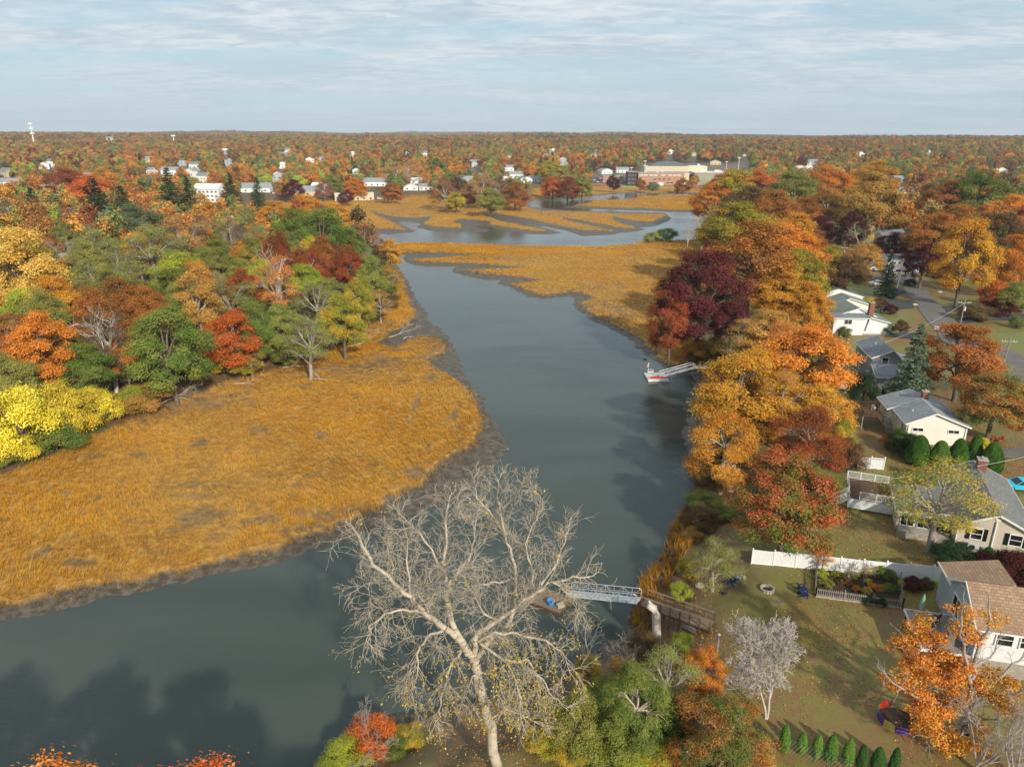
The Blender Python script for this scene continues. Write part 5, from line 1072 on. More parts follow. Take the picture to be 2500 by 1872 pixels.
# crown centre and size are read off the photograph (2212 px wide view), then stood on the ground
HAND = [
 # right bank, near to far
 ('f1',1700,1085,215,225,'redgreen','oak with rust tips over green leaves beside the white fence',RW),
 ('f0',1748,965,150,170,'red','red crowned tree behind the half green oak',RW),
 ('f0',1565,970,150,160,'gold','dark golden tree leaning over the river edge above the reeds',RW),
 ('d1',1600,850,190,190,'gold','large golden tree right of the red kayak dock',RW),
 ('d0',1735,790,190,170,'orange','orange gold tree in front of the long white house',RW),
 ('d2',1780,900,125,130,'gold','golden tree with a pale bare limb left of the cream house',RW),
 ('s0',1690,870,120,150,'gold','thin golden tree with white branches showing through',RW),
 ('d2',1640,905,120,120,'gold','golden tree in the middle of the right bank clump',RW),
 ('d3',1815,945,60,80,'goldgreen','small gold and green tree at the lawn edge',RW),
 ('bush',1835,985,60,70,'brown','dull red brown shrub left of the short lattice fence',None),
 ('c2',1733,885,55,60,'pine','dark green conifer wrapped in golden trees',None),
 ('d0',1660,730,130,110,'tan','thin orange tan tree between golden trees and white house',RW),
 ('s1',1610,740,90,100,'tan','sparse tan tree with pale trunk at the river bend',RW),
 ('d1',1510,650,170,200,'wine','dark purple beech at the marsh edge',RW),
 ('d1',1450,700,95,140,'red','dark red tree left of the purple beech',RW),
 ('d2',1580,700,80,110,'wine','small wine red tree right of the purple beech',RW),
 ('bush',1500,755,60,40,'gold','golden bush below the purple beech',None),
 ('bush',1550,745,50,40,'yellow','yellow bush beside the white trunks',None),
 ('d1',1620,580,200,190,'rust','great rust orange oak above the purple beech',RW),
 ('d3',1595,510,150,90,'goldgreen','green gold crown rising behind the great rust oak',RW),
 ('d0',1700,560,150,140,'orange','orange tree right of the great rust oak',RW),
 ('d3',1713,508,100,60,'gold','small bright gold crown among rust trees',RW),
 ('d1',1725,618,136,150,'goldgreen','gold green tree left of the dark car driveway',RW),
 ('d0',1748,668,92,110,'gold','golden tree against the cream house wall',RW),
 ('d0',1690,650,120,120,'gold','golden tree under the orange oak with pale trunks',RW),
 ('s0',1675,745,110,110,'orange','sparse orange maple above the golden trees',RW),
 ('d1',1580,410,120,80,'goldgreen','gold and green tree nearest the far marsh',RW),
 ('d1',1545,430,90,90,'orange','orange tree at the water where the river bends away',RW),
 ('d0',1630,400,90,60,'flame','flame red maple above the grey house roof',RW),
 ('d3',1610,455,110,60,'brown','brown oak below the flame red maple',RW),
 ('b0',1520,485,90,80,None,'pinkish bare tree over the river bend',None),
 ('b2',1487,490,26,70,None,'dead dark tree standing alone on the marsh edge',None),
 ('bush',1440,507,46,24,'deep','dark green bush on the marsh point',None),
 ('bush',1410,512,36,16,'olive','low olive bush at the tip of the marsh point',None),
 ('d3',1660,465,110,60,'rust','rust tree behind the gold green crown',RW),
 ('d0',1560,520,90,80,'red','brick red tree at the marsh edge above the purple beech',RW),
 ('d2',1530,590,60,80,'wine','small wine tree squeezed behind the purple beech',RW),
 ('d1',1715,412,120,80,'olive','broad olive green oak right of the flame red maple',RW),
 ('d0',1790,395,100,70,'orange','orange crown above the tan street tree',RW),
 ('d0',1785,450,85,80,'tan','tan tree standing beside the street',RW),
 ('d3',1730,470,90,60,'rust','rust tree left of the street pole',RW),
 ('d1',1770,500,70,60,'wine','maroon tree at the left kerb of the street',RW),
 ('d2',1750,530,70,60,'rust','low rust tree above the gold street side tree',RW),
 ('d1',1885,440,130,130,'tan','large brown gold oak right of the street',RW),
 ('d0',1885,380,90,60,'gold','golden crown above the brown gold oak',RW),
 ('d0',1840,500,65,80,'maroon','maroon maple on the right kerb of the street',RW),
 ('b1',1868,505,75,90,None,'white limbed bare tree beside the maroon maple',None),
 ('bush',1865,560,70,60,'tan','tan brown shrub mass below the white bare tree',None),
 ('d0',1925,535,70,50,'maroon','spreading maroon tree in front of the low dark roofed house',RW),
 ('d3',1830,595,90,55,'brown','dull brown tree in front of the cream gables',RW),
 ('d2',1790,560,60,60,'goldgreen','gold green tree at the driveway end',RW),
 ('c1',1918,600,44,84,'pine','dark blue green spruce beside the street corner',None),
 ('d1',2085,560,110,165,'gold','tall golden maple on the right of the street',RW),
 ('d0',2020,520,110,110,'rust','rust brown oak behind the street corner',RW),
 ('d0',1995,570,80,80,'maroon','dark red brown tree over the street corner',RW),
 ('d3',2060,500,120,80,'rust','rust brown crown above the tall golden maple',RW),
 ('d1',2150,520,110,110,'brown','brown red oak behind the golden maple on the right',RW),
 ('d0',2110,430,120,70,'green','green oak high on the right',RW),
 ('d0',2040,440,100,70,'rust','red orange tree left of the green oak',RW),
 ('d0',2175,470,100,70,'orange','orange tree below the green oak on the right',RW),
 ('d1',2195,570,70,120,'orange','orange tree at the right edge above the driveways',RW),
 ('bush',2150,635,62,56,'flame','round flame orange shrub tree beside the driveway',None),
 ('d3',2190,640,60,60,'olive','olive brown tree at the right edge beside the flame shrub',RW),
 ('d2',2130,590,50,60,'gold','thin yellow branch tree left of the flame shrub',RW),
 ('c1',1972,800,100,150,'spruce','tall grey green spruce in front of the grey house',None),
 ('bush',1868,838,60,62,'pine','round dark evergreen beside the white deck stairs',None),
 ('d1',2080,775,148,150,'rust','large rust and green maple behind the grey green spruce',RW),
 ('d0',2150,870,140,130,'mixed','wide red topped green tree right of the cream house',RW),
 ('s0',2140,800,70,80,'olive','thin olive tree beside the white crossarm pole',RW),
 ('d3',1948,706,30,30,'brown','little brown tree on the lawn by the white house',None),
 ('d3',1905,655,30,26,'brown','small brown red tree at the curved driveway',None),
 ('bush',1925,668,26,20,'maroon','round maroon shrub at the curved driveway',None),
 ('bush',1882,652,26,18,'yellow','yellow bush beside the cream house walk',None),
 ('bush',1920,612,20,14,'brown','rounded brown shrub on the far lawn',None),
 ('bush',1968,610,24,16,'pine','dark clipped bush at the street corner',None),
 ('bush',2110,675,60,28,'brown','dark brown hedge mass right of the street',None),
 ('bush',2160,665,60,28,'maroon','dark maroon hedge at the right edge',None),
 ('s1',2030,1080,190,150,'goldgreen','thin leafed olive gold tree in front of the beige house',None),
 ('bush',2064,1200,86,66,'pine','dark yew bush under the thin olive gold tree',None),
 ('s0',1545,1215,110,90,'olive','leaning old apple tree beside the blue chairs',None),
 ('bush',1490,1222,44,40,'goldgreen','green gold bush on the bank above the boardwalk',None),
 ('bush',1470,1275,40,40,'lime','yellow green bush beside the boardwalk railing',None),
 ('bush',1475,1385,40,44,'lime','bright yellow green round shrub below the boardwalk',None),
 # near bank at the bottom
 ('f1',1515,1462,96,128,'orange','orange leafed tree beside the bare stump below the boardwalk',None),
 ('f0',1560,1590,190,180,'mixed','red brown leafed tree at the bottom edge',None),
 ('f0',1370,1530,150,170,'green','dense green tree below the grey trunk stump',None),
 ('bush',1330,1600,140,110,'olive','green thicket bush at the bottom between the two banks',None),
 ('bush',1245,1560,90,120,'olive','olive green bush hung with vines right of the great bare tree',None),
 ('bush',1430,1630,110,80,'goldgreen','low green bush at the bottom edge under the red brown tree',None),
 ('bush',1270,1455,60,80,'goldgreen','yellow green vine covered sapling at the water edge',None),
 ('s1',1440,1470,120,150,'olive','grey green willowy tree beside the orange leafed tree',None),
 ('bush',1240,1620,80,60,'goldgreen','yellowish bush at the foot of the great bare tree',None),
 ('bush',1285,1570,34,50,'orange','small orange bush inside the green thicket',None),
 ('bush',805,1580,90,84,'flame','red and gold bush on the near bank left of the great bare tree',None),
 ('bush',740,1635,100,70,'lime','yellow green bush at the bottom left of the near bank',None),
 ('bush',770,1622,60,50,'redgreen','red tinged bush at the very bottom of the near bank',None),
 ('bush',845,1605,60,50,'green','green bush at the water edge near the great bare tree',None),
 ('bush',880,1585,60,40,'goldgreen','gold green bush behind the left twigs of the bare tree',None),
 ('bush',1300,1500,90,80,'olive','olive thicket bush at the water edge under the slim sapling',None),
 ('bush',1180,1600,80,60,'goldgreen','yellow tinged bush right of the great bare trunk',None),
 ('bush',1440,1560,110,100,'deep','dark green bush in front of the willowy tree',None),
 ('bush',1500,1520,90,80,'brown','dull brown bush between the orange and red brown trees',None),
 ('bush',1620,1620,90,70,'tan','tan brown bush at the bottom edge left of the evergreen row',None),
 ('bush',1360,1650,120,60,'lime','yellow green leafy bush at the very bottom edge',None),
 ('bush',1500,1650,120,60,'brown','russet bush at the very bottom edge',None),
 ('bush',1395,1390,60,60,'brown','brown scrub at the foot of the bleached stump',None),
 ('bush',1345,1440,60,50,'tan','tan scrub on the mud beside the bleached stump',None),
 ('bush',1200,1540,60,70,'olive','olive bush below the gangway dock behind the bare tree',None),
 # left bank, front edge
 ('bush',45,910,150,140,'yellow','bright yellow sumac mass at the left edge of the marsh',None),
 ('bush',135,885,120,110,'yellow','bright yellow sumac in front of the orange maple',None),
 ('bush',205,880,80,80,'yellow','yellow sumac touching the green maples',None),
 ('bush',295,860,70,56,'lime','low yellow green sumac at the marsh edge',None),
 ('bush',30,965,90,60,'yellow','lowest yellow bush at the left edge',None),
 ('d0',88,760,125,160,'orange','big orange maple above the yellow sumac',LW),
 ('s0',230,740,90,150,'brown','thin brown tree with pale branches before the green maples',LW),
 ('b2',222,690,150,230,None,'bleached dead tree in front of the green maples',None),
 ('d0',270,775,66,100,'orange','narrow orange maple right of the bleached dead tree',LW),
 ('d1',365,760,150,190,'green','broad green maple at the marsh edge',LW),
 ('d1',190,800,110,120,'green','dark green maple left of the bleached dead tree',LW),
 ('d0',165,725,80,80,'red','red leaved maple between orange and green maples',LW),
 ('d0',300,665,110,110,'brown','purple brown tree above the broad green maple',LW),
 ('d1',385,640,110,120,'green','green tree left of the tan orange ash',LW),
 ('t0',430,650,80,150,'tan','tall tan orange ash with a bare trunk',LW),
 ('d1',500,735,135,110,'flame','flame red maple at the marsh edge',LW),
 ('s0',495,655,120,90,'olive','thin olive tree above the flame red maple',LW),
 ('d0',385,600,110,90,'lime','yellow green tree in the middle of the left wood',LW),
 ('d2',560,620,80,110,'lime','lime yellow tree right of the dark hollow',LW),
 ('d1',560,720,70,130,'green','narrow green tree right of the flame red maple',LW),
 ('d3',540,770,60,60,'goldgreen','gold green shrub tree at the marsh edge',LW),
 ('d1',610,720,90,120,'olive','olive tree with leaning pale trunks',LW),
 ('bush',625,745,50,40,'lime','bright green bush between the leaning trunks',None),
 ('d0',665,740,100,110,'olive','olive tree behind the fallen branches',LW),
 ('d1',740,700,100,120,'goldgreen','olive gold tree nearest the river on the left bank',LW),
 ('d0',680,660,110,90,'olive','rounded olive tree in front of the red pair',LW),
 ('d0',750,590,72,110,'red','dark red tree against the green oaks',LW),
 ('d2',600,570,70,130,'red','red tree behind the two bleached snags',LW),
 ('d2',660,585,70,90,'red','red maple left of the dark green hollow',LW),
 ('b2',590,555,90,170,None,'bleached snag in front of the red tree',None),
 ('b2',628,560,40,110,None,'second bleached snag right of the first among red leaves',None),
 ('d1',700,520,110,130,'green','rounded green oak under the golden crowns',LW),
 ('d1',640,510,90,110,'green','green oak left of the rounded one',LW),
 ('d0',760,545,70,100,'green','green oak nearest the far marsh',LW),
 ('d0',595,475,76,56,'gold','golden crown left of the gold ridge of trees',LW),
 ('d3',665,468,90,50,'gold','bright golden crown in the middle of the wood top',LW),
 ('d3',725,462,70,44,'gold','golden crown nearest the far marsh',LW),
 ('d0',608,488,50,50,'rust','rust orange crown below the golden one',LW),
 ('d3',700,485,90,44,'brown','dark brown crown under the golden crowns',LW),
 ('d1',800,610,70,110,'olive','olive tree beside the river with tan leaves',LW),
 ('d0',842,548,50,60,'gold','golden orange tree leaning out over the river',LW),
 ('s1',790,525,80,80,'rust','thin rust tree before the far creek',LW),
 ('d2',775,650,60,110,'goldgreen','gold edged tree on the river side of the wood',LW),
 ('d3',845,605,50,46,'goldgreen','small gold green tree at the river corner',LW),
 ('d1',820,655,60,60,'tan','low tan thicket tree at the river corner',LW),
 ('d0',720,645,90,80,'olive','grey olive tree right of the red maples',LW),
 ('d1',40,600,170,200,'pale','great pale yellow tree at the left edge',LW),
 ('d0',90,640,120,130,'pale','pale yellow tree in front of the great one',LW),
 ('d0',20,690,100,120,'pale','lower pale yellow tree at the left edge',LW),
 ('s0',215,560,120,90,'olive','thin grey green tree in the left wood',LW),
 ('d0',155,600,90,80,'orange','orange tree behind the pale yellow trees',LW),
 ('s0',330,545,130,90,'olive','thin olive brown tree above the yellow green tree',LW),
 ('d0',400,525,130,90,'tan','tan olive oak below the dark pines',LW),
 ('s0',255,625,120,90,'olive','sparse olive tree over the pink walled house',LW),
 ('d0',300,500,120,80,'blue','grey green oak in front of the bare grey tree',LW),
 ('b0',283,478,100,90,None,'grey bare tree standing out of the left wood',None),
 ('c1',210,455,110,90,'pine','broad dark conifer on the left',None),
 ('c1',270,465,80,90,'pine','dark conifer left of the grey bare tree',None),
 ('c1',370,440,80,110,'pine','tall dark pine before the white apartment building',None),
 ('c1',410,450,60,100,'pine','dark pine touching the white apartment building',None),
 ('c1',500,430,66,80,'pine','dark pine right of the white apartment building',None),
 ('c1',557,425,46,60,'pine','pointed dark pine before the large grey roof',None),
 ('d0',520,500,105,110,'olive','large pale green tree in front of the dark pines',LW),
 ('d0',150,395,90,60,'red','red maple high on the left',LW),
 ('d0',190,410,90,60,'flame','orange red maple beside the white house on the left',LW),
 ('d3',225,385,60,30,'gold','golden crown above the red maples',LW),
 ('c1',75,455,60,70,'pine','dark conifer at the far left',None),
 ('d0',20,470,70,70,'brown','brown green oak at the left edge',LW),
 ('d0',100,540,70,60,'rust','rust tree between the gravestones and the pale tree',LW),
 ('d2',135,520,50,80,'olive','olive column like tree left of the dark conifer',LW),
 ('d3',85,510,50,40,'blue','grey green small tree beside the gravestones',LW),
 ('d0',440,500,70,50,'brown','dusky brown crown below the pines',LW),
 ('d0',465,560,90,80,'green','green tree above the navy roof',LW),
 ('d3',470,600,70,60,'tan','tan tree in front of the navy roof',LW),
 ('d0',450,575,60,60,'rust','rust tree in the middle of the left wood',LW),
 ('s0',958,408,62,62,'rust','thin rust brown tree at the left end of the meadow grove',FW),
 ('d0',990,400,50,50,'brown','brown tree in the meadow grove',FW),
 ('d2',1012,418,44,44,'red','red tree at the front of the meadow grove',FW),
 ('s1',1040,402,70,60,'tan','tan half bare tree in the middle of the meadow grove',FW),
 ('s0',1078,404,64,56,'brown','brown half bare tree right of the middle of the grove',FW),
 ('d1',1112,416,64,48,'rust','rust tree at the right end of the meadow grove',FW),
 ('d3',1060,428,60,30,'olive','low olive tree at the water front of the grove',FW),
 ('d3',985,430,44,26,'goldgreen','low gold green tree at the foot of the grove',FW),
 ('d0',768,402,48,34,'orange','orange tree over the tan warehouse roof',FW),
 ('d2',745,424,34,28,'wine','small wine red tree at the tan warehouse corner',FW),
 ('d1',632,406,50,38,'wine','wine red tree before the wide grey roofed building',FW),
 ('s0',700,405,40,40,'red','thin red tree between the grey roofed buildings',FW),
 ('d0',715,395,50,44,'olive','green olive tree above the tan warehouse',FW),
 ('d0',846,412,44,32,'rust','rust tree right of the tan warehouse',FW),
 ('s1',850,372,56,54,'tan','pale tan bare trunked trees above the meadow cottages',FW),
 ('s1',885,368,56,54,'tan','second group of pale bare trunks above the meadow cottages',FW),
 ('d0',940,360,50,40,'olive','olive tree behind the meadow grove',FW),
 ('d0',1194,400,50,46,'flame','flame red tree right of the river row of houses',FW),
 ('d1',1226,402,56,50,'red','red tree beside the flame red one right of the river row',FW),
 ('d0',1258,398,46,50,'olive','olive tree at the meadow edge left of the car park',FW),
 ('d0',1190,366,50,34,'goldgreen','green gold tree above the flame red one',FW),
 ('d2',1325,392,26,34,'maroon','small maroon tree before the school car park',FW),
 ('d2',1385,398,22,28,'rust','small rust tree before the dark brick corner of the school',FW),
 ('bush',1410,403,26,16,'blue','grey green bush before the school',None),
 ('d0',1476,398,36,30,'rust','rust orange tree before the school entrance',FW),
 ('d2',1500,388,20,26,'tan','slim tan tree right of the school entrance',FW),
 ('d3',1555,392,44,26,'red','red tree before the big panelled school wall',FW),
]
for h_i, h in enumerate(HAND):
    k, cx, cy, w, hh, col, lb, gp = h
    if gp == LW and k[0] == 'd' and col in ('olive', 'blue', 'tan', 'goldgreen', 'brown') and h_i % 3: k = 's%d' % (h_i % 2)
    crown_px(k, cx, cy, w, hh, col or 'tan', lb, gp)

# ------------------------------------------------------------------ the great bare cottonwood and the thinning maple
def on_plane(px, py, y):
    d = ray(px, py); t = y / d[1]; return np.array((d[0] * t, y, CAM_Z + d[2] * t))
def sub(rng, segs, tips, p, d, L, r, k, depth, droop, kids):
    n = 3; pts = [Vector(p)]; ds = []
    for i in range(n):
        d = (d + Vector((rng.gauss(0, .16), rng.gauss(0, .16), rng.gauss(0, .14) - droop * 0.22 + 0.05))).normalized(); pts.append(pts[-1] + d * L / n); ds.append(d)
    r1 = max(r * 0.5, 0.009); chain(segs, pts, r, r1)
    if k >= depth: tips.append(tuple(pts[-1])); return
    for j in range(rng.randint(*kids)):
        i = rng.randint(1, n); u = ds[i - 1].orthogonal().normalized(); u = Matrix.Rotation(rng.uniform(0, 6.28), 3, ds[i - 1]) @ u; a = math.radians(rng.uniform(22, 58))
        sub(rng, segs, tips, pts[i], (ds[i - 1] * math.cos(a) + u * math.sin(a)).normalized(), L * rng.uniform(.5, .8), max(r * rng.uniform(.5, .7), 0.009), k + 1, depth, droop, kids)
def limb_tree(seed, limbs, y0, cv, spacing=0.33, L0=(1.2, 2.3), depth=3, kids=(2, 4), rsub=0.035):
    """limbs: (r0, r1, droop, ydrift, [(x, y) ...]) in pixels of a crop, cv turns them into photograph pixels"""
    rng = random.Random(seed); segs = []; tips = []
    for r0, r1, droop, dr, pts, twigs in limbs:
        a0 = dr[0]; a1 = dr[1]; n = len(pts); W = [on_plane(*cv(*p), y0 + a0 + (a1 - a0) * (i / (n - 1))) for i, p in enumerate(pts)]
        fine = []
        for i in range(n - 1):
            for j in range(3): fine.append(W[i] + (W[i + 1] - W[i]) * j / 3 + (np.array([rng.gauss(0, .07) for _ in range(3)]) if (i + j) else 0))
        fine.append(W[-1]); chain(segs, fine, r0, r1)
        if not twigs: continue
        tot = 0.0; m = len(fine)
        for i in range(m - 1):
            a, b = Vector(fine[i]), Vector(fine[i + 1]); L = (b - a).length; d = (b - a).normalized(); tot += L
            while tot > spacing:
                tot -= spacing; f = i / (m - 1)
                if f < 0.12 and r0 > .2: continue
                u = d.orthogonal().normalized(); u = Matrix.Rotation(rng.uniform(0, 6.28), 3, d) @ u; g = math.radians(rng.uniform(35, 80)); v = (d * math.cos(g) + u * math.sin(g) + Vector((0, 0, .25 - .5 * droop))).normalized()
                sub(rng, segs, tips, a.lerp(b, rng.random()), v, rng.uniform(*L0) * twigs, rsub, 1, depth, droop, kids)
        sub(rng, segs, tips, fine[-1], Vector(fine[-1] - fine[-2]).normalized(), 0.7, r1, 1, depth, droop, kids)
    return segs, np.array(tips)
def cottonwood():
    cv = lambda x, y: (800 + x / 2.146, 1100 + y / 2.146)
    bx, by, bz = P2W(1218, 1890)
    L = [(0.55, 0.40, 0, (0, 0), [(905, 1720), (880, 1640), (850, 1450), (800, 1250), (778, 1110)], 0), (0.40, 0.33, 0, (0, 0), [(778, 1110), (745, 1060), (710, 1020)], 0),
      (0.30, 0.10, 0.1, (0, -2), [(710, 1020), (640, 945), (560, 890), (500, 850), (440, 770), (350, 690), (240, 600), (180, 500), (140, 420)], 1),
      (0.28, 0.06, 0, (0, 1), [(715, 1010), (650, 900), (625, 790), (635, 700), (610, 640), (615, 500), (622, 340), (640, 240)], 1),
      (0.26, 0.06, 0, (0, 0.5), [(765, 1090), (772, 990), (790, 950), (850, 915), (930, 870), (1010, 800), (1090, 735), (1180, 690), (1290, 668), (1370, 660)], 1),
      (0.22, 0.05, 0, (0.5, 4), [(775, 1100), (870, 980), (950, 900), (985, 780), (988, 650), (960, 510), (920, 390), (910, 280), (890, 150)], 1),
      (0.12, 0.03, 0.1, (3, 1), [(988, 670), (900, 685), (800, 700), (740, 720)], .8), (0.12, 0.03, 0, (3, 5), [(940, 440), (870, 350), (790, 250), (765, 150)], .9),
      (0.10, 0.03, 0, (2, 0), [(920, 300), (1000, 200), (1060, 150)], .7), (0.13, 0.03, 0, (0, 2), [(625, 650), (560, 560), (480, 430), (370, 320)], 1), (0.12, 0.03, 0, (0, -1), [(632, 700), (700, 620), (750, 540), (770, 430), (750, 330)], 1),
      (0.13, 0.03, 0.7, (-1, -3), [(500, 850), (400, 830), (300, 850), (220, 920), (190, 1030)], 1.1), (0.10, 0.03, 0, (-1, -1), [(430, 750), (415, 620), (420, 500), (400, 400)], .9), (0.09, 0.03, 0, (-1, 0), [(350, 690), (330, 560), (300, 470)], .8),
      (0.14, 0.03, 0.9, (0, -3), [(640, 945), (540, 960), (480, 1030), (470, 1150), (440, 1260)], 1.2), (0.12, 0.03, 0.9, (0, -2), [(700, 1040), (640, 1130), (610, 1250), (590, 1370), (560, 1440)], 1),
      (0.14, 0.03, 0.8, (0, -3), [(800, 1010), (900, 1080), (960, 1150), (1000, 1260), (1010, 1380)], 1.1), (0.14, 0.03, 0.6, (0, -1), [(790, 1000), (880, 950), (1010, 965), (1130, 990), (1230, 1060), (1270, 1160)], 1.1),
      (0.12, 0.03, 0.5, (0, 1), [(900, 1090), (1040, 1110), (1120, 1190), (1180, 1300), (1250, 1350)], .9), (0.10, 0.03, 0, (1, 3), [(1090, 735), (1060, 600), (1040, 490), (1090, 360), (1110, 280)], 1), (0.09, 0.03, 0, (0, 1), [(1120, 700), (1200, 590), (1240, 480), (1265, 400)], .9),
      (0.09, 0.03, 0.4, (0, -2), [(1180, 690), (1280, 760), (1330, 850)], 1), (0.10, 0.03, 0.2, (0, -3), [(900, 890), (820, 860), (760, 740), (700, 650)], .9), (0.09, 0.03, 0.3, (0, -2), [(560, 890), (480, 760), (520, 700), (600, 690)], .9),
      (0.08, 0.02, 0.8, (0, -2), [(820, 1160), (760, 1180), (730, 1260), (700, 1330)], .9), (0.08, 0.02, 0.8, (0, -3), [(830, 1150), (900, 1200), (930, 1300), (900, 1400)], .9), (0.09, 0.02, 0.3, (0, 2), [(860, 1400), (960, 1350), (1100, 1420), (1240, 1480)], .8), (0.08, 0.02, 0.8, (0, -1), [(300, 850), (230, 800), (190, 700)], 1)]
    L = [(a * .78, b * .8, c, d, e_, f) for a, b, c, d, e_, f in L]; segs, tips = limb_tree(4, L, by, cv, 0.24, L0=(0.8, 1.5), kids=(3, 4), rsub=0.026)
    e = empty('cottonwood_tree', (0, 0, 0), 0, 'great bare pale cottonwood rising from the near bank in the middle', 'tree')
    e.location = (bx, by, bz); off = np.array((bx, by, bz))
    segs = [(tuple(np.array(a) - off), tuple(np.array(b) - off), r0, r1) for a, b, r0, r1 in segs]
    big = [s for s in segs if s[2] > 0.12]; small = [s for s in segs if s[2] <= 0.12]
    link('trunk', wood_mesh('trunk', big, MAT['bark_pale']), e); link('branches', wood_mesh('branches', small, MAT['bark_pale'], 0.05), e)['kind'] = 'stuff'
    rs = np.random.RandomState(8); T = tips - off
    k = ((T[:, 2] < 12) & (rs.rand(len(T)) < 0.30)) | (rs.rand(len(T)) < 0.02); C = T[k]
    cr = crown_mesh('leaves', rs, C, 4, 0.16, 0.16, MAT['leaf']); c = link('leaves', cr, e); c.color = (*lin('#c9a032'), 1); c['tint2'] = list(lin('#a8922e')); c['kind'] = 'stuff'
cottonwood()
def maple():
    cv = lambda x, y: (1800 + x / 2.896, 1300 + y / 2.896)
    bx, by, bz = P2W(2355, 1790)
    L = [(0.34, 0.28, 0, (0, 0), [(1600, 1430), (1615, 1330), (1640, 1210)], 0), (0.22, 0.05, 0, (0, 1), [(1640, 1210), (1660, 1060), (1690, 880), (1750, 720), (1790, 600), (1780, 480)], .9), (0.16, 0.04, 0, (0, -1), [(1655, 1080), (1620, 920), (1580, 720), (1600, 520)], .9),
      (0.16, 0.04, 0.1, (0, 2), [(1620, 1250), (1500, 1180), (1350, 1080), (1230, 950), (1180, 800), (1150, 700)], 1), (0.14, 0.03, 0.1, (0, -2), [(1600, 1290), (1420, 1200), (1230, 1140), (1100, 1060), (1030, 980)], 1), (0.12, 0.03, 0.3, (0, -2), [(1590, 1340), (1450, 1420), (1350, 1440), (1260, 1430)], .8),
      (0.16, 0.04, 0, (0, 1), [(1650, 1190), (1760, 1090), (1880, 1020), (1990, 900), (2060, 800)], 1), (0.14, 0.04, 0, (0, -2), [(1640, 1230), (1780, 1150), (1900, 1180), (2030, 1100), (2120, 1020)], 1), (0.12, 0.03, 0, (1, 3), [(1560, 1130), (1450, 950), (1350, 780), (1290, 620)], 1), (0.12, 0.03, 0.2, (0, -3), [(1620, 1340), (1740, 1330), (1860, 1300), (1950, 1260)], .8), (0.1, 0.03, 0, (1, 3), [(1680, 950), (1820, 830), (1870, 680)], .8), (0.1, 0.03, .1, (0, -2), [(1640, 1350), (1560, 1450), (1500, 1530)], .8)]
    segs, tips = limb_tree(6, L, by, cv, 0.6, (0.8, 1.6), 2, (2, 3), 0.03)
    off = np.array((bx, by, bz)); segs = [(tuple(np.array(a) - off), tuple(np.array(b) - off), r0, r1) for a, b, r0, r1 in segs]
    e = empty('maple_tree', (bx, by, bz), 0, 'half bare maple with bright orange leaves at the bottom right', 'tree')
    link('trunk', wood_mesh('trunk', segs, MAT['bark_grey'], 0.05), e)
    cl = [(1300,620,2),(1360,700,2),(1200,770,2),(1380,840,1),(1160,820,2),(1270,720,2),(1450,870,1),(1200,960,1),(1330,920,0),(1530,1000,0),(1250,1060,-1),(1100,1070,-1),(1420,1050,0),(1600,1100,1),(1390,1290,-2),(1300,1350,-2),(1800,1110,0),(1900,1090,0),(1880,1190,-1),(1960,1120,0),(1800,1180,0),(1740,1350,-1),(1480,1520,-2),(1560,1480,-2),(1610,700,0),(1700,740,1),(1620,920,0),(1300,1000,0),(1240,1130,0),(1780,1010,1),(1830,590,1),(1940,1600,-2),(1700,1500,-2),(1480,940,1),(1410,760,2),(1350,1180,-1),(1480,1170,0),(1560,1230,-1),(1230,850,2),(1420,960,1),(1330,1260,-2),(1920,1230,-1),(1850,1000,1),(1700,1060,0),(1380,1400,-2),(1250,700,2),(1600,560,0),(1520,1080,0),(1460,1230,-1)]
    rs = np.random.RandomState(3); C = []
    for x, y, dy in cl:
        c = on_plane(*cv(x, y), by + dy) - off
        for _ in range(6): C.append(c + rs.normal(size=3) * np.array((.42, .42, .26)))
    c = link('leaves', crown_mesh('leaves', rs, np.array(C), 90, 0.27, 0.17, MAT['leaf'], 0.45), e); c.color = (*lin('#d3922c'), 1); c['tint2'] = list(lin('#cc7424'))
maple()
def twiggy():
    bx, by, bz = P2W(1866, 1752)
    sg, tp = bare(17, H_=9.5, depth=6, kids=(4, 4), r0=0.11, ang=(14, 34), up=0.75, shrink=(0.55, 0.76), maxseg=24000, first=0.05, rmin=0.016, stems=3)
    e = empty('bare_tree', (bx, by, bz), 0, 'dense fine twigged grey bare tree on the lawn above the evergreen row', 'tree'); link('trunk', wood_mesh('trunk', sg, MAT['bark_fine'], 0.05), e)
    for (px_, py_, h, sd, st, lb) in ((2385, 1880, 7.0, 21, 3, 'leafless grey bush at the bottom right corner'), (2470, 1890, 6.5, 23, 3, 'leafless grey bush right of the bottom corner one'), (1440, 1700, 9.5, 25, 1, 'slim bare sapling over the green thicket'), (1512, 1700, 8.0, 27, 1, 'slim forked bare sapling beside the green willowy tree'),
                               (2075, 1425, 2.6, 29, 2, 'small bare shrub behind the white fence and flower garden'), (2108, 1425, 3.2, 31, 1, 'slender bare sapling leaning over the white fence'), (1890, 1490, 1.9, 33, 1, 'tiny bare sapling below the fire pit'), (905, 1850, 5.0, 37, 2, 'bare twiggy shrub at the foot of the near bank')):
        x, y, z = P2W(px_, py_); sg, tp = bare(sd, H_=h, depth=4, kids=(3, 4), r0=0.02 * h / 2 + 0.01, ang=(18, 42), up=0.6, maxseg=2600, stems=st, first=0.1)
        e = empty('bare_bush' if st > 1 else 'bare_tree', (x, y, z), 0, lb, 'bush' if st > 1 else 'tree'); link('stem' if st > 1 else 'trunk', wood_mesh('trunk', sg, MAT['bark_grey'], 0.04), e)
twiggy()
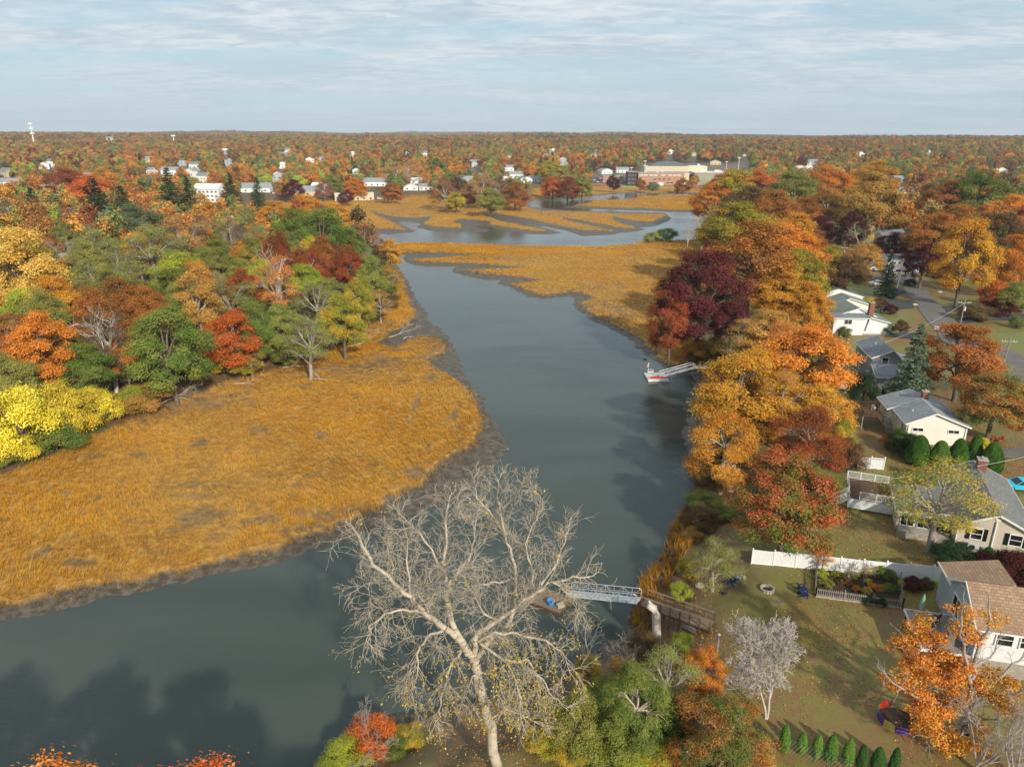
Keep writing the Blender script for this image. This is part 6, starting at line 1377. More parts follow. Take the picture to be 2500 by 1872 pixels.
# trees just outside the lower edge: their tops show at the very bottom and their shadows fall on the water
HANDLAB = list(LASTLABEL)
for k, (x, y, s, c, lb) in enumerate([(-25.5, 27.5, 1.0, 'orange', 'orange tree top peeping over the bottom left corner'), (-18.0, 28.0, 0.93, 'flame', 'flame orange tree top at the bottom edge left of centre'), (-31, 20, 1.3, 'gold', 'golden tree just below the bottom left corner'), (-10, 18, 1.25, 'gold', 'golden tree below the bottom edge'), (2, 6, 1.4, 'gold', 'tall golden tree behind the viewer')]):
    tree_at('d%d' % (k % 4), x, y, 1.5, s, s, c, label=lb)

import re
CUT = re.compile(r' (beside|behind|above|below|in|right|left|at|with|between|under|on|leaning|of|nearest|against|squeezed|before|over|touching|from|around|rising|standing|growing|wrapped|high|hung|to|out|among|inside|half|tops?) ')
USED = set()
def place_label(head, x, y, tail=''):
    """name a tree by the two marked neighbours nearest to it"""
    c = sorted(((math.hypot(x - a, y - b), CUT.split(l, 1)[0], a, b) for l, a, b in HANDLAB), key=lambda q: q[0]); n1 = c[0]; opts = []
    d0 = math.hypot(x, y)
    for n in c[:10]:
        dd = d0 - math.hypot(n[2], n[3]); lat = (x * n[3] - y * n[2]) / d0; far = 'just ' if n[0] < 12 else 'well ' if n[0] > 30 else ''
        rel = far + 'behind' if dd > abs(lat) else far + 'in front of' if -dd > abs(lat) else far + ('right of' if lat > 0 else 'left of'); opts.append('%s %s the %s' % (head, rel, n[1]))
    for i in range(4): opts.append('%s between the %s and the %s' % (head, c[i][1], c[i + 1][1]))
    for o in opts:
        if o not in USED and 4 <= len(o.split()) <= 16: USED.add(o); return o
    return head + ' ' + tail
# ------------------------------------------------------------------ woods filled in by chance between them
def in_view(x, y): return abs(x) < y * 0.80 + 15
def build_woods():
    rs = np.random.RandomState(12); pts = []; R = 95.0
    while R < 7500:
        s = max(8.2, R * 0.0085); n = int(2 * math.radians(41) * R / s)
        a = np.linspace(-math.radians(41), math.radians(41), n) + rs.normal(size=n) * 0.28 * s / R; rr = R + rs.normal(size=n) * s * 0.3
        pts.append(np.stack([rr * np.sin(a), rr * np.cos(a), np.full(n, s)], -1)); R += s * 0.95
    P = np.concatenate(pts); z, g, m, u, ur = terrain(P[:, 0], P[:, 1]); R = np.hypot(P[:, 0], P[:, 1])
    ok = (u < -3.0) & ((R > 300) | (P[:, 0] < -10))
    # open ground: school, fields, street, houses and the ground in front of them
    clr = [np.array([G(*p, 2.5) for p in q]) for q in ([(1428, 428), (1560, 428), (1560, 412), (1830, 412), (1840, 438), (1810, 462), (1440, 459)], [(1985, 640), (2005, 590), (2016, 545), (2062, 545), (2058, 600), (2055, 650)],
           [(2020, 500), (2150, 500), (2150, 525), (2010, 525)], [(2125, 455), (2210, 455), (2215, 470), (2125, 470)], [(505, 585), (550, 583), (552, 560), (512, 556)], [(30, 560), (100, 560), (95, 530), (40, 530)])]
    for q in clr: ok &= ~pip(q, P[:, 0], P[:, 1])
    hs = np.array(HOUSES); 
    for hx, hy, hr in hs:
        d = math.hypot(hx, hy); ux, uy = hx / d, hy / d; rel = (P[:, 0] - hx) * ux + (P[:, 1] - hy) * uy; lat = np.abs((P[:, 0] - hx) * -uy + (P[:, 1] - hy) * ux)
        gap = 8 + d * 0.19 if d > 300 else 14
        ok &= ~((rel < hr + 2) & (rel > -gap) & (lat < hr * (0.85 if d < 300 else 0.6) + 3))
    T = np.array(TREES)
    nearm = R < 650; idx = np.where(ok & nearm)[0]
    for i in idx:
        d = np.hypot(T[:, 0] - P[i, 0], T[:, 1] - P[i, 1])
        if (d < T[:, 2] * 0.72 + 2.2).any(): ok[i] = False
    P = P[ok]; z = z[ok]; R = R[ok]; az = np.arctan2(P[:, 0], P[:, 1])
    keys = ['rust', 'orange', 'tan', 'olive', 'green', 'red', 'brown', 'gold', 'pine', 'blue', 'lime', 'wine', 'goldgreen']
    wL = np.array([.19, .20, .13, .12, .07, .06, .08, .06, .03, .04, .03, .01, .03]); wR = np.array([.22, .11, .12, .15, .07, .06, .13, .03, .03, .04, .01, .02, .03]); wN = np.array([.11, .12, .13, .24, .10, .05, .07, .06, .02, .02, .04, .01, .05])
    f = sst(az, -0.15, 0.35)[:, None]; W = wL * (1 - f) + wR * f; nr = (sst(R, 200, 420))[:, None]; W = wN * (1 - nr) + W * nr
    fld = np.stack([fbm(P[:, 0] / (70 + 3 * k) + 13 * k, P[:, 1] / (110 + 4 * k) + 7 * k, 2) for k in range(len(keys))], -1); W = W * (0.10 + 4.5 * np.clip(fld - 0.3, 0, 1) ** 1.5); W /= W.sum(1, keepdims=True)
    pick = (rs.rand(len(P))[:, None] > np.cumsum(W, 1)).sum(1).clip(0, len(keys) - 1)
    order = np.argsort(R); budget = max(0, 300 - len(TREES)); single = set(order[:budget].tolist())
    print('WOODS', len(P), 'single', len(single), 'hand', len(TREES))
    wl = {'L': 'standing among its neighbours in the left bank wood', 'N': 'in the woods beyond the marsh', 'R': 'in the woods behind the street'}
    for i in single:
        key = keys[pick[i]]; x, y = P[i, :2]; sc = P[i, 2] / 8.2 * rs.uniform(0.85, 1.15); kind = rs.choice(['d0', 'd1', 'd2', 'd3', 's0', 's1', 's0', 'd0'])
        if key == 'pine': kind = 'c1'
        if rs.rand() < 0.09: kind = 'b0'
        zone = 'L' if x < 0 and R[i] < 420 else 'N' if x < 150 else 'R'; hh = rs.uniform(0.85, 1.15)
        word = PAL[key][2] if kind[0] != 'b' else 'grey'; kn = {'c': 'conifer', 'b': 'leafless tree'}.get(kind[0], 'broadleaf tree')
        tree_at(kind, x, y, z[i], sc, hh * (1.0 if R[i] > 150 else 0.85), key if kind[0] != 'b' else 'tan', label=place_label('%s %s' % (word, kn), x, y, wl[zone]), group='%s %ss %s' % (word, kn, wl[zone].split(' neighbours ')[-1]), seed=int(i))
    rest = np.array([i for i in range(len(P)) if i not in single])
    # the rest of the woods: one object, each point carries its own tree
    far = []
    for q in range(7):
        rr = random.Random(q * 7 + 1); r2 = np.random.RandomState(q + 60); C = []
        for L in range(rr.randint(6, 9)):
            a = rr.uniform(0, 6.28); rad = rr.uniform(0.5, 3.6); c = np.array((math.cos(a) * rad, math.sin(a) * rad, rr.uniform(7.0, 12.2) - 0.5 * rad))
            for j in range(9): dd = r2.normal(size=3); dd /= np.linalg.norm(dd); C.append(c + (dd + np.array((0, 0, .25))) * rr.uniform(1.2, 1.9))
        cm = crown_mesh('far_crown', r2, np.array(C), 20 if q < 5 else 5, 0.6, 0.75, MAT['leaf_far'], 0.7, (0, 0, 6.5), 0.35)
        if q == 5 or q == 6: cm = crown_mesh('far_crown', r2, np.array(C), 7, 0.8, 0.5, MAT['leaf_far'], 0.9, (0, 0, 7))
        o = bpy.data.objects.new('far_crown', cm); far.append(o)
    P_, N_, Cl = [], [], []
    r2 = np.random.RandomState(99)
    for w in range(14):
        t = w / 14; 
        for b in range(46): a = r2.rand() * 6.28; l = 3.4 * (1 - t) ** 0.9 * r2.rand() ** 0.5 + .1; P_.append((math.cos(a) * l, math.sin(a) * l, 1.5 + 13 * t - .25 * l)); N_.append((math.cos(a), math.sin(a), .9)); Cl.append(r2.rand())
    Q = leaf_quads(r2, np.array(P_), np.array(N_) + r2.normal(size=(len(P_), 3)) * .3, 1.1, .5); k = len(P_)
    far.append(bpy.data.objects.new('far_crown', mesh_np('far_crown', Q.reshape(-1, 3), np.arange(k * 4).reshape(k, 4), MAT['leaf_far'], False, {'rnd': ('FACE', 'FLOAT', r2.rand(k)), 'clump': ('FACE', 'FLOAT', np.array(Cl))})))
    stem = wood_mesh('far_stem', [((0, 0, -1), (0, 0, 9), .3, .15)] + [((0, 0, 5), (2.5 * math.cos(a), 2.5 * math.sin(a), 10), .12, .04) for a in range(6)], MAT['bark_grey'])
    cl = bpy.data.collections.new('woodland_kinds')
    for o in far: cl.objects.link(o)
    mx_ = sst(R[rest], 700, 2200); bl_ = sst(R[rest], 2200, 4500) * sst(az[rest], -.1, .5)  # far right crowns greyed: distant haze put into the leaf colour
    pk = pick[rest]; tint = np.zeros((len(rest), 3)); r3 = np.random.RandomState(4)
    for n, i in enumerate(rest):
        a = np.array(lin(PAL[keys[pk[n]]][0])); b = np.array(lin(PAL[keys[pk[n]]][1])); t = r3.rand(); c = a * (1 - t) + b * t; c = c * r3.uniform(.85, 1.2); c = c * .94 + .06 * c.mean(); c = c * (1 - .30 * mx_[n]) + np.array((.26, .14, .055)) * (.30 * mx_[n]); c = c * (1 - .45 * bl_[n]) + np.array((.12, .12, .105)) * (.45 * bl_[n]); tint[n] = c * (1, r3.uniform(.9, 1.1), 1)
    me = bpy.data.meshes.new('distant_woods'); me.vertices.add(len(rest)); X = P[rest, 0]; Y = P[rest, 1]
    me.vertices.foreach_set('co', np.stack([X, Y, z[rest] - 0.5], -1).astype(np.float32).ravel())
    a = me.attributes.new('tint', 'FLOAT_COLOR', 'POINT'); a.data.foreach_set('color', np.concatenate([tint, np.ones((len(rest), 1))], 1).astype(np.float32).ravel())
    sw = P[rest, 2] / 8.2 * r3.uniform(.65, 1.35, len(rest)); sh = np.clip(sw, .8, 1.6) * r3.uniform(.85, 1.15, len(rest))
    sh = np.minimum(sh, 1.5 ); a = me.attributes.new('size', 'FLOAT_VECTOR', 'POINT'); a.data.foreach_set('vector', np.stack([sw, sw, sh], -1).astype(np.float32).ravel())
    kd = r3.randint(0, 5, len(rest)); kd = np.where((np.array(keys)[pk] == 'pine') | (np.array(keys)[pk] == 'blue') & (r3.rand(len(rest)) < .4), 7, kd); kd = np.where((kd < 7) & (np.isin(np.array(keys)[pk], ['brown', 'tan'])) & (r3.rand(len(rest)) < .5), 5 + r3.randint(0, 2, len(rest)), kd)
    a = me.attributes.new('kindn', 'INT', 'POINT'); a.data.foreach_set('value', kd.astype(np.int32)); a = me.attributes.new('turn', 'FLOAT', 'POINT'); a.data.foreach_set('value', (r3.rand(len(rest)) * 6.28).astype(np.float32))
    me.update(); o = link('distant_woods', me); tag(o, kind='stuff')
    ng = bpy.data.node_groups.new('scatter_trees', 'GeometryNodeTree'); ng.interface.new_socket('Geometry', in_out='INPUT', socket_type='NodeSocketGeometry'); ng.interface.new_socket('Geometry', in_out='OUTPUT', socket_type='NodeSocketGeometry')
    N = ng.nodes; Lk = ng.links; gi = N.new('NodeGroupInput'); go = N.new('NodeGroupOutput'); ci = N.new('GeometryNodeCollectionInfo'); ci.inputs['Collection'].default_value = cl; ci.inputs['Separate Children'].default_value = True; ci.inputs['Reset Children'].default_value = True
    ip = N.new('GeometryNodeInstanceOnPoints'); ip.inputs['Pick Instance'].default_value = True
    def att(nm, ty): q = N.new('GeometryNodeInputNamedAttribute'); q.data_type = ty; q.inputs[0].default_value = nm; return q.outputs[0]
    cb = N.new('ShaderNodeCombineXYZ'); Lk.new(att('turn', 'FLOAT'), cb.inputs[2]); er = N.new('FunctionNodeEulerToRotation'); Lk.new(cb.outputs[0], er.inputs[0])
    Lk.new(gi.outputs[0], ip.inputs['Points']); Lk.new(ci.outputs[0], ip.inputs['Instance']); Lk.new(att('kindn', 'INT'), ip.inputs['Instance Index']); Lk.new(er.outputs[0], ip.inputs['Rotation']); Lk.new(att('size', 'FLOAT_VECTOR'), ip.inputs['Scale']); Lk.new(ip.outputs[0], go.inputs[0])
    md = o.modifiers.new('scatter', 'NODES'); md.node_group = ng
build_woods()
# ------------------------------------------------------------------ fences
def on(px, py): x, y, z = P2W(px, py); return Vector((x, y, z))
def panel_fence(name, label, pts, n, h=1.75, lattice=0.0, cat='fence'):
    a, b = Vector((pts[0][0], pts[0][1], 0)), Vector((pts[1][0], pts[1][1], 0)); a.z = H(a.x, a.y); b.z = H(b.x, b.y)
    t = empty(name, a, math.atan2(b.y - a.y, b.x - a.x), label, cat); L = (Vector((b.x, b.y, 0)) - Vector((a.x, a.y, 0))).length; s = L / n; R = t.matrix_basis
    post = MB(); post.box((0, 0, h / 2 + 0.05), (0.13, 0.13, h + 0.25)); post.add([(-.09, -.09, h + .18), (.09, -.09, h + .18), (.09, .09, h + .18), (-.09, .09, h + .18), (0, 0, h + .27)], [(3, 2, 1, 0), (0, 1, 4), (1, 2, 4), (2, 3, 4), (3, 0, 4)]); pm = post.mesh('post', MAT['vinyl'])
    pan = MB(); w = s - 0.14; hp = h - lattice; nb = 12
    pan.beam((0.07, 0, 0.12), (0.07 + w, 0, 0.12), 0.06, 0.14); pan.beam((0.07, 0, hp - 0.02), (0.07 + w, 0, hp - 0.02), 0.06, 0.12)
    for k in range(nb): pan.box((0.07 + w * (k + .5) / nb, 0, hp / 2), (w / nb - 0.012, 0.03, hp - 0.2))
    if lattice:
        pan.beam((0.07, 0, h), (0.07 + w, 0, h), 0.05, 0.07); q = int(w / 0.13)
        for k in range(q):
            x = 0.07 + w * (k + .5) / q
            for sg in (-1, 1): pan.beam((max(.07, min(.07 + w, x - sg * lattice / 2)), 0.01 * sg, hp), (max(.07, min(.07 + w, x + sg * lattice / 2)), 0.01 * sg, h), 0.012, 0.035)
    pl = pan.mesh('panel', MAT['vinyl'])
    for i in range(n + 1):
        p = R @ Vector((s * i, 0, 0)); z = H(p.x, p.y) - a.z; link('post', pm, t, (s * i, 0, z))
        if i < n: link('panel', pl, t, (s * i, 0, z))
    return t
panel_fence('white_fence', 'long white vinyl fence behind the flower garden', ((26.3, 67.3), (48.3, 62.6)), 10)
panel_fence('white_fence', 'short white fence run turning the corner beside the brown roofed house', ((48.45, 62.5), (50.2, 56.6)), 3)
a = on(2092, 1142); b = on(2156, 1146); panel_fence('lattice_fence', 'two panel white fence with lattice top alone on the lawn', (a, b), 2, 1.7, 0.35)
# garden enclosure of weathered pickets
def garden():
    C = [on(1991, 1456), on(2202, 1486), on(2196, 1421), on(1992, 1384)]; o = C[0]
    t = empty('garden_fence', o, 0, 'weathered grey picket enclosure round the flower garden', 'fence'); loc = [c - o for c in C]
    for i, (a, b) in enumerate(((loc[0], loc[1]), (loc[1], loc[2]), (loc[3], loc[0]))):
        L = (b - a).length; n = int(L / 0.19); m = MB()
        for k in range(n): p = a.lerp(b, (k + .5) / n); m.box((p.x, p.y, p.z + 0.55), (0.08, 0.025, 0.95), math.atan2(b.y - a.y, b.x - a.x))
        q = m.build('pickets', MAT['woodgrey'], t); q['kind'] = 'stuff'
        m = MB(); m.beam(a + Vector((0, 0, .3)), b + Vector((0, 0, .3)), 0.05, 0.08); m.build('rail', MAT['woodgrey'], t); m = MB(); m.beam(a + Vector((0, 0, .85)), b + Vector((0, 0, .85)), 0.05, 0.08); m.build('rail', MAT['woodgrey'], t)
        m = MB(); m.beam(a + Vector((0, 0, .06)), b + Vector((0, 0, .06)), 0.14, 0.2); m.build('sill_board', MAT['stone'], t)
        for k in range(max(2, int(L / 2.4)) + 1): p = a.lerp(b, k / max(2, int(L / 2.4))); m = MB(); m.box((p.x, p.y, p.z + 0.6), (0.1, 0.1, 1.3)); m.build('post', MAT['woodgrey'], t)
    # shelf against the white fence with pots
    s = on(2072, 1390); e = on(2110, 1396); r = math.atan2(e.y - s.y, e.x - s.x); sh = empty('plant_shelf', s, r, 'narrow slatted shelf against the white fence above the garden', 'shelf'); L = (e - s).length
    m = MB(); m.box((L / 2, 0, 0.85), (L, 0.3, 0.05)); m.build('shelf_board', MAT['woodgrey'], sh); m = MB(); m.box((L / 2, 0, 0.45), (L, 0.3, 0.05)); m.build('shelf_board', MAT['woodgrey'], sh)
    for x in (0.05, L - .05): m = MB(); m.box((x, 0, 0.42), (0.06, 0.3, 0.85)); m.build('leg', MAT['woodgrey'], sh)
    R = Matrix.Rotation(r, 3, 'Z')
    for f, k, lb in ((0.02, 1.0, 'leftmost terracotta pot on the fence shelf'), (0.45, 1.25, 'largest round terracotta pot on the fence shelf'), (0.78, .8, 'small terracotta pot second from the right on the shelf')):
        p = s + R @ Vector((L * f, 0, 0.88)); q = empty('flower_pot', p, 0, lb, 'pot'); m = MB(); m.lathe((0, 0, 0), [(.1 * k, 0), (.17 * k, .26 * k), (.2 * k, .27 * k), (.2 * k, .32 * k), (.15 * k, .32 * k), (.13 * k, .24 * k)], 12); m.build('pot_body', MAT['terracotta'], q)
    p = s + R @ Vector((L * .95, 0, 0.88)); m = MB(); m.box((0, 0, .12), (.6, .24, .24), r); o2 = m.build('planter_box', MAT['terracotta']); o2.location = p; tag(o2, 'long terracotta planter box at the right end of the shelf', 'planter')
    p = on(2008, 1392); q = empty('garden_sign', p, -0.2, 'small blue and white sign on a post at the garden corner', 'sign'); m = MB(); m.box((0, 0, 0.7), (0.08, 0.08, 1.5)); m.build('post', MAT['woodgrey'], q)
    m = MB(); m.box((0, -0.06, 1.35), (0.6, 0.04, 0.6)); f = m.build('sign_board', MAT['trim'], q); m = MB(); m.box((-0.05, -0.09, 1.58), (0.3, 0.02, 0.12)); m.box((0, -0.09, 1.36), (0.46, 0.02, 0.05)); m.box((0, -0.09, 1.26), (0.42, 0.02, 0.05)); m.box((0, -0.09, 1.16), (0.46, 0.02, 0.05)); x = m.build('print', MAT['blue'], f); x['kind'] = 'stuff'
    rng = random.Random(4)
    G_ = [(2005, 1405, .22, 'lime', 'yellow green plant at the left corner of the garden'), (2012, 1425, .2, 'lime', 'tall pale green plant inside the left garden fence'), (2022, 1432, .2, 'olive', 'olive plants by the left pickets'), (2040, 1404, .16, 'lime', 'yellow green leafy plant below the shelf'), (2056, 1408, .16, 'lime', 'second leafy plant below the shelf'), (2086, 1410, .18, 'yellow', 'golden flowering plant in the middle of the garden'),
          (2110, 1402, .22, 'goldgreen', 'bronze green bush at the right end of the shelf'), (2135, 1398, .32, 'olive', 'tall olive green bush against the white fence'), (2150, 1408, .28, 'green', 'green bush behind the marigolds'), (2172, 1412, .28, 'green', 'dark green bush at the garden back corner'), (2118, 1424, .14, 'yellow', 'bright yellow flowers in the garden'), (2130, 1436, .16, 'orange', 'orange marigold clump left'), (2146, 1440, .18, 'orange', 'orange marigold clump right'),
          (2165, 1440, .22, 'green', 'green plants inside the right pickets'), (2185, 1445, .2, 'deep', 'dark plants at the right garden corner'), (2116, 1450, .16, 'pale', 'tan grass tuft in the middle of the garden'), (2118, 1472, .2, 'pine', 'dark shrub outside the front pickets'), (2150, 1478, .2, 'pine', 'second dark shrub outside the front pickets'), (2070, 1428, .15, 'rust', 'rust brown withered plants in the garden'), (2052, 1424, .15, 'brown', 'brown withered plants in the garden bed'), (2090, 1440, .14, 'orange', 'orange brown low plants behind the pickets'), (2004, 1450, .14, 'deep', 'dark green plants at the front left garden corner')]
    for px_, py_, s_, c, lb in G_:
        x, y, z = P2W(px_, py_); tree_at('bush', x, y, z, s_ * .55, s_ * rng.uniform(.4, .7), c, label=lb, name='garden_plant', cat='plant')
    x, y, z = P2W(2006, 1398); tree_at('s1', x, y, z, .22, .2, 'gold', label='little golden leaved sapling at the garden corner post')
garden()
# ------------------------------------------------------------------ fire pit, chairs, play pen and small things on the lawn
def ring(px_, py_, r, n, label, h=0.3):
    c = on(px_, py_); t = empty('fire_pit', c, 0, label, 'fire pit'); st = MB(); st.box((0, 0, h / 2), (0.26, 0.2, h), taper=0.92); me = st.mesh('stone', MAT['stone'])
    for k in range(n): a = 2 * math.pi * k / n; o = link('stone', me, t, (r * math.cos(a), r * math.sin(a), 0), a + 1.57 + random.Random(k).uniform(-.1, .1)); o.scale = (1, 1, random.Random(k).uniform(.85, 1.15))
    m = MB(); m.lathe((0, 0, 0), [(r - .12, 0.05), (r * .5, 0.09), (0.02, 0.1)], 14); m.build('ash', MAT['soil'], t)
ring(1873, 1440, 0.62, 14, 'round stone fire pit ring on the lawn'); ring(1789, 1266, 0.7, 12, 'pale half hidden stone ring under the oak by the bank', 0.35)
def adirondack(loc, rz, label, mt='navy'):
    t = empty('adirondack_chair', loc, rz, label, 'chair'); m = MB(); m.beam((0, .3, .28), (0, -.3, .4), .56, .04); m.build('seat', MAT[mt], t)
    for k in range(5): m = MB(); x = -.24 + .12 * k; m.beam((x, .22, .3), (x * 1.15, .55, 1.0 - abs(k - 2) * .06), .1, .025); m.build('back_slat', MAT[mt], t)
    for s in (-1, 1):
        m = MB(); m.beam((s * .36, -.35, .58), (s * .36, .4, .56), .13, .03); m.build('armrest', MAT[mt], t); m = MB(); m.box((s * .33, -.28, .29), (.04, .1, .58)); m.build('leg', MAT[mt], t); m = MB(); m.beam((s * .3, -.3, .36), (s * .3, .65, .03), .04, .1); m.build('leg', MAT[mt], t)
for px_, py_, rz, lb, mt in ((1958, 1442, 1.6, 'blue adirondack chair left of the garden, the farther one', 'navy'), (1964, 1456, 1.2, 'blue adirondack chair left of the garden, the nearer one', 'navy'), (1796, 1408, 2.8, 'blue adirondack chair behind the others under the apple tree', 'navy'), (1786, 1426, 4.0, 'blue adirondack chair facing the apple trunk', 'navy'), (1803, 1422, 1.0, 'blue adirondack chair nearest the pale bench', 'navy'), (1808, 1414, 1.8, 'weathered pale garden chair beside the blue chairs', 'stone')):
    adirondack(on(px_, py_), rz, lb, mt)
def blob(name, loc, s, mt, label, cat, seed=1):
    rs = np.random.RandomState(seed); bm_v = []; n1, n2 = 8, 12
    m = MB(); prof = [(math.sin(math.pi * (i + .5) / n1) * .5, .5 - .5 * math.cos(math.pi * (i + .5) / n1)) for i in range(n1)]; m.lathe((0, 0, 0), prof, n2)
    m.v = [(x * s[0] * (1 + rs.uniform(-.13, .13)), y * s[1] * (1 + rs.uniform(-.13, .13)), z * s[2] * (1 + rs.uniform(-.1, .1)) - .05) for x, y, z in m.v]; o = m.build(name, MAT[mt]); o.location = loc; tag(o, label, cat); return o
blob('boulder', on(1708, 1433), (1.0, .8, .55), 'stone', 'pale boulder lying on the lawn left of the chairs', 'rock', 2)
blob('dark_bag', on(1768, 1449), (.6, .4, .3), 'black', 'black bundle at the foot of the apple tree', 'bag', 3)
for k, (x, y, s, lb) in enumerate([(1561, 1405, .8, 'dark rock at the reed edge above the boardwalk'), (1575, 880, 1.1, 'dark rock in the river below the purple beech'), (1573, 1150, .0, ''), (1636, 1286, .5, 'small black rock in the water beside the reeds'), (1660, 970, 1.4, 'flat rock at the bank below the red kayak dock'), (1680, 985, 1.2, 'second flat rock below the red kayak dock'), (1770, 1190, 1.4, 'grey rock among the bank scrub'), (1782, 1200, 1.1, 'pale grey rock among the bank scrub'), (1566, 915, .7, 'low black rock by the bank above the dock'), (1600, 905, .9, 'black rock under the bank grass'), (1230, 1100, .5, 'lone dark stone on the mud flat'), (1238, 1098, .8, 'driftwood stump on the mud flat tip'), (1470, 1590, .9, 'black log end in the shallows below the boardwalk'), (1556, 1478, .8, 'dark rock under the gangway end'), (1698, 1265, .7, 'pale rock at the foot of the reed bank'), (1712, 1255, .8, 'grey rock on the bank above the reeds'), (1690, 1290, .7, 'grey rock between reeds and lawn')]):
    if s: blob('rock', on(x, y), (s, s * .8, s * .5), 'rock' if 'pale' not in lb else 'stone', lb, 'rock', k)
def pen():
    c = on(2192, 1758); t = empty('play_pen', c, 0, 'ring of coloured plastic play panels on the lawn', 'play pen'); cols = ['orangep', 'purple', 'yellowp', 'purple', 'greenp', 'red', 'greyp', 'yellowp', 'greyp', 'red']; n = 10; r = 1.45; w = 2 * r * math.sin(math.pi / n) - .04
    for k in range(n):
        a = math.radians(-72) - 2 * math.pi * k / n; m = MB(); h = .62
        for dx in (-w / 2 + .03, w / 2 - .03): m.box((dx, 0, h / 2), (.06, .05, h))
        for z in (.04, h - .04): m.box((0, 0, z), (w - .1, .045, .08))
        for i in range(7): m.box((-w / 2 + .1 + i * (w - .2) / 6, 0, h / 2), (.05, .03, h - .14))
        m.box((0, 0, h * .5), (w - .12, .02, .3))
        link('panel', m.mesh('panel', MAT[cols[k]]), t, (r * math.cos(a), r * math.sin(a), 0), a + math.pi / 2)
    m = MB(); m.lathe((0, 0, 0), [(r - .1, .02), (r - .1, .04), (.02, .05)], 20); m.build('mat', MAT['soil'], t)
pen()
for k, (x, y, h) in enumerate([(1912, 1832, 1.15), (1955, 1836, 1.0), (1992, 1846, 1.25), (2025, 1856, 1.2), (2067, 1864, 1.15), (2101, 1872, 1.2), (2140, 1878, 1.2), (2180, 1884, 1.1)]):
    X, Y, Z = P2W(x, y); rk = ['first', 'second', 'third', 'fourth', 'fifth', 'sixth', 'seventh', 'eighth'][k]
    tree_at('arbor', X, Y, Z, .62 * h * (1 + .16 * math.sin(k * 2.3)), .72 * h * (1 + .12 * math.cos(k * 1.7)), ('#69862c', '#5a762a') if k in (0, 1, 2, 3, 4) else ('#44622a', '#3c5626'), label='%s small columnar evergreen counted from the left in the bottom row' % rk, group='small evergreens in the bottom row', name='arborvitae', cat='evergreen')
for k, (x, y, sw, sh, lb) in enumerate([(2237, 1131, 1.0, 1.02, 'clipped dome evergreen, first from the left before the cream house'), (2289, 1138, .86, .92, 'clipped dome evergreen, smallest of the first three'), (2334, 1137, .84, .98, 'clipped dome evergreen in the middle of the row'), (2373, 1134, .66, 1.08, 'narrow clipped dome evergreen, tallest and slimmest of the row'), (2415, 1148, .92, 1.0, 'clipped dome evergreen nearest the parked driveway')]):
    X, Y, Z = P2W(x, y); tree_at('dome', X, Y, Z, sw * .9, sh * .95, ('#42601f', '#527026'), label=lb, group='clipped evergreens in front of the cream house', name='clipped_evergreen', cat='topiary')
for x, y, lb in ((2412, 1356, 'small cone shrub in the mulch bed left of the air conditioner'), (2494, 1370, 'small cone shrub at the right end of the mulch bed')):
    X, Y, Z = P2W(x, y); tree_at('arbor', X, Y, Z, .9, .42, ('#4c6a2a', '#3f5a26'), label=lb, name='cone_shrub', cat='shrub')
bx = on(2210, 1104); 
for x, y, s, c, lb in ((2196, 1100, .42, 'deep', 'dark green shrub at the left corner of the cream house'), (2212, 1110, .4, 'pine', 'second dark shrub beside the first dome evergreen'), (2172, 1090, .25, 'rust', 'small rust shrub under the brown deck'), (2480, 800, .35, 'green', 'low green shrub on the far lawn right'), (2395, 1095, .22, 'yellow', 'yellow flowers between two dome evergreens'), (2360, 830, .2, 'deep', 'little dark evergreen at the driveway end'), (2060, 822, .3, 'green', 'low shrubs along the white house wall'), (2165, 815, .3, 'deep', 'dark shrub at the right corner of the white house'), (2450, 1432, .5, 'maroon', 'dark red shrub beside the corner fence'), (2480, 1440, .5, 'maroon', 'maroon shrub at the right edge behind the fence'), (2500, 1425, .45, 'deep', 'green shrub at the right edge behind the fence'), (2232, 1440, .18, 'wine', 'dark leaved sapling in front of the white fence'), (2260, 1434, .14, 'brown', 'low brown plants before the white fence')):
    X, Y, Z = P2W(x, y); tree_at('bush', X, Y, Z, s, s, c, label=lb, name='shrub', cat='shrub')
def simple(name, label, cat, px_, py_, rz, parts):
    t = empty(name, on(px_, py_), rz, label, cat)
    for pn, mt, f in parts: m = MB(); f(m); m.build(pn, MAT[mt], t)
    return t
simple('air_conditioner', 'white wall type air conditioner with a round fan grille on a stand', 'air conditioner', 2372, 1348, -.38, [('casing', 'tank', lambda m: m.box((0, 0, .75), (1.1, .4, .85))), ('fan_grille', 'black', lambda m: m.tube([(-.15, -.22, .75), (-.15, -.24, .75)], .3, 16)), ('stand', 'trim', lambda m: m.box((0, 0, .16), (1.2, .5, .32)))])
simple('condenser', 'grey upright air conditioner unit in the mulch bed', 'air conditioner', 2443, 1362, -.38, [('casing', 'woodgrey', lambda m: m.box((0, 0, .4), (.75, .75, .8))), ('top_grille', 'tank', lambda m: m.lathe((0, 0, .8), [(.33, 0), (.33, .04), (.1, .06)], 14))])
simple('storage_bin', 'black round bin in front of the white fence', 'bin', 2229, 1420, 0, [('bin_body', 'black', lambda m: m.lathe((0, 0, 0), [(.25, 0), (.3, .55), (.33, .58), (.28, .6)], 12))])
simple('cardboard_box', 'brown box beside the black round bin', 'box', 2218, 1420, .2, [('box_body', 'woodbrown', lambda m: m.box((0, 0, .25), (.7, .45, .5)))])
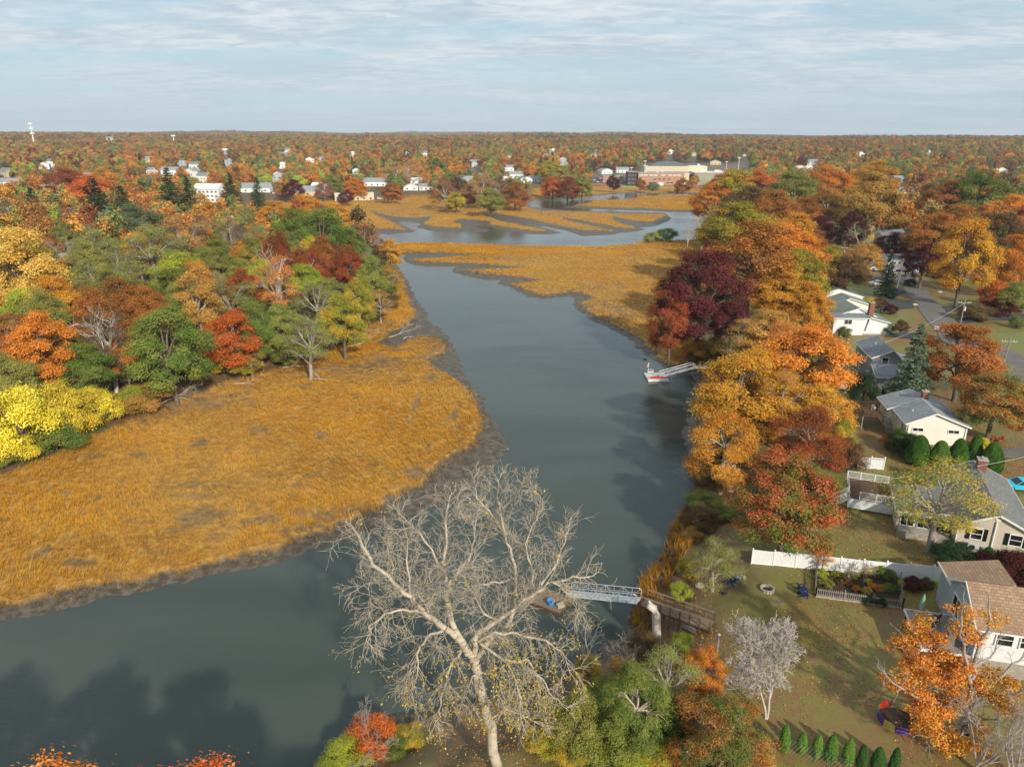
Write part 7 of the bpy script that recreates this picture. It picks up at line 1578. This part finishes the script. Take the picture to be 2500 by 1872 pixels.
def board():
    a = on(2276, 1432); b = on(2322, 1432); L = (b - a).length; t = empty('paddle_board', a, math.atan2(b.y - a.y, b.x - a.x), 'lime green paddle board lying on its edge against the white fence', 'board'); m = MB(); vs = []; n = 12
    for s in (-.04, .04):
        for i in range(n + 1): x = L * i / n; w = .62 * math.sin(math.pi * min(1, .1 + .62 * i / n)) ; vs.append((x, s - .1 + .25, .02)); vs.append((x, s + .25, .02 + w))
    fs = []
    for i in range(n): k = 2 * i; fs.append((k, k + 2, k + 3, k + 1)); q = 2 * (n + 1) + k; fs.append((q + 1, q + 3, q + 2, q)); fs.append((k + 1, k + 3, q + 3, q + 1))
    m.add(vs, fs); m.build('hull', MAT['lime'], t)
board()
simple('garden_figure', 'green and orange cloth bundle at the far garden fence end', 'bundle', 2197, 1432, 0, [('cloth', 'greenp', lambda m: m.lathe((0, 0, 0), [(.2, 0), (.32, .3), (.24, .75), (.05, .95)], 10)), ('band', 'orangep', lambda m: m.lathe((0, -.02, .5), [(.31, 0), (.3, .18)], 10)), ('foot', 'black', lambda m: m.box((0.1, -.3, .08), (.4, .4, .16)))])
for x, y, rz, lb, mt in ((2455, 1612, .4, 'red patio chair left of the lower table by the brown roofed house', 'red'), (2490, 1640, 2.2, 'dark red patio chair at the bottom of the lower terrace', 'carred'), (2475, 1600, 3.0, 'black patio chair behind the lower terrace table', 'black')): patio_chair(on(x, y), rz, lb, mt)
simple('terrace_table', 'pale round table on the terrace under the orange maple', 'table', 2472, 1625, 0, [('table_top', 'tank', lambda m: m.lathe((0, 0, 0), [(.6, .72), (.6, .76)], 18)), ('pedestal', 'black', lambda m: m.tube([(0, 0, 0), (0, 0, .72)], .05, 8))])
simple('rubbish_bin', 'dark wheeled bin under the raised deck', 'bin', 2330, 1620, .2, [('bin_body', 'black', lambda m: m.box((0, 0, .5), (.6, .65, 1.0))), ('lid', 'black', lambda m: m.box((0, 0, 1.04), (.66, .7, .08)))])
simple('rubbish_bin', 'black bin against the corner of the grey house', 'bin', 2159, 962, .2, [('bin_body', 'black', lambda m: m.box((0, 0, .5), (.7, .7, 1.0))), ('lid', 'black', lambda m: m.box((0, 0, 1.04), (.75, .75, .08)))])
def woodpile():
    c = on(2437, 1076); t = empty('log_pile', c, 0, 'small pile of cut logs behind the dome evergreens', 'log pile'); m = MB(); m.tube([(-.35, 0, 0), (.35, 0, 0)], .11, 7); me = m.mesh('log', MAT['terracotta']); r = random.Random(2)
    for k in range(16): o = link('log', me, t, (r.uniform(-1, 1), r.uniform(-.5, .5), .12 + .15 * (k % 3)), r.uniform(0, 3))
woodpile()
# ------------------------------------------------------------------ docks
def truss(a, b, w, h, name, label, n):
    a = Vector(a); b = Vector(b); t = empty(name, a, math.atan2(b.y - a.y, b.x - a.x), label, 'gangway'); L = Vector((b.x - a.x, b.y - a.y, 0)).length; rise = b.z - a.z
    f = lambda x, y, z: (x, y, z + rise * x / L)
    m = MB(); m.beam(f(0, 0, 0), f(L, 0, 0), w, .08); m.build('walkway', MAT['tank'], t)
    m = MB()
    for k in range(int(L / .5)): x = L * (k + .5) / int(L / .5); m.box(f(x, 0, .06), (.03, w * .9, .03))
    m.build('treads', MAT['alu'], t)['kind'] = 'stuff'
    for s in (-1, 1):
        m = MB(); y = s * w / 2; m.tube([f(.05, y, 0), f(.05, y, h * .8), f(.3, y, h), f(L - .3, y, h), f(L - .05, y, h * .8), f(L - .05, y, 0)], .045, 6); m.build('handrail', MAT['alu'], t)
        m = MB(); m.beam(f(0, y, h * .5), f(L, y, h * .5), .04, .04)
        m.build('mid_rail', MAT['alu'], t)
        for k in range(n + 1): x = .05 + (L - .1) * k / n; m = MB(); m.beam(f(x, y, 0), f(x, y, h), .045, .045); m.build('post', MAT['alu'], t)
        for k in range(n): x0 = .05 + (L - .1) * k / n; x1 = .05 + (L - .1) * (k + 1) / n; m = MB(); q = (x0, x1) if k % 2 else (x1, x0); m.beam(f(q[0], y, .05), f(q[1], y, h - .04), .04, .04); m.build('brace', MAT['alu'], t)
    return t
ga = Vector((*G(1388, 1446, .8), .7)); gb = Vector((*G(1560, 1466, 2.9), 2.9)); truss(ga, gb, 1.2, 1.1, 'gangway', 'long aluminium truss gangway between bare tree and boardwalk', 8)
def floatdock(c, rz, L, W, name, label, mt, edge):
    t = empty(name, c, rz, label, 'dock'); n = int(L / .2); m = MB(); m.box((0, 0, 0), (L / n - .015, W, .06)); me = m.mesh('plank', MAT[mt])
    for k in range(n): link('plank', me, t, (-L / 2 + L * (k + .5) / n, 0, .42))
    m = MB(); m.box((0, 0, .2), (L, W, .36)); m.build('float', MAT[edge], t); return t
c = Vector((*G(1340, 1462, .4), 0)); floatdock(c, math.atan2(gb.y - ga.y, gb.x - ga.x), 4.2, 3.0, 'floating_dock', 'brown floating dock behind the bare tree twigs', 'wood', 'woodbrown')
q = Vector((*G(1345, 1468, .8), 0)); t = empty('blue_tub', (q.x, q.y, .45), 0, 'blue tub standing on the brown floating dock', 'tub'); m = MB(); m.lathe((0, 0, 0), [(.32, 0), (.4, .5), (.43, .52), (.36, .5), (.3, .1)], 14); m.build('tub_body', MAT['blue'], t)
q = Vector((*G(1368, 1474, .8), 0)); m = MB(); m.box((0, 0, .2), (.8, .45, .4), .5); o = m.build('dock_box', MAT['stone']); o.location = (q.x, q.y, .45); tag(o, 'pale box on the floating dock beside the blue tub', 'box')
def boardwalk():
    a = Vector((*G(1572, 1468, 2.9), 2.9)); b = Vector((*G(1738, 1524, 2.9), 2.9)); b.z = max(2.8, H(b.x, b.y) + .15); rz = math.atan2(b.y - a.y, b.x - a.x); L = Vector((b.x - a.x, b.y - a.y, 0)).length
    t = empty('boardwalk', a, rz, 'brown wooden boardwalk with railings from lawn to gangway', 'boardwalk'); rise = b.z - a.z; w = 1.5
    n = int(L / .16); m = MB(); m.box((0, 0, 0), (L / n - .012, w, .045)); me = m.mesh('plank', MAT['wood'])
    for k in range(n): x = L * (k + .5) / n; link('plank', me, t, (x, 0, rise * x / L))
    for s in (-1, 1):
        m = MB(); m.beam((0, s * w / 2, -.12), (L, s * w / 2, rise - .12), .06, .2); m.build('joist', MAT['woodbrown'], t)
        m = MB(); m.beam((0, s * w / 2, 1.0), (L, s * w / 2, rise + 1.0), .14, .05); m.build('handrail', MAT['wood'], t); m = MB(); m.beam((0, s * w / 2, .5), (L, s * w / 2, rise + .5), .04, .08); m.build('mid_rail', MAT['wood'], t)
        for k in range(8): x = L * k / 7; z = rise * x / L; wx = t.location + Matrix.Rotation(rz, 3, 'Z') @ Vector((x, s * w / 2, 0)); g = H(wx.x, wx.y) - a.z; m = MB(); m.box((x, s * w / 2, (g + z + 1.0) / 2 - .1), (.1, .1, z + 1.0 - g + .1)); m.build('post', MAT['woodbrown'], t)
boardwalk()
p = on(1733, 1600); t = empty('lawn_post', on(1751, 1590), 0, 'grey wooden post with a white cap below the boardwalk', 'post'); m = MB(); m.box((0, 0, .9), (.14, .14, 1.8)); m.build('shaft', MAT['woodgrey'], t); m = MB(); m.box((0, 0, 1.86), (.2, .2, .12)); m.build('cap', MAT['trim'], t)
a = on(1652, 1530); b = on(1695, 1548); t = empty('stacked_boards', a + Vector((0, 0, .8)), 0, 'grey boards lying beside the boardwalk', 'boards')
for k in range(3): m = MB(); m.beam((0, -.25 * k, -.1 * k), (b.x - a.x, b.y - a.y - .25 * k, b.z - a.z - .2), .2, .05); m.build('board', MAT['woodgrey'], t)
def red_dock():
    A = Vector((*G(1585, 912, .4), 0)); B = Vector((*G(1613, 912, .4), 0)); C = Vector((*G(1617, 925, .4), 0)); c = (A + C) / 2 + Vector((0.1, 0, 0))
    floatdock(c, 0.02, 4.2, 4.6, 'floating_dock', 'white floating dock carrying the red kayak', 'tank', 'trim')
    k = empty('kayak', c + Vector((.1, -1.4, .45)), .02, 'red kayak lying on the white floating dock', 'kayak'); m = MB(); n = 12; vs = []; fs = []
    for i in range(n + 1):
        x = -2.0 + 4.0 * i / n; r = math.sin(math.pi * (i + .15) / (n + .3)) ** .6
        for j in range(8): q = 2 * math.pi * j / 8; vs.append((x, .40 * r * math.cos(q), .22 + .2 * r * math.sin(q)))
    for i in range(n):
        for j in range(8): fs.append((i * 8 + j, i * 8 + (j + 1) % 8, (i + 1) * 8 + (j + 1) % 8, (i + 1) * 8 + j))
    m.add(vs, fs); m.build('hull', MAT['kayak'], k, True); m = MB(); m.lathe((0, 0, .4), [(.3, 0), (.3, .05), (.22, .05), (.2, 0)], 12); m.build('cockpit', MAT['black'], k)
    b = Vector((*G(1695, 896, 2.3), 2.2)); a = Vector((*G(1609, 917, .9), .55)); truss(a, b, 1.1, 1.05, 'gangway', 'white truss gangway leading down to the red kayak dock', 4)
    s = empty('dock_bench', c + Vector((-.9, 1.7, .45)), 0, 'white framed box bench at the river end of the kayak dock', 'bench'); m = MB(); m.box((0, 0, .35), (1.2, .5, .1)); m.build('seat', MAT['trim'], s)
    for x in (-.55, .55):
        m = MB(); m.box((x, 0, .4), (.06, .5, .8)); m.build('leg', MAT['trim'], s)
    m = MB(); m.beam((-.55, .2, .8), (.55, .2, .8), .06, .06); m.build('back_rail', MAT['trim'], s)
    f = empty('flag', c + Vector((-1.4, 1.9, .45)), 0, 'small red and white striped flag at the corner of the kayak dock', 'flag'); m = MB(); m.tube([(0, 0, 0), (.15, 0, 2.4)], .03, 6); m.build('pole', MAT['trim'], f)
    for i in range(6): m = MB(); z = 2.3 - i * .14; m.beam((.14 - .01 * i, 0, z), (-.1 - .03 * i, .05, z - .45), .02, .13); m.build('stripe', MAT['red' if i % 2 else 'trim'], f)
    u = b; m = MB(); m.box((0, 0, 0), (3.2, 1.6, .12)); o = m.build('landing_deck', MAT['tank']); o.location = (b.x + 1.6, b.y + .2, 2.2); tag(o, 'grey landing deck at the top of the white gangway', 'deck')
red_dock()
# great bare broken trunk beside the boardwalk
def stump():
    rng = random.Random(2); b = on(1603, 1580); top = on_plane(1582, 1476, b.y + .5); off = np.array(b); segs = []; W = [np.array(b) - off + np.array((0, 0, -.5)), np.array(b) * 0 + np.array((-.1, .05, 1.8)), np.array(b) * 0 + np.array((-.25, .2, 3.6))]; tp = top - off; W += [W[-1] + (tp - W[-1]) * .55 + np.array((.2, 0, 0.1)), tp]
    t = empty('dead_trunk', b, 0, 'thick bleached broken tree trunk standing beside the boardwalk', 'dead tree'); m = MB(); m.tube([tuple(p) for p in W], [.46, .42, .40, .40, .34], 11); o = m.build('trunk', MAT['bark_white'], t, True)
    m = MB(); m.tube([tuple(W[3]), tuple(W[3] + np.array((-.5, .2, .7)))], [.2, .12], 8); m.build('broken_limb', MAT['bark_white'], t, True)
stump()
# driftwood along the left bank
for k, (x, y, L, r, lb) in enumerate([(690, 900, 6, .3, 'tangle of bleached branches at the marsh edge below the leaning trunks'), (840, 850, 9, .5, 'long fallen bleached tree top lying toward the river'), (950, 825, 6, .1, 'fallen pale log near the muddy shore'), (985, 830, 4, 1.2, 'white curved driftwood on the mud'), (570, 940, 4, .2, 'short bleached branch in the leaf litter'), (800, 930, 4, 2.8, 'pale branch lying in the marsh grass'), (400, 985, 6, .9, 'grey brush pile beneath the green maple'), (760, 880, 5, 2.0, 'pale fallen limbs behind the marsh grass')]):
    sg, tp = bare(40 + k, H_=L * 1.5, depth=4, kids=(2, 3), r0=.10, ang=(15, 45), up=0.1, maxseg=350, lean=(0, 0)); X, Y, Z = P2W(x, y); t = empty('fallen_branch', (X, Y, Z + .25), 0, lb, 'driftwood'); t.rotation_euler = (0, math.radians(84), r); link('limb', wood_mesh('limb', sg, MAT['bark_white'], .03), t)
# ------------------------------------------------------------------ cars
def car_proto(kind, paint):
    t = empty('parked_car', (0, 0, 0), 0, 'x', 'car'); L, Wd, Hh = (4.7, 1.9, 1.72) if kind == 'suv' else (4.5, 1.8, 1.43)
    prof = [(-.5, .22), (-.5, .5), (-.485, .62), (-.3, .68), (.30, .66), (.47, .60), (.5, .42), (.49, .22)]
    if kind == 'suv': prof = [(-.5, .2), (-.5, .56), (-.49, .62), (-.25, .62), (.26, .62), (.47, .54), (.5, .4), (.49, .2)]
    m = MB(); n = len(prof); vs = [(x * L, s * Wd / 2, z * Hh) for s in (-1, 1) for x, z in prof]; m.add(vs, [tuple(range(n)), tuple(range(n, 2 * n))[::-1]] + [(i, i + n, (i + 1) % n + n, (i + 1) % n) for i in range(n)]); b = m.build('body', MAT[paint], t)
    cab = [(-.46, .62), (-.38, .97), (.02, 1.0), (.2, .62)] if kind == 'suv' else [(-.38, .66), (-.2, 1.0), (.06, 1.0), (.24, .66)]
    m = MB(); vs = []
    for s in (-1, 1):
        for x, z in cab: vs.append((x * L, s * Wd / 2 * (.94 if z < .8 else .78), z * Hh - .02))
    m.add(vs, [(0, 1, 2, 3), (7, 6, 5, 4), (0, 4, 5, 1), (1, 5, 6, 2), (2, 6, 7, 3)]); g = m.build('windows', MAT['glass'], t)
    m = MB(); m.slab([(cab[1][0] * L - .03, -Wd * .39, Hh + .015), (cab[2][0] * L + .05, -Wd * .39, Hh + .015), (cab[2][0] * L + .05, Wd * .39, Hh + .015), (cab[1][0] * L - .03, Wd * .39, Hh + .015)], .05)
    for s in (-1, 1):
        for i, (x, z) in enumerate(cab): 
            if i in (0, 2): x2, z2 = cab[i + 1]; m.beam((x * L, s * Wd / 2 * (.945 if z < .8 else .785), z * Hh), (x2 * L, s * Wd / 2 * (.945 if z2 < .8 else .785), z2 * Hh), .05, .07)
        xm = (cab[1][0] + cab[2][0]) / 2 * L; m.beam((xm, s * Wd / 2 * .945, .66 * Hh), (xm, s * Wd / 2 * .785, Hh), .05, .08)
    m.build('roof', MAT[paint], t)
    for x in (-.32, .32):
        for s in (-1, 1):
            m = MB(); m.tube([(x * L, s * (Wd / 2 - .2), .33), (x * L, s * (Wd / 2 + .01), .33)], .33, 14); w = m.build('wheel', MAT['black'], t); m = MB(); m.tube([(x * L, s * (Wd / 2), .33), (x * L, s * (Wd / 2 + .02), .33)], .2, 10); m.build('rim', MAT['alu'], w)
    for s in (-1, 1): m = MB(); m.box((.488 * L, s * .68, .5 * Hh), (.1, .34, .14)); m.build('headlight', MAT['glass'], t)
    for s in (-1, 1): m = MB(); m.box((-.497 * L, s * .72, .54 * Hh), (.06, .25, .2)); m.build('tail_light', MAT['red'], t)
    return t
CARS = {}
for kind, paint, px_, py_, rz, lb in (('suv', 'carwhite', 2149, 662, 178, 'white suv parked behind the dark spruce'), ('suv', 'cardark', 2129, 646, 178, 'dark brown suv parked above the white suv'), ('sedan', 'carwhite', 2139, 697, 178, 'white car half hidden by the dark spruce'), ('sedan', 'carblue', 2040, 616, 80, 'blue grey car parked in the upper street'), ('sedan', 'turq', 2490, 1196, 172, 'bright turquoise car behind the beige house roof'), ('suv', 'cargrey', 2046, 592, 80, 'grey suv farther up the street'), ('sedan', 'carred', 2010, 535, 10, 'dark car at the end of the street'), ('suv', 'carblue', 2030, 537, 10, 'blue suv at the end of the street')):
    k = (kind, paint); x, y, z = P2W(px_, py_)
    if k not in CARS: c = CARS[k] = car_proto(kind, paint); c.location = (x, y, z + .13); c.rotation_euler = (0, 0, math.radians(rz)); c['label'] = lb
    else: copy_tree(CARS[k], (x, y, z + .13), math.radians(rz), lb)
for k in (('sedan', 'carred'), ('suv', 'cargrey'), ('suv', 'carwhite'), ('sedan', 'carwhite'), ('suv', 'cardark'), ('sedan', 'carblue')): pass
rng = random.Random(6)
ORD = 'first second third fourth fifth sixth seventh eighth ninth tenth eleventh twelfth thirteenth fourteenth'.split(); ROWN = {432: 'farthest row', 437: 'third row', 441.5: 'second row', 446: 'nearest row'}; cnt = {}
lot = [(px_, py_) for py_ in (432, 437, 441.5, 446) for px_ in range(1442 if py_ < 440 else 1436, 1536, 8)]; nm = {'carwhite': 'white', 'cardark': 'dark', 'carblue': 'blue grey', 'carred': 'dark red', 'cargrey': 'grey', 'turq': 'turquoise'}
for px_, py_ in lot:
    if rng.random() < .12: continue
    k = rng.choice([q for q in CARS if q[1] != 'turq']); x, y, z = P2W(px_ + rng.uniform(-1.5, 1.5), py_); cnt[py_] = cnt.get(py_, -1) + 1; copy_tree(CARS[k], (x, y, z + .14), math.radians(80 + rng.uniform(-4, 4)), '%s %s, %s from the left in the %s of the school car park' % (nm[k[1]], 'suv' if k[0] == 'suv' else 'saloon car', ORD[cnt[py_]], ROWN[py_]) if False else '%s %s, %s in the car park %s' % (nm[k[1]], 'suv' if k[0] == 'suv' else 'car', ORD[cnt[py_]], ROWN[py_]), 'cars in the school car park')
for px_, py_, lb in ((905, 482, 'white van beside the tan warehouse'), (672, 474, 'white car beside the large grey roofed house'), (678, 470, 'second car beside the large grey roofed house'), (927, 487, 'small car at the marsh edge car park')): x, y, z = P2W(px_, py_); copy_tree(CARS[('suv', 'carwhite')], (x, y, z + .1), .3, lb)
# ------------------------------------------------------------------ poles, signs, towers
def pole(px_, py_, h, label, rz=0, arm=True, n=1, lean=0.0, mt='woodgrey'):
    t = empty('utility_pole', on(px_, py_), rz, label, 'utility pole'); t.rotation_euler = (0, lean, rz); m = MB(); m.tube([(0, 0, -.2), (0, 0, h)], [.16, .11], 8); m.build('pole', MAT[mt], t)
    if arm:
        m = MB(); m.box((0, 0, h - .9), (2.6, .1, .12)); m.build('crossarm', MAT['stone'], t)
        for x in (-1.2, -.7, .7, 1.2): m = MB(); m.lathe((x, 0, h - .84), [(.05, 0), (.1, .1), (.05, .22)], 8); m.build('insulator', MAT['tank'], t)
        if n: m = MB(); m.tube([(.28, 0, h - 2.6), (.28, 0, h - 1.7)], .2, 10); m.build('transformer', MAT['tank'], t)
    return t
pole(2333, 845, 10.5, 'utility pole with crossarm behind the orange maple', -.1); pole(2438, 945, 9.5, 'utility pole whose pale crossarm shows above the thin olive tree', -.15, n=0)
pole(2189, 708, 9.5, 'leaning plain pole right of the dark spruce', 0, False, lean=.05); pole(2053, 660, 8.5, 'utility pole with transformer beside the upper street', .1); pole(1992, 622, 10, 'plain utility pole at the left kerb of the upper street', 0, False); pole(2012, 580, 9, 'farther utility pole at the left kerb of the upper street', .1, n=0); pole(1974, 545, 11, 'utility pole with transformer among the street trees', .2); pole(103, 530, 10, 'utility pole among the trees on the far left', .2, n=0)
def sign(px_, py_, label, n=1, h=1.5):
    t = empty('kerb_sign', on(px_, py_), -.6, label, 'sign'); m = MB(); m.box((0, 0, h / 2), (.08, .08, h)); m.build('post', MAT['woodgrey'], t)
    for k in range(n): m = MB(); m.box((0, -.05, h - .1 - k * .5), (.95, .05, .32)); m.build('sign_board', MAT['trim'], t)
sign(2285, 812, 'double white sign on a post at the kerb', 2); sign(2233, 756, 'single white sign at the left kerb below the curved driveway'); sign(2293, 728, 'white sign on a post at the right kerb', 1, 1.9)
def lightpole(px_, py_, h, label):
    t = empty('light_pole', on(px_, py_), 0, label, 'light pole'); m = MB(); m.tube([(0, 0, 0), (0, 0, h)], [.45, .28], 8); m.build('pole', MAT['tank'], t); m = MB(); m.box((0, 0, h), (3.4, .5, .8)); m.build('lamp_bank', MAT['tank'], t)
for x, y, h, lb in ((1572, 447, 22, 'tallest light pole in front of the dark brick corner'), (1579, 450, 15, 'second light pole right of the tallest one'), (1540, 440, 13, 'short light pole at the car park'), (1562, 450, 8, 'lowest pole at the sports field'), (1799, 448, 25, 'light pole among trees right of the school'), (1772, 420, 12, 'pole behind the school roof')): lightpole(x, y, h, lb)
for x, y, h, lb, k in ((87, 368, 52, 'tall white cell tower above the left woods', 3), (428, 369, 30, 'shorter white cell tower in the woods right of the tall one', 1)):
    X, Y, Z = P2W(x, y); t = empty('cell_tower', (X, Y, Z), 0, lb, 'tower'); m = MB(); m.tube([(0, 0, 0), (0, 0, h)], [1.5, .8], 8); m.build('mast', MAT['trim'], t)
    for q in range(k):
        m = MB(); z = h - 1.5 - q * 9; m.lathe((0, 0, z - 1.6), [(3.4, .8), (3.4, 1.1), (.5, 1.1)], 8); 
        for a in range(9): b = a * 2 * math.pi / 9; m.box((3.4 * math.cos(b), 3.4 * math.sin(b), z), (1.0, 1.0, 3.0), b)
        m.build('antenna_ring', MAT['trim'], t)
rng = random.Random(9)
for k, (x, y) in enumerate([(516, 570), (520, 566), (527, 572), (534, 570), (537, 578), (524, 580), (530, 562), (50, 555), (62, 548), (76, 556), (74, 562), (66, 538)]):
    X, Y, Z = P2W(x, y); m = MB(); s = 2.4 if k in (0, 9) else 1.3; m.box((0, 0, s / 2), (.9, .3, s), taper=.7 if s > 2 else 1); m.box((0, 0, .1), (1.3, .7, .2)); o = m.build('gravestone', MAT['trim']); o.location = (X, Y, Z); tag(o, (ORD[k % 7] + ' ' + 'tall white obelisk gravestone' if s > 2 else ORD[k % 7] + ' low white gravestone') + (' in the clearing beside the pale green tree' if x > 200 else ' in the cemetery at the far left'), 'gravestone', ('gravestones in the right clearing' if x > 200 else 'gravestones at the far left'))
def cable(a, b, sag, label):
    a = Vector(a); b = Vector(b); m = MB(); m.tube([a.lerp(b, i / 14) - Vector((0, 0, sag * 4 * (i / 14) * (1 - i / 14))) for i in range(15)], .02, 4); tag(m.build('cable', MAT['wire']), label, 'cable')
ch = Vector((*G(2385, 1138, 9.5), 9.5)); cable(ch, (90, 92, 10.5), .8, 'thin cable from the beige house chimney to the right edge'); cable((*G(2050, 1170, 6), 6), (*G(2260, 1158, 6), 6), .3, 'thin line crossing the lawn behind the white deck')
p1 = on(2333, 845) + Vector((0, 0, 9.6)); p2 = on(2189, 708) + Vector((0, 0, 9.3)); cable(p1, p2, 1.0, 'power line between the crossarm pole and the leaning pole'); cable(p1, Vector((*G(2110, 850, 8.5), 8.5)), 1.2, 'service line from the crossarm pole to the grey house')
# green fence at the bottom edge
MAT['deepgreen'] = plain('dark_green_paint', '#2c5a48', 0.6)
def green_fence():
    a = on(1985, 1862); b = on(2068, 1892); t = empty('mesh_fence', a, math.atan2(b.y - a.y, b.x - a.x), 'green wire fence behind the bottom evergreen row', 'fence'); L = (b - a).length
    for k in range(3): m = MB(); m.tube([(L * k / 2 - 3 * 0, 0, 0), (L * k / 2, 0, 1.4)], .03, 6); m.build('post', MAT['deepgreen'], t)
    m = MB(); m.tube([(-3, 0, 1.35), (L, 0, 1.35)], .02, 5); m.build('top_rail', MAT['deepgreen'], t); m = MB()
    for k in range(int((L + 3) / .25)): m.beam((-3 + k * .25, 0, .05), (-3 + k * .25 + .6, 0, 1.3), .008, .008)
    m.build('wire_mesh', MAT['wire'], t)['kind'] = 'stuff'
green_fence()
# scrub on the banks
def scrub():
    rs = np.random.RandomState(21); rng = random.Random(21); n = 0
    N = 4000; X = -120 + rs.rand(N) * 240; Y = 45 + rs.rand(N) * 240; z, g, m, u, ur = terrain(X, Y); ul = sdist(POLY['up_left'], X, Y); keep = []; cl_ = [0, 0]
    for i in range(N):
        x, y = X[i], Y[i]
        if not in_view(x, y): continue
        L = -10 < ul[i] < -0.3 and y > 80; R = -5.5 < ur[i] < -0.2 and 50 < y < 250 and not (50 < y < 74 and x > 5)
        if not (L or R) or z[i] < .5: continue
        s = rng.uniform(.22, .5) if R else rng.uniform(.45, .9)
        if any((x - a) ** 2 + (y - b) ** 2 < (c + s * 5) ** 2 * .55 for a, b, c in keep): continue
        cl_[0 if L else 1] += 1
        if cl_[0 if L else 1] > (115 if L else 95): continue
        keep.append((x, y, s * 5)); col = rng.choice(['olive', 'brown', 'goldgreen', 'olive', 'tan', 'green', 'rust'] if R else ['olive', 'goldgreen', 'tan', 'green', 'brown', 'olive', 'rust'])
        tree_at('bush', x, y, z[i], s, s * rng.uniform(.55, 1.0), col, label=place_label('%s %s bush' % ('low' if s < .38 else 'tall', PAL[col][2]), x, y, 'growing along the ' + ('foot of the left bank wood' if L and not R else 'right bank above the water')), group='scrub bushes of the %s bank' % ('left' if L and not R else 'right'))
scrub()

for t in SCAT: t['label'] = place_label(t['label'].replace(' scattered in the distant woods', '').replace('house with a ', 'house with '), t.location.x, t.location.y, 'in the distant woods')
# ------------------------------------------------------------------ end
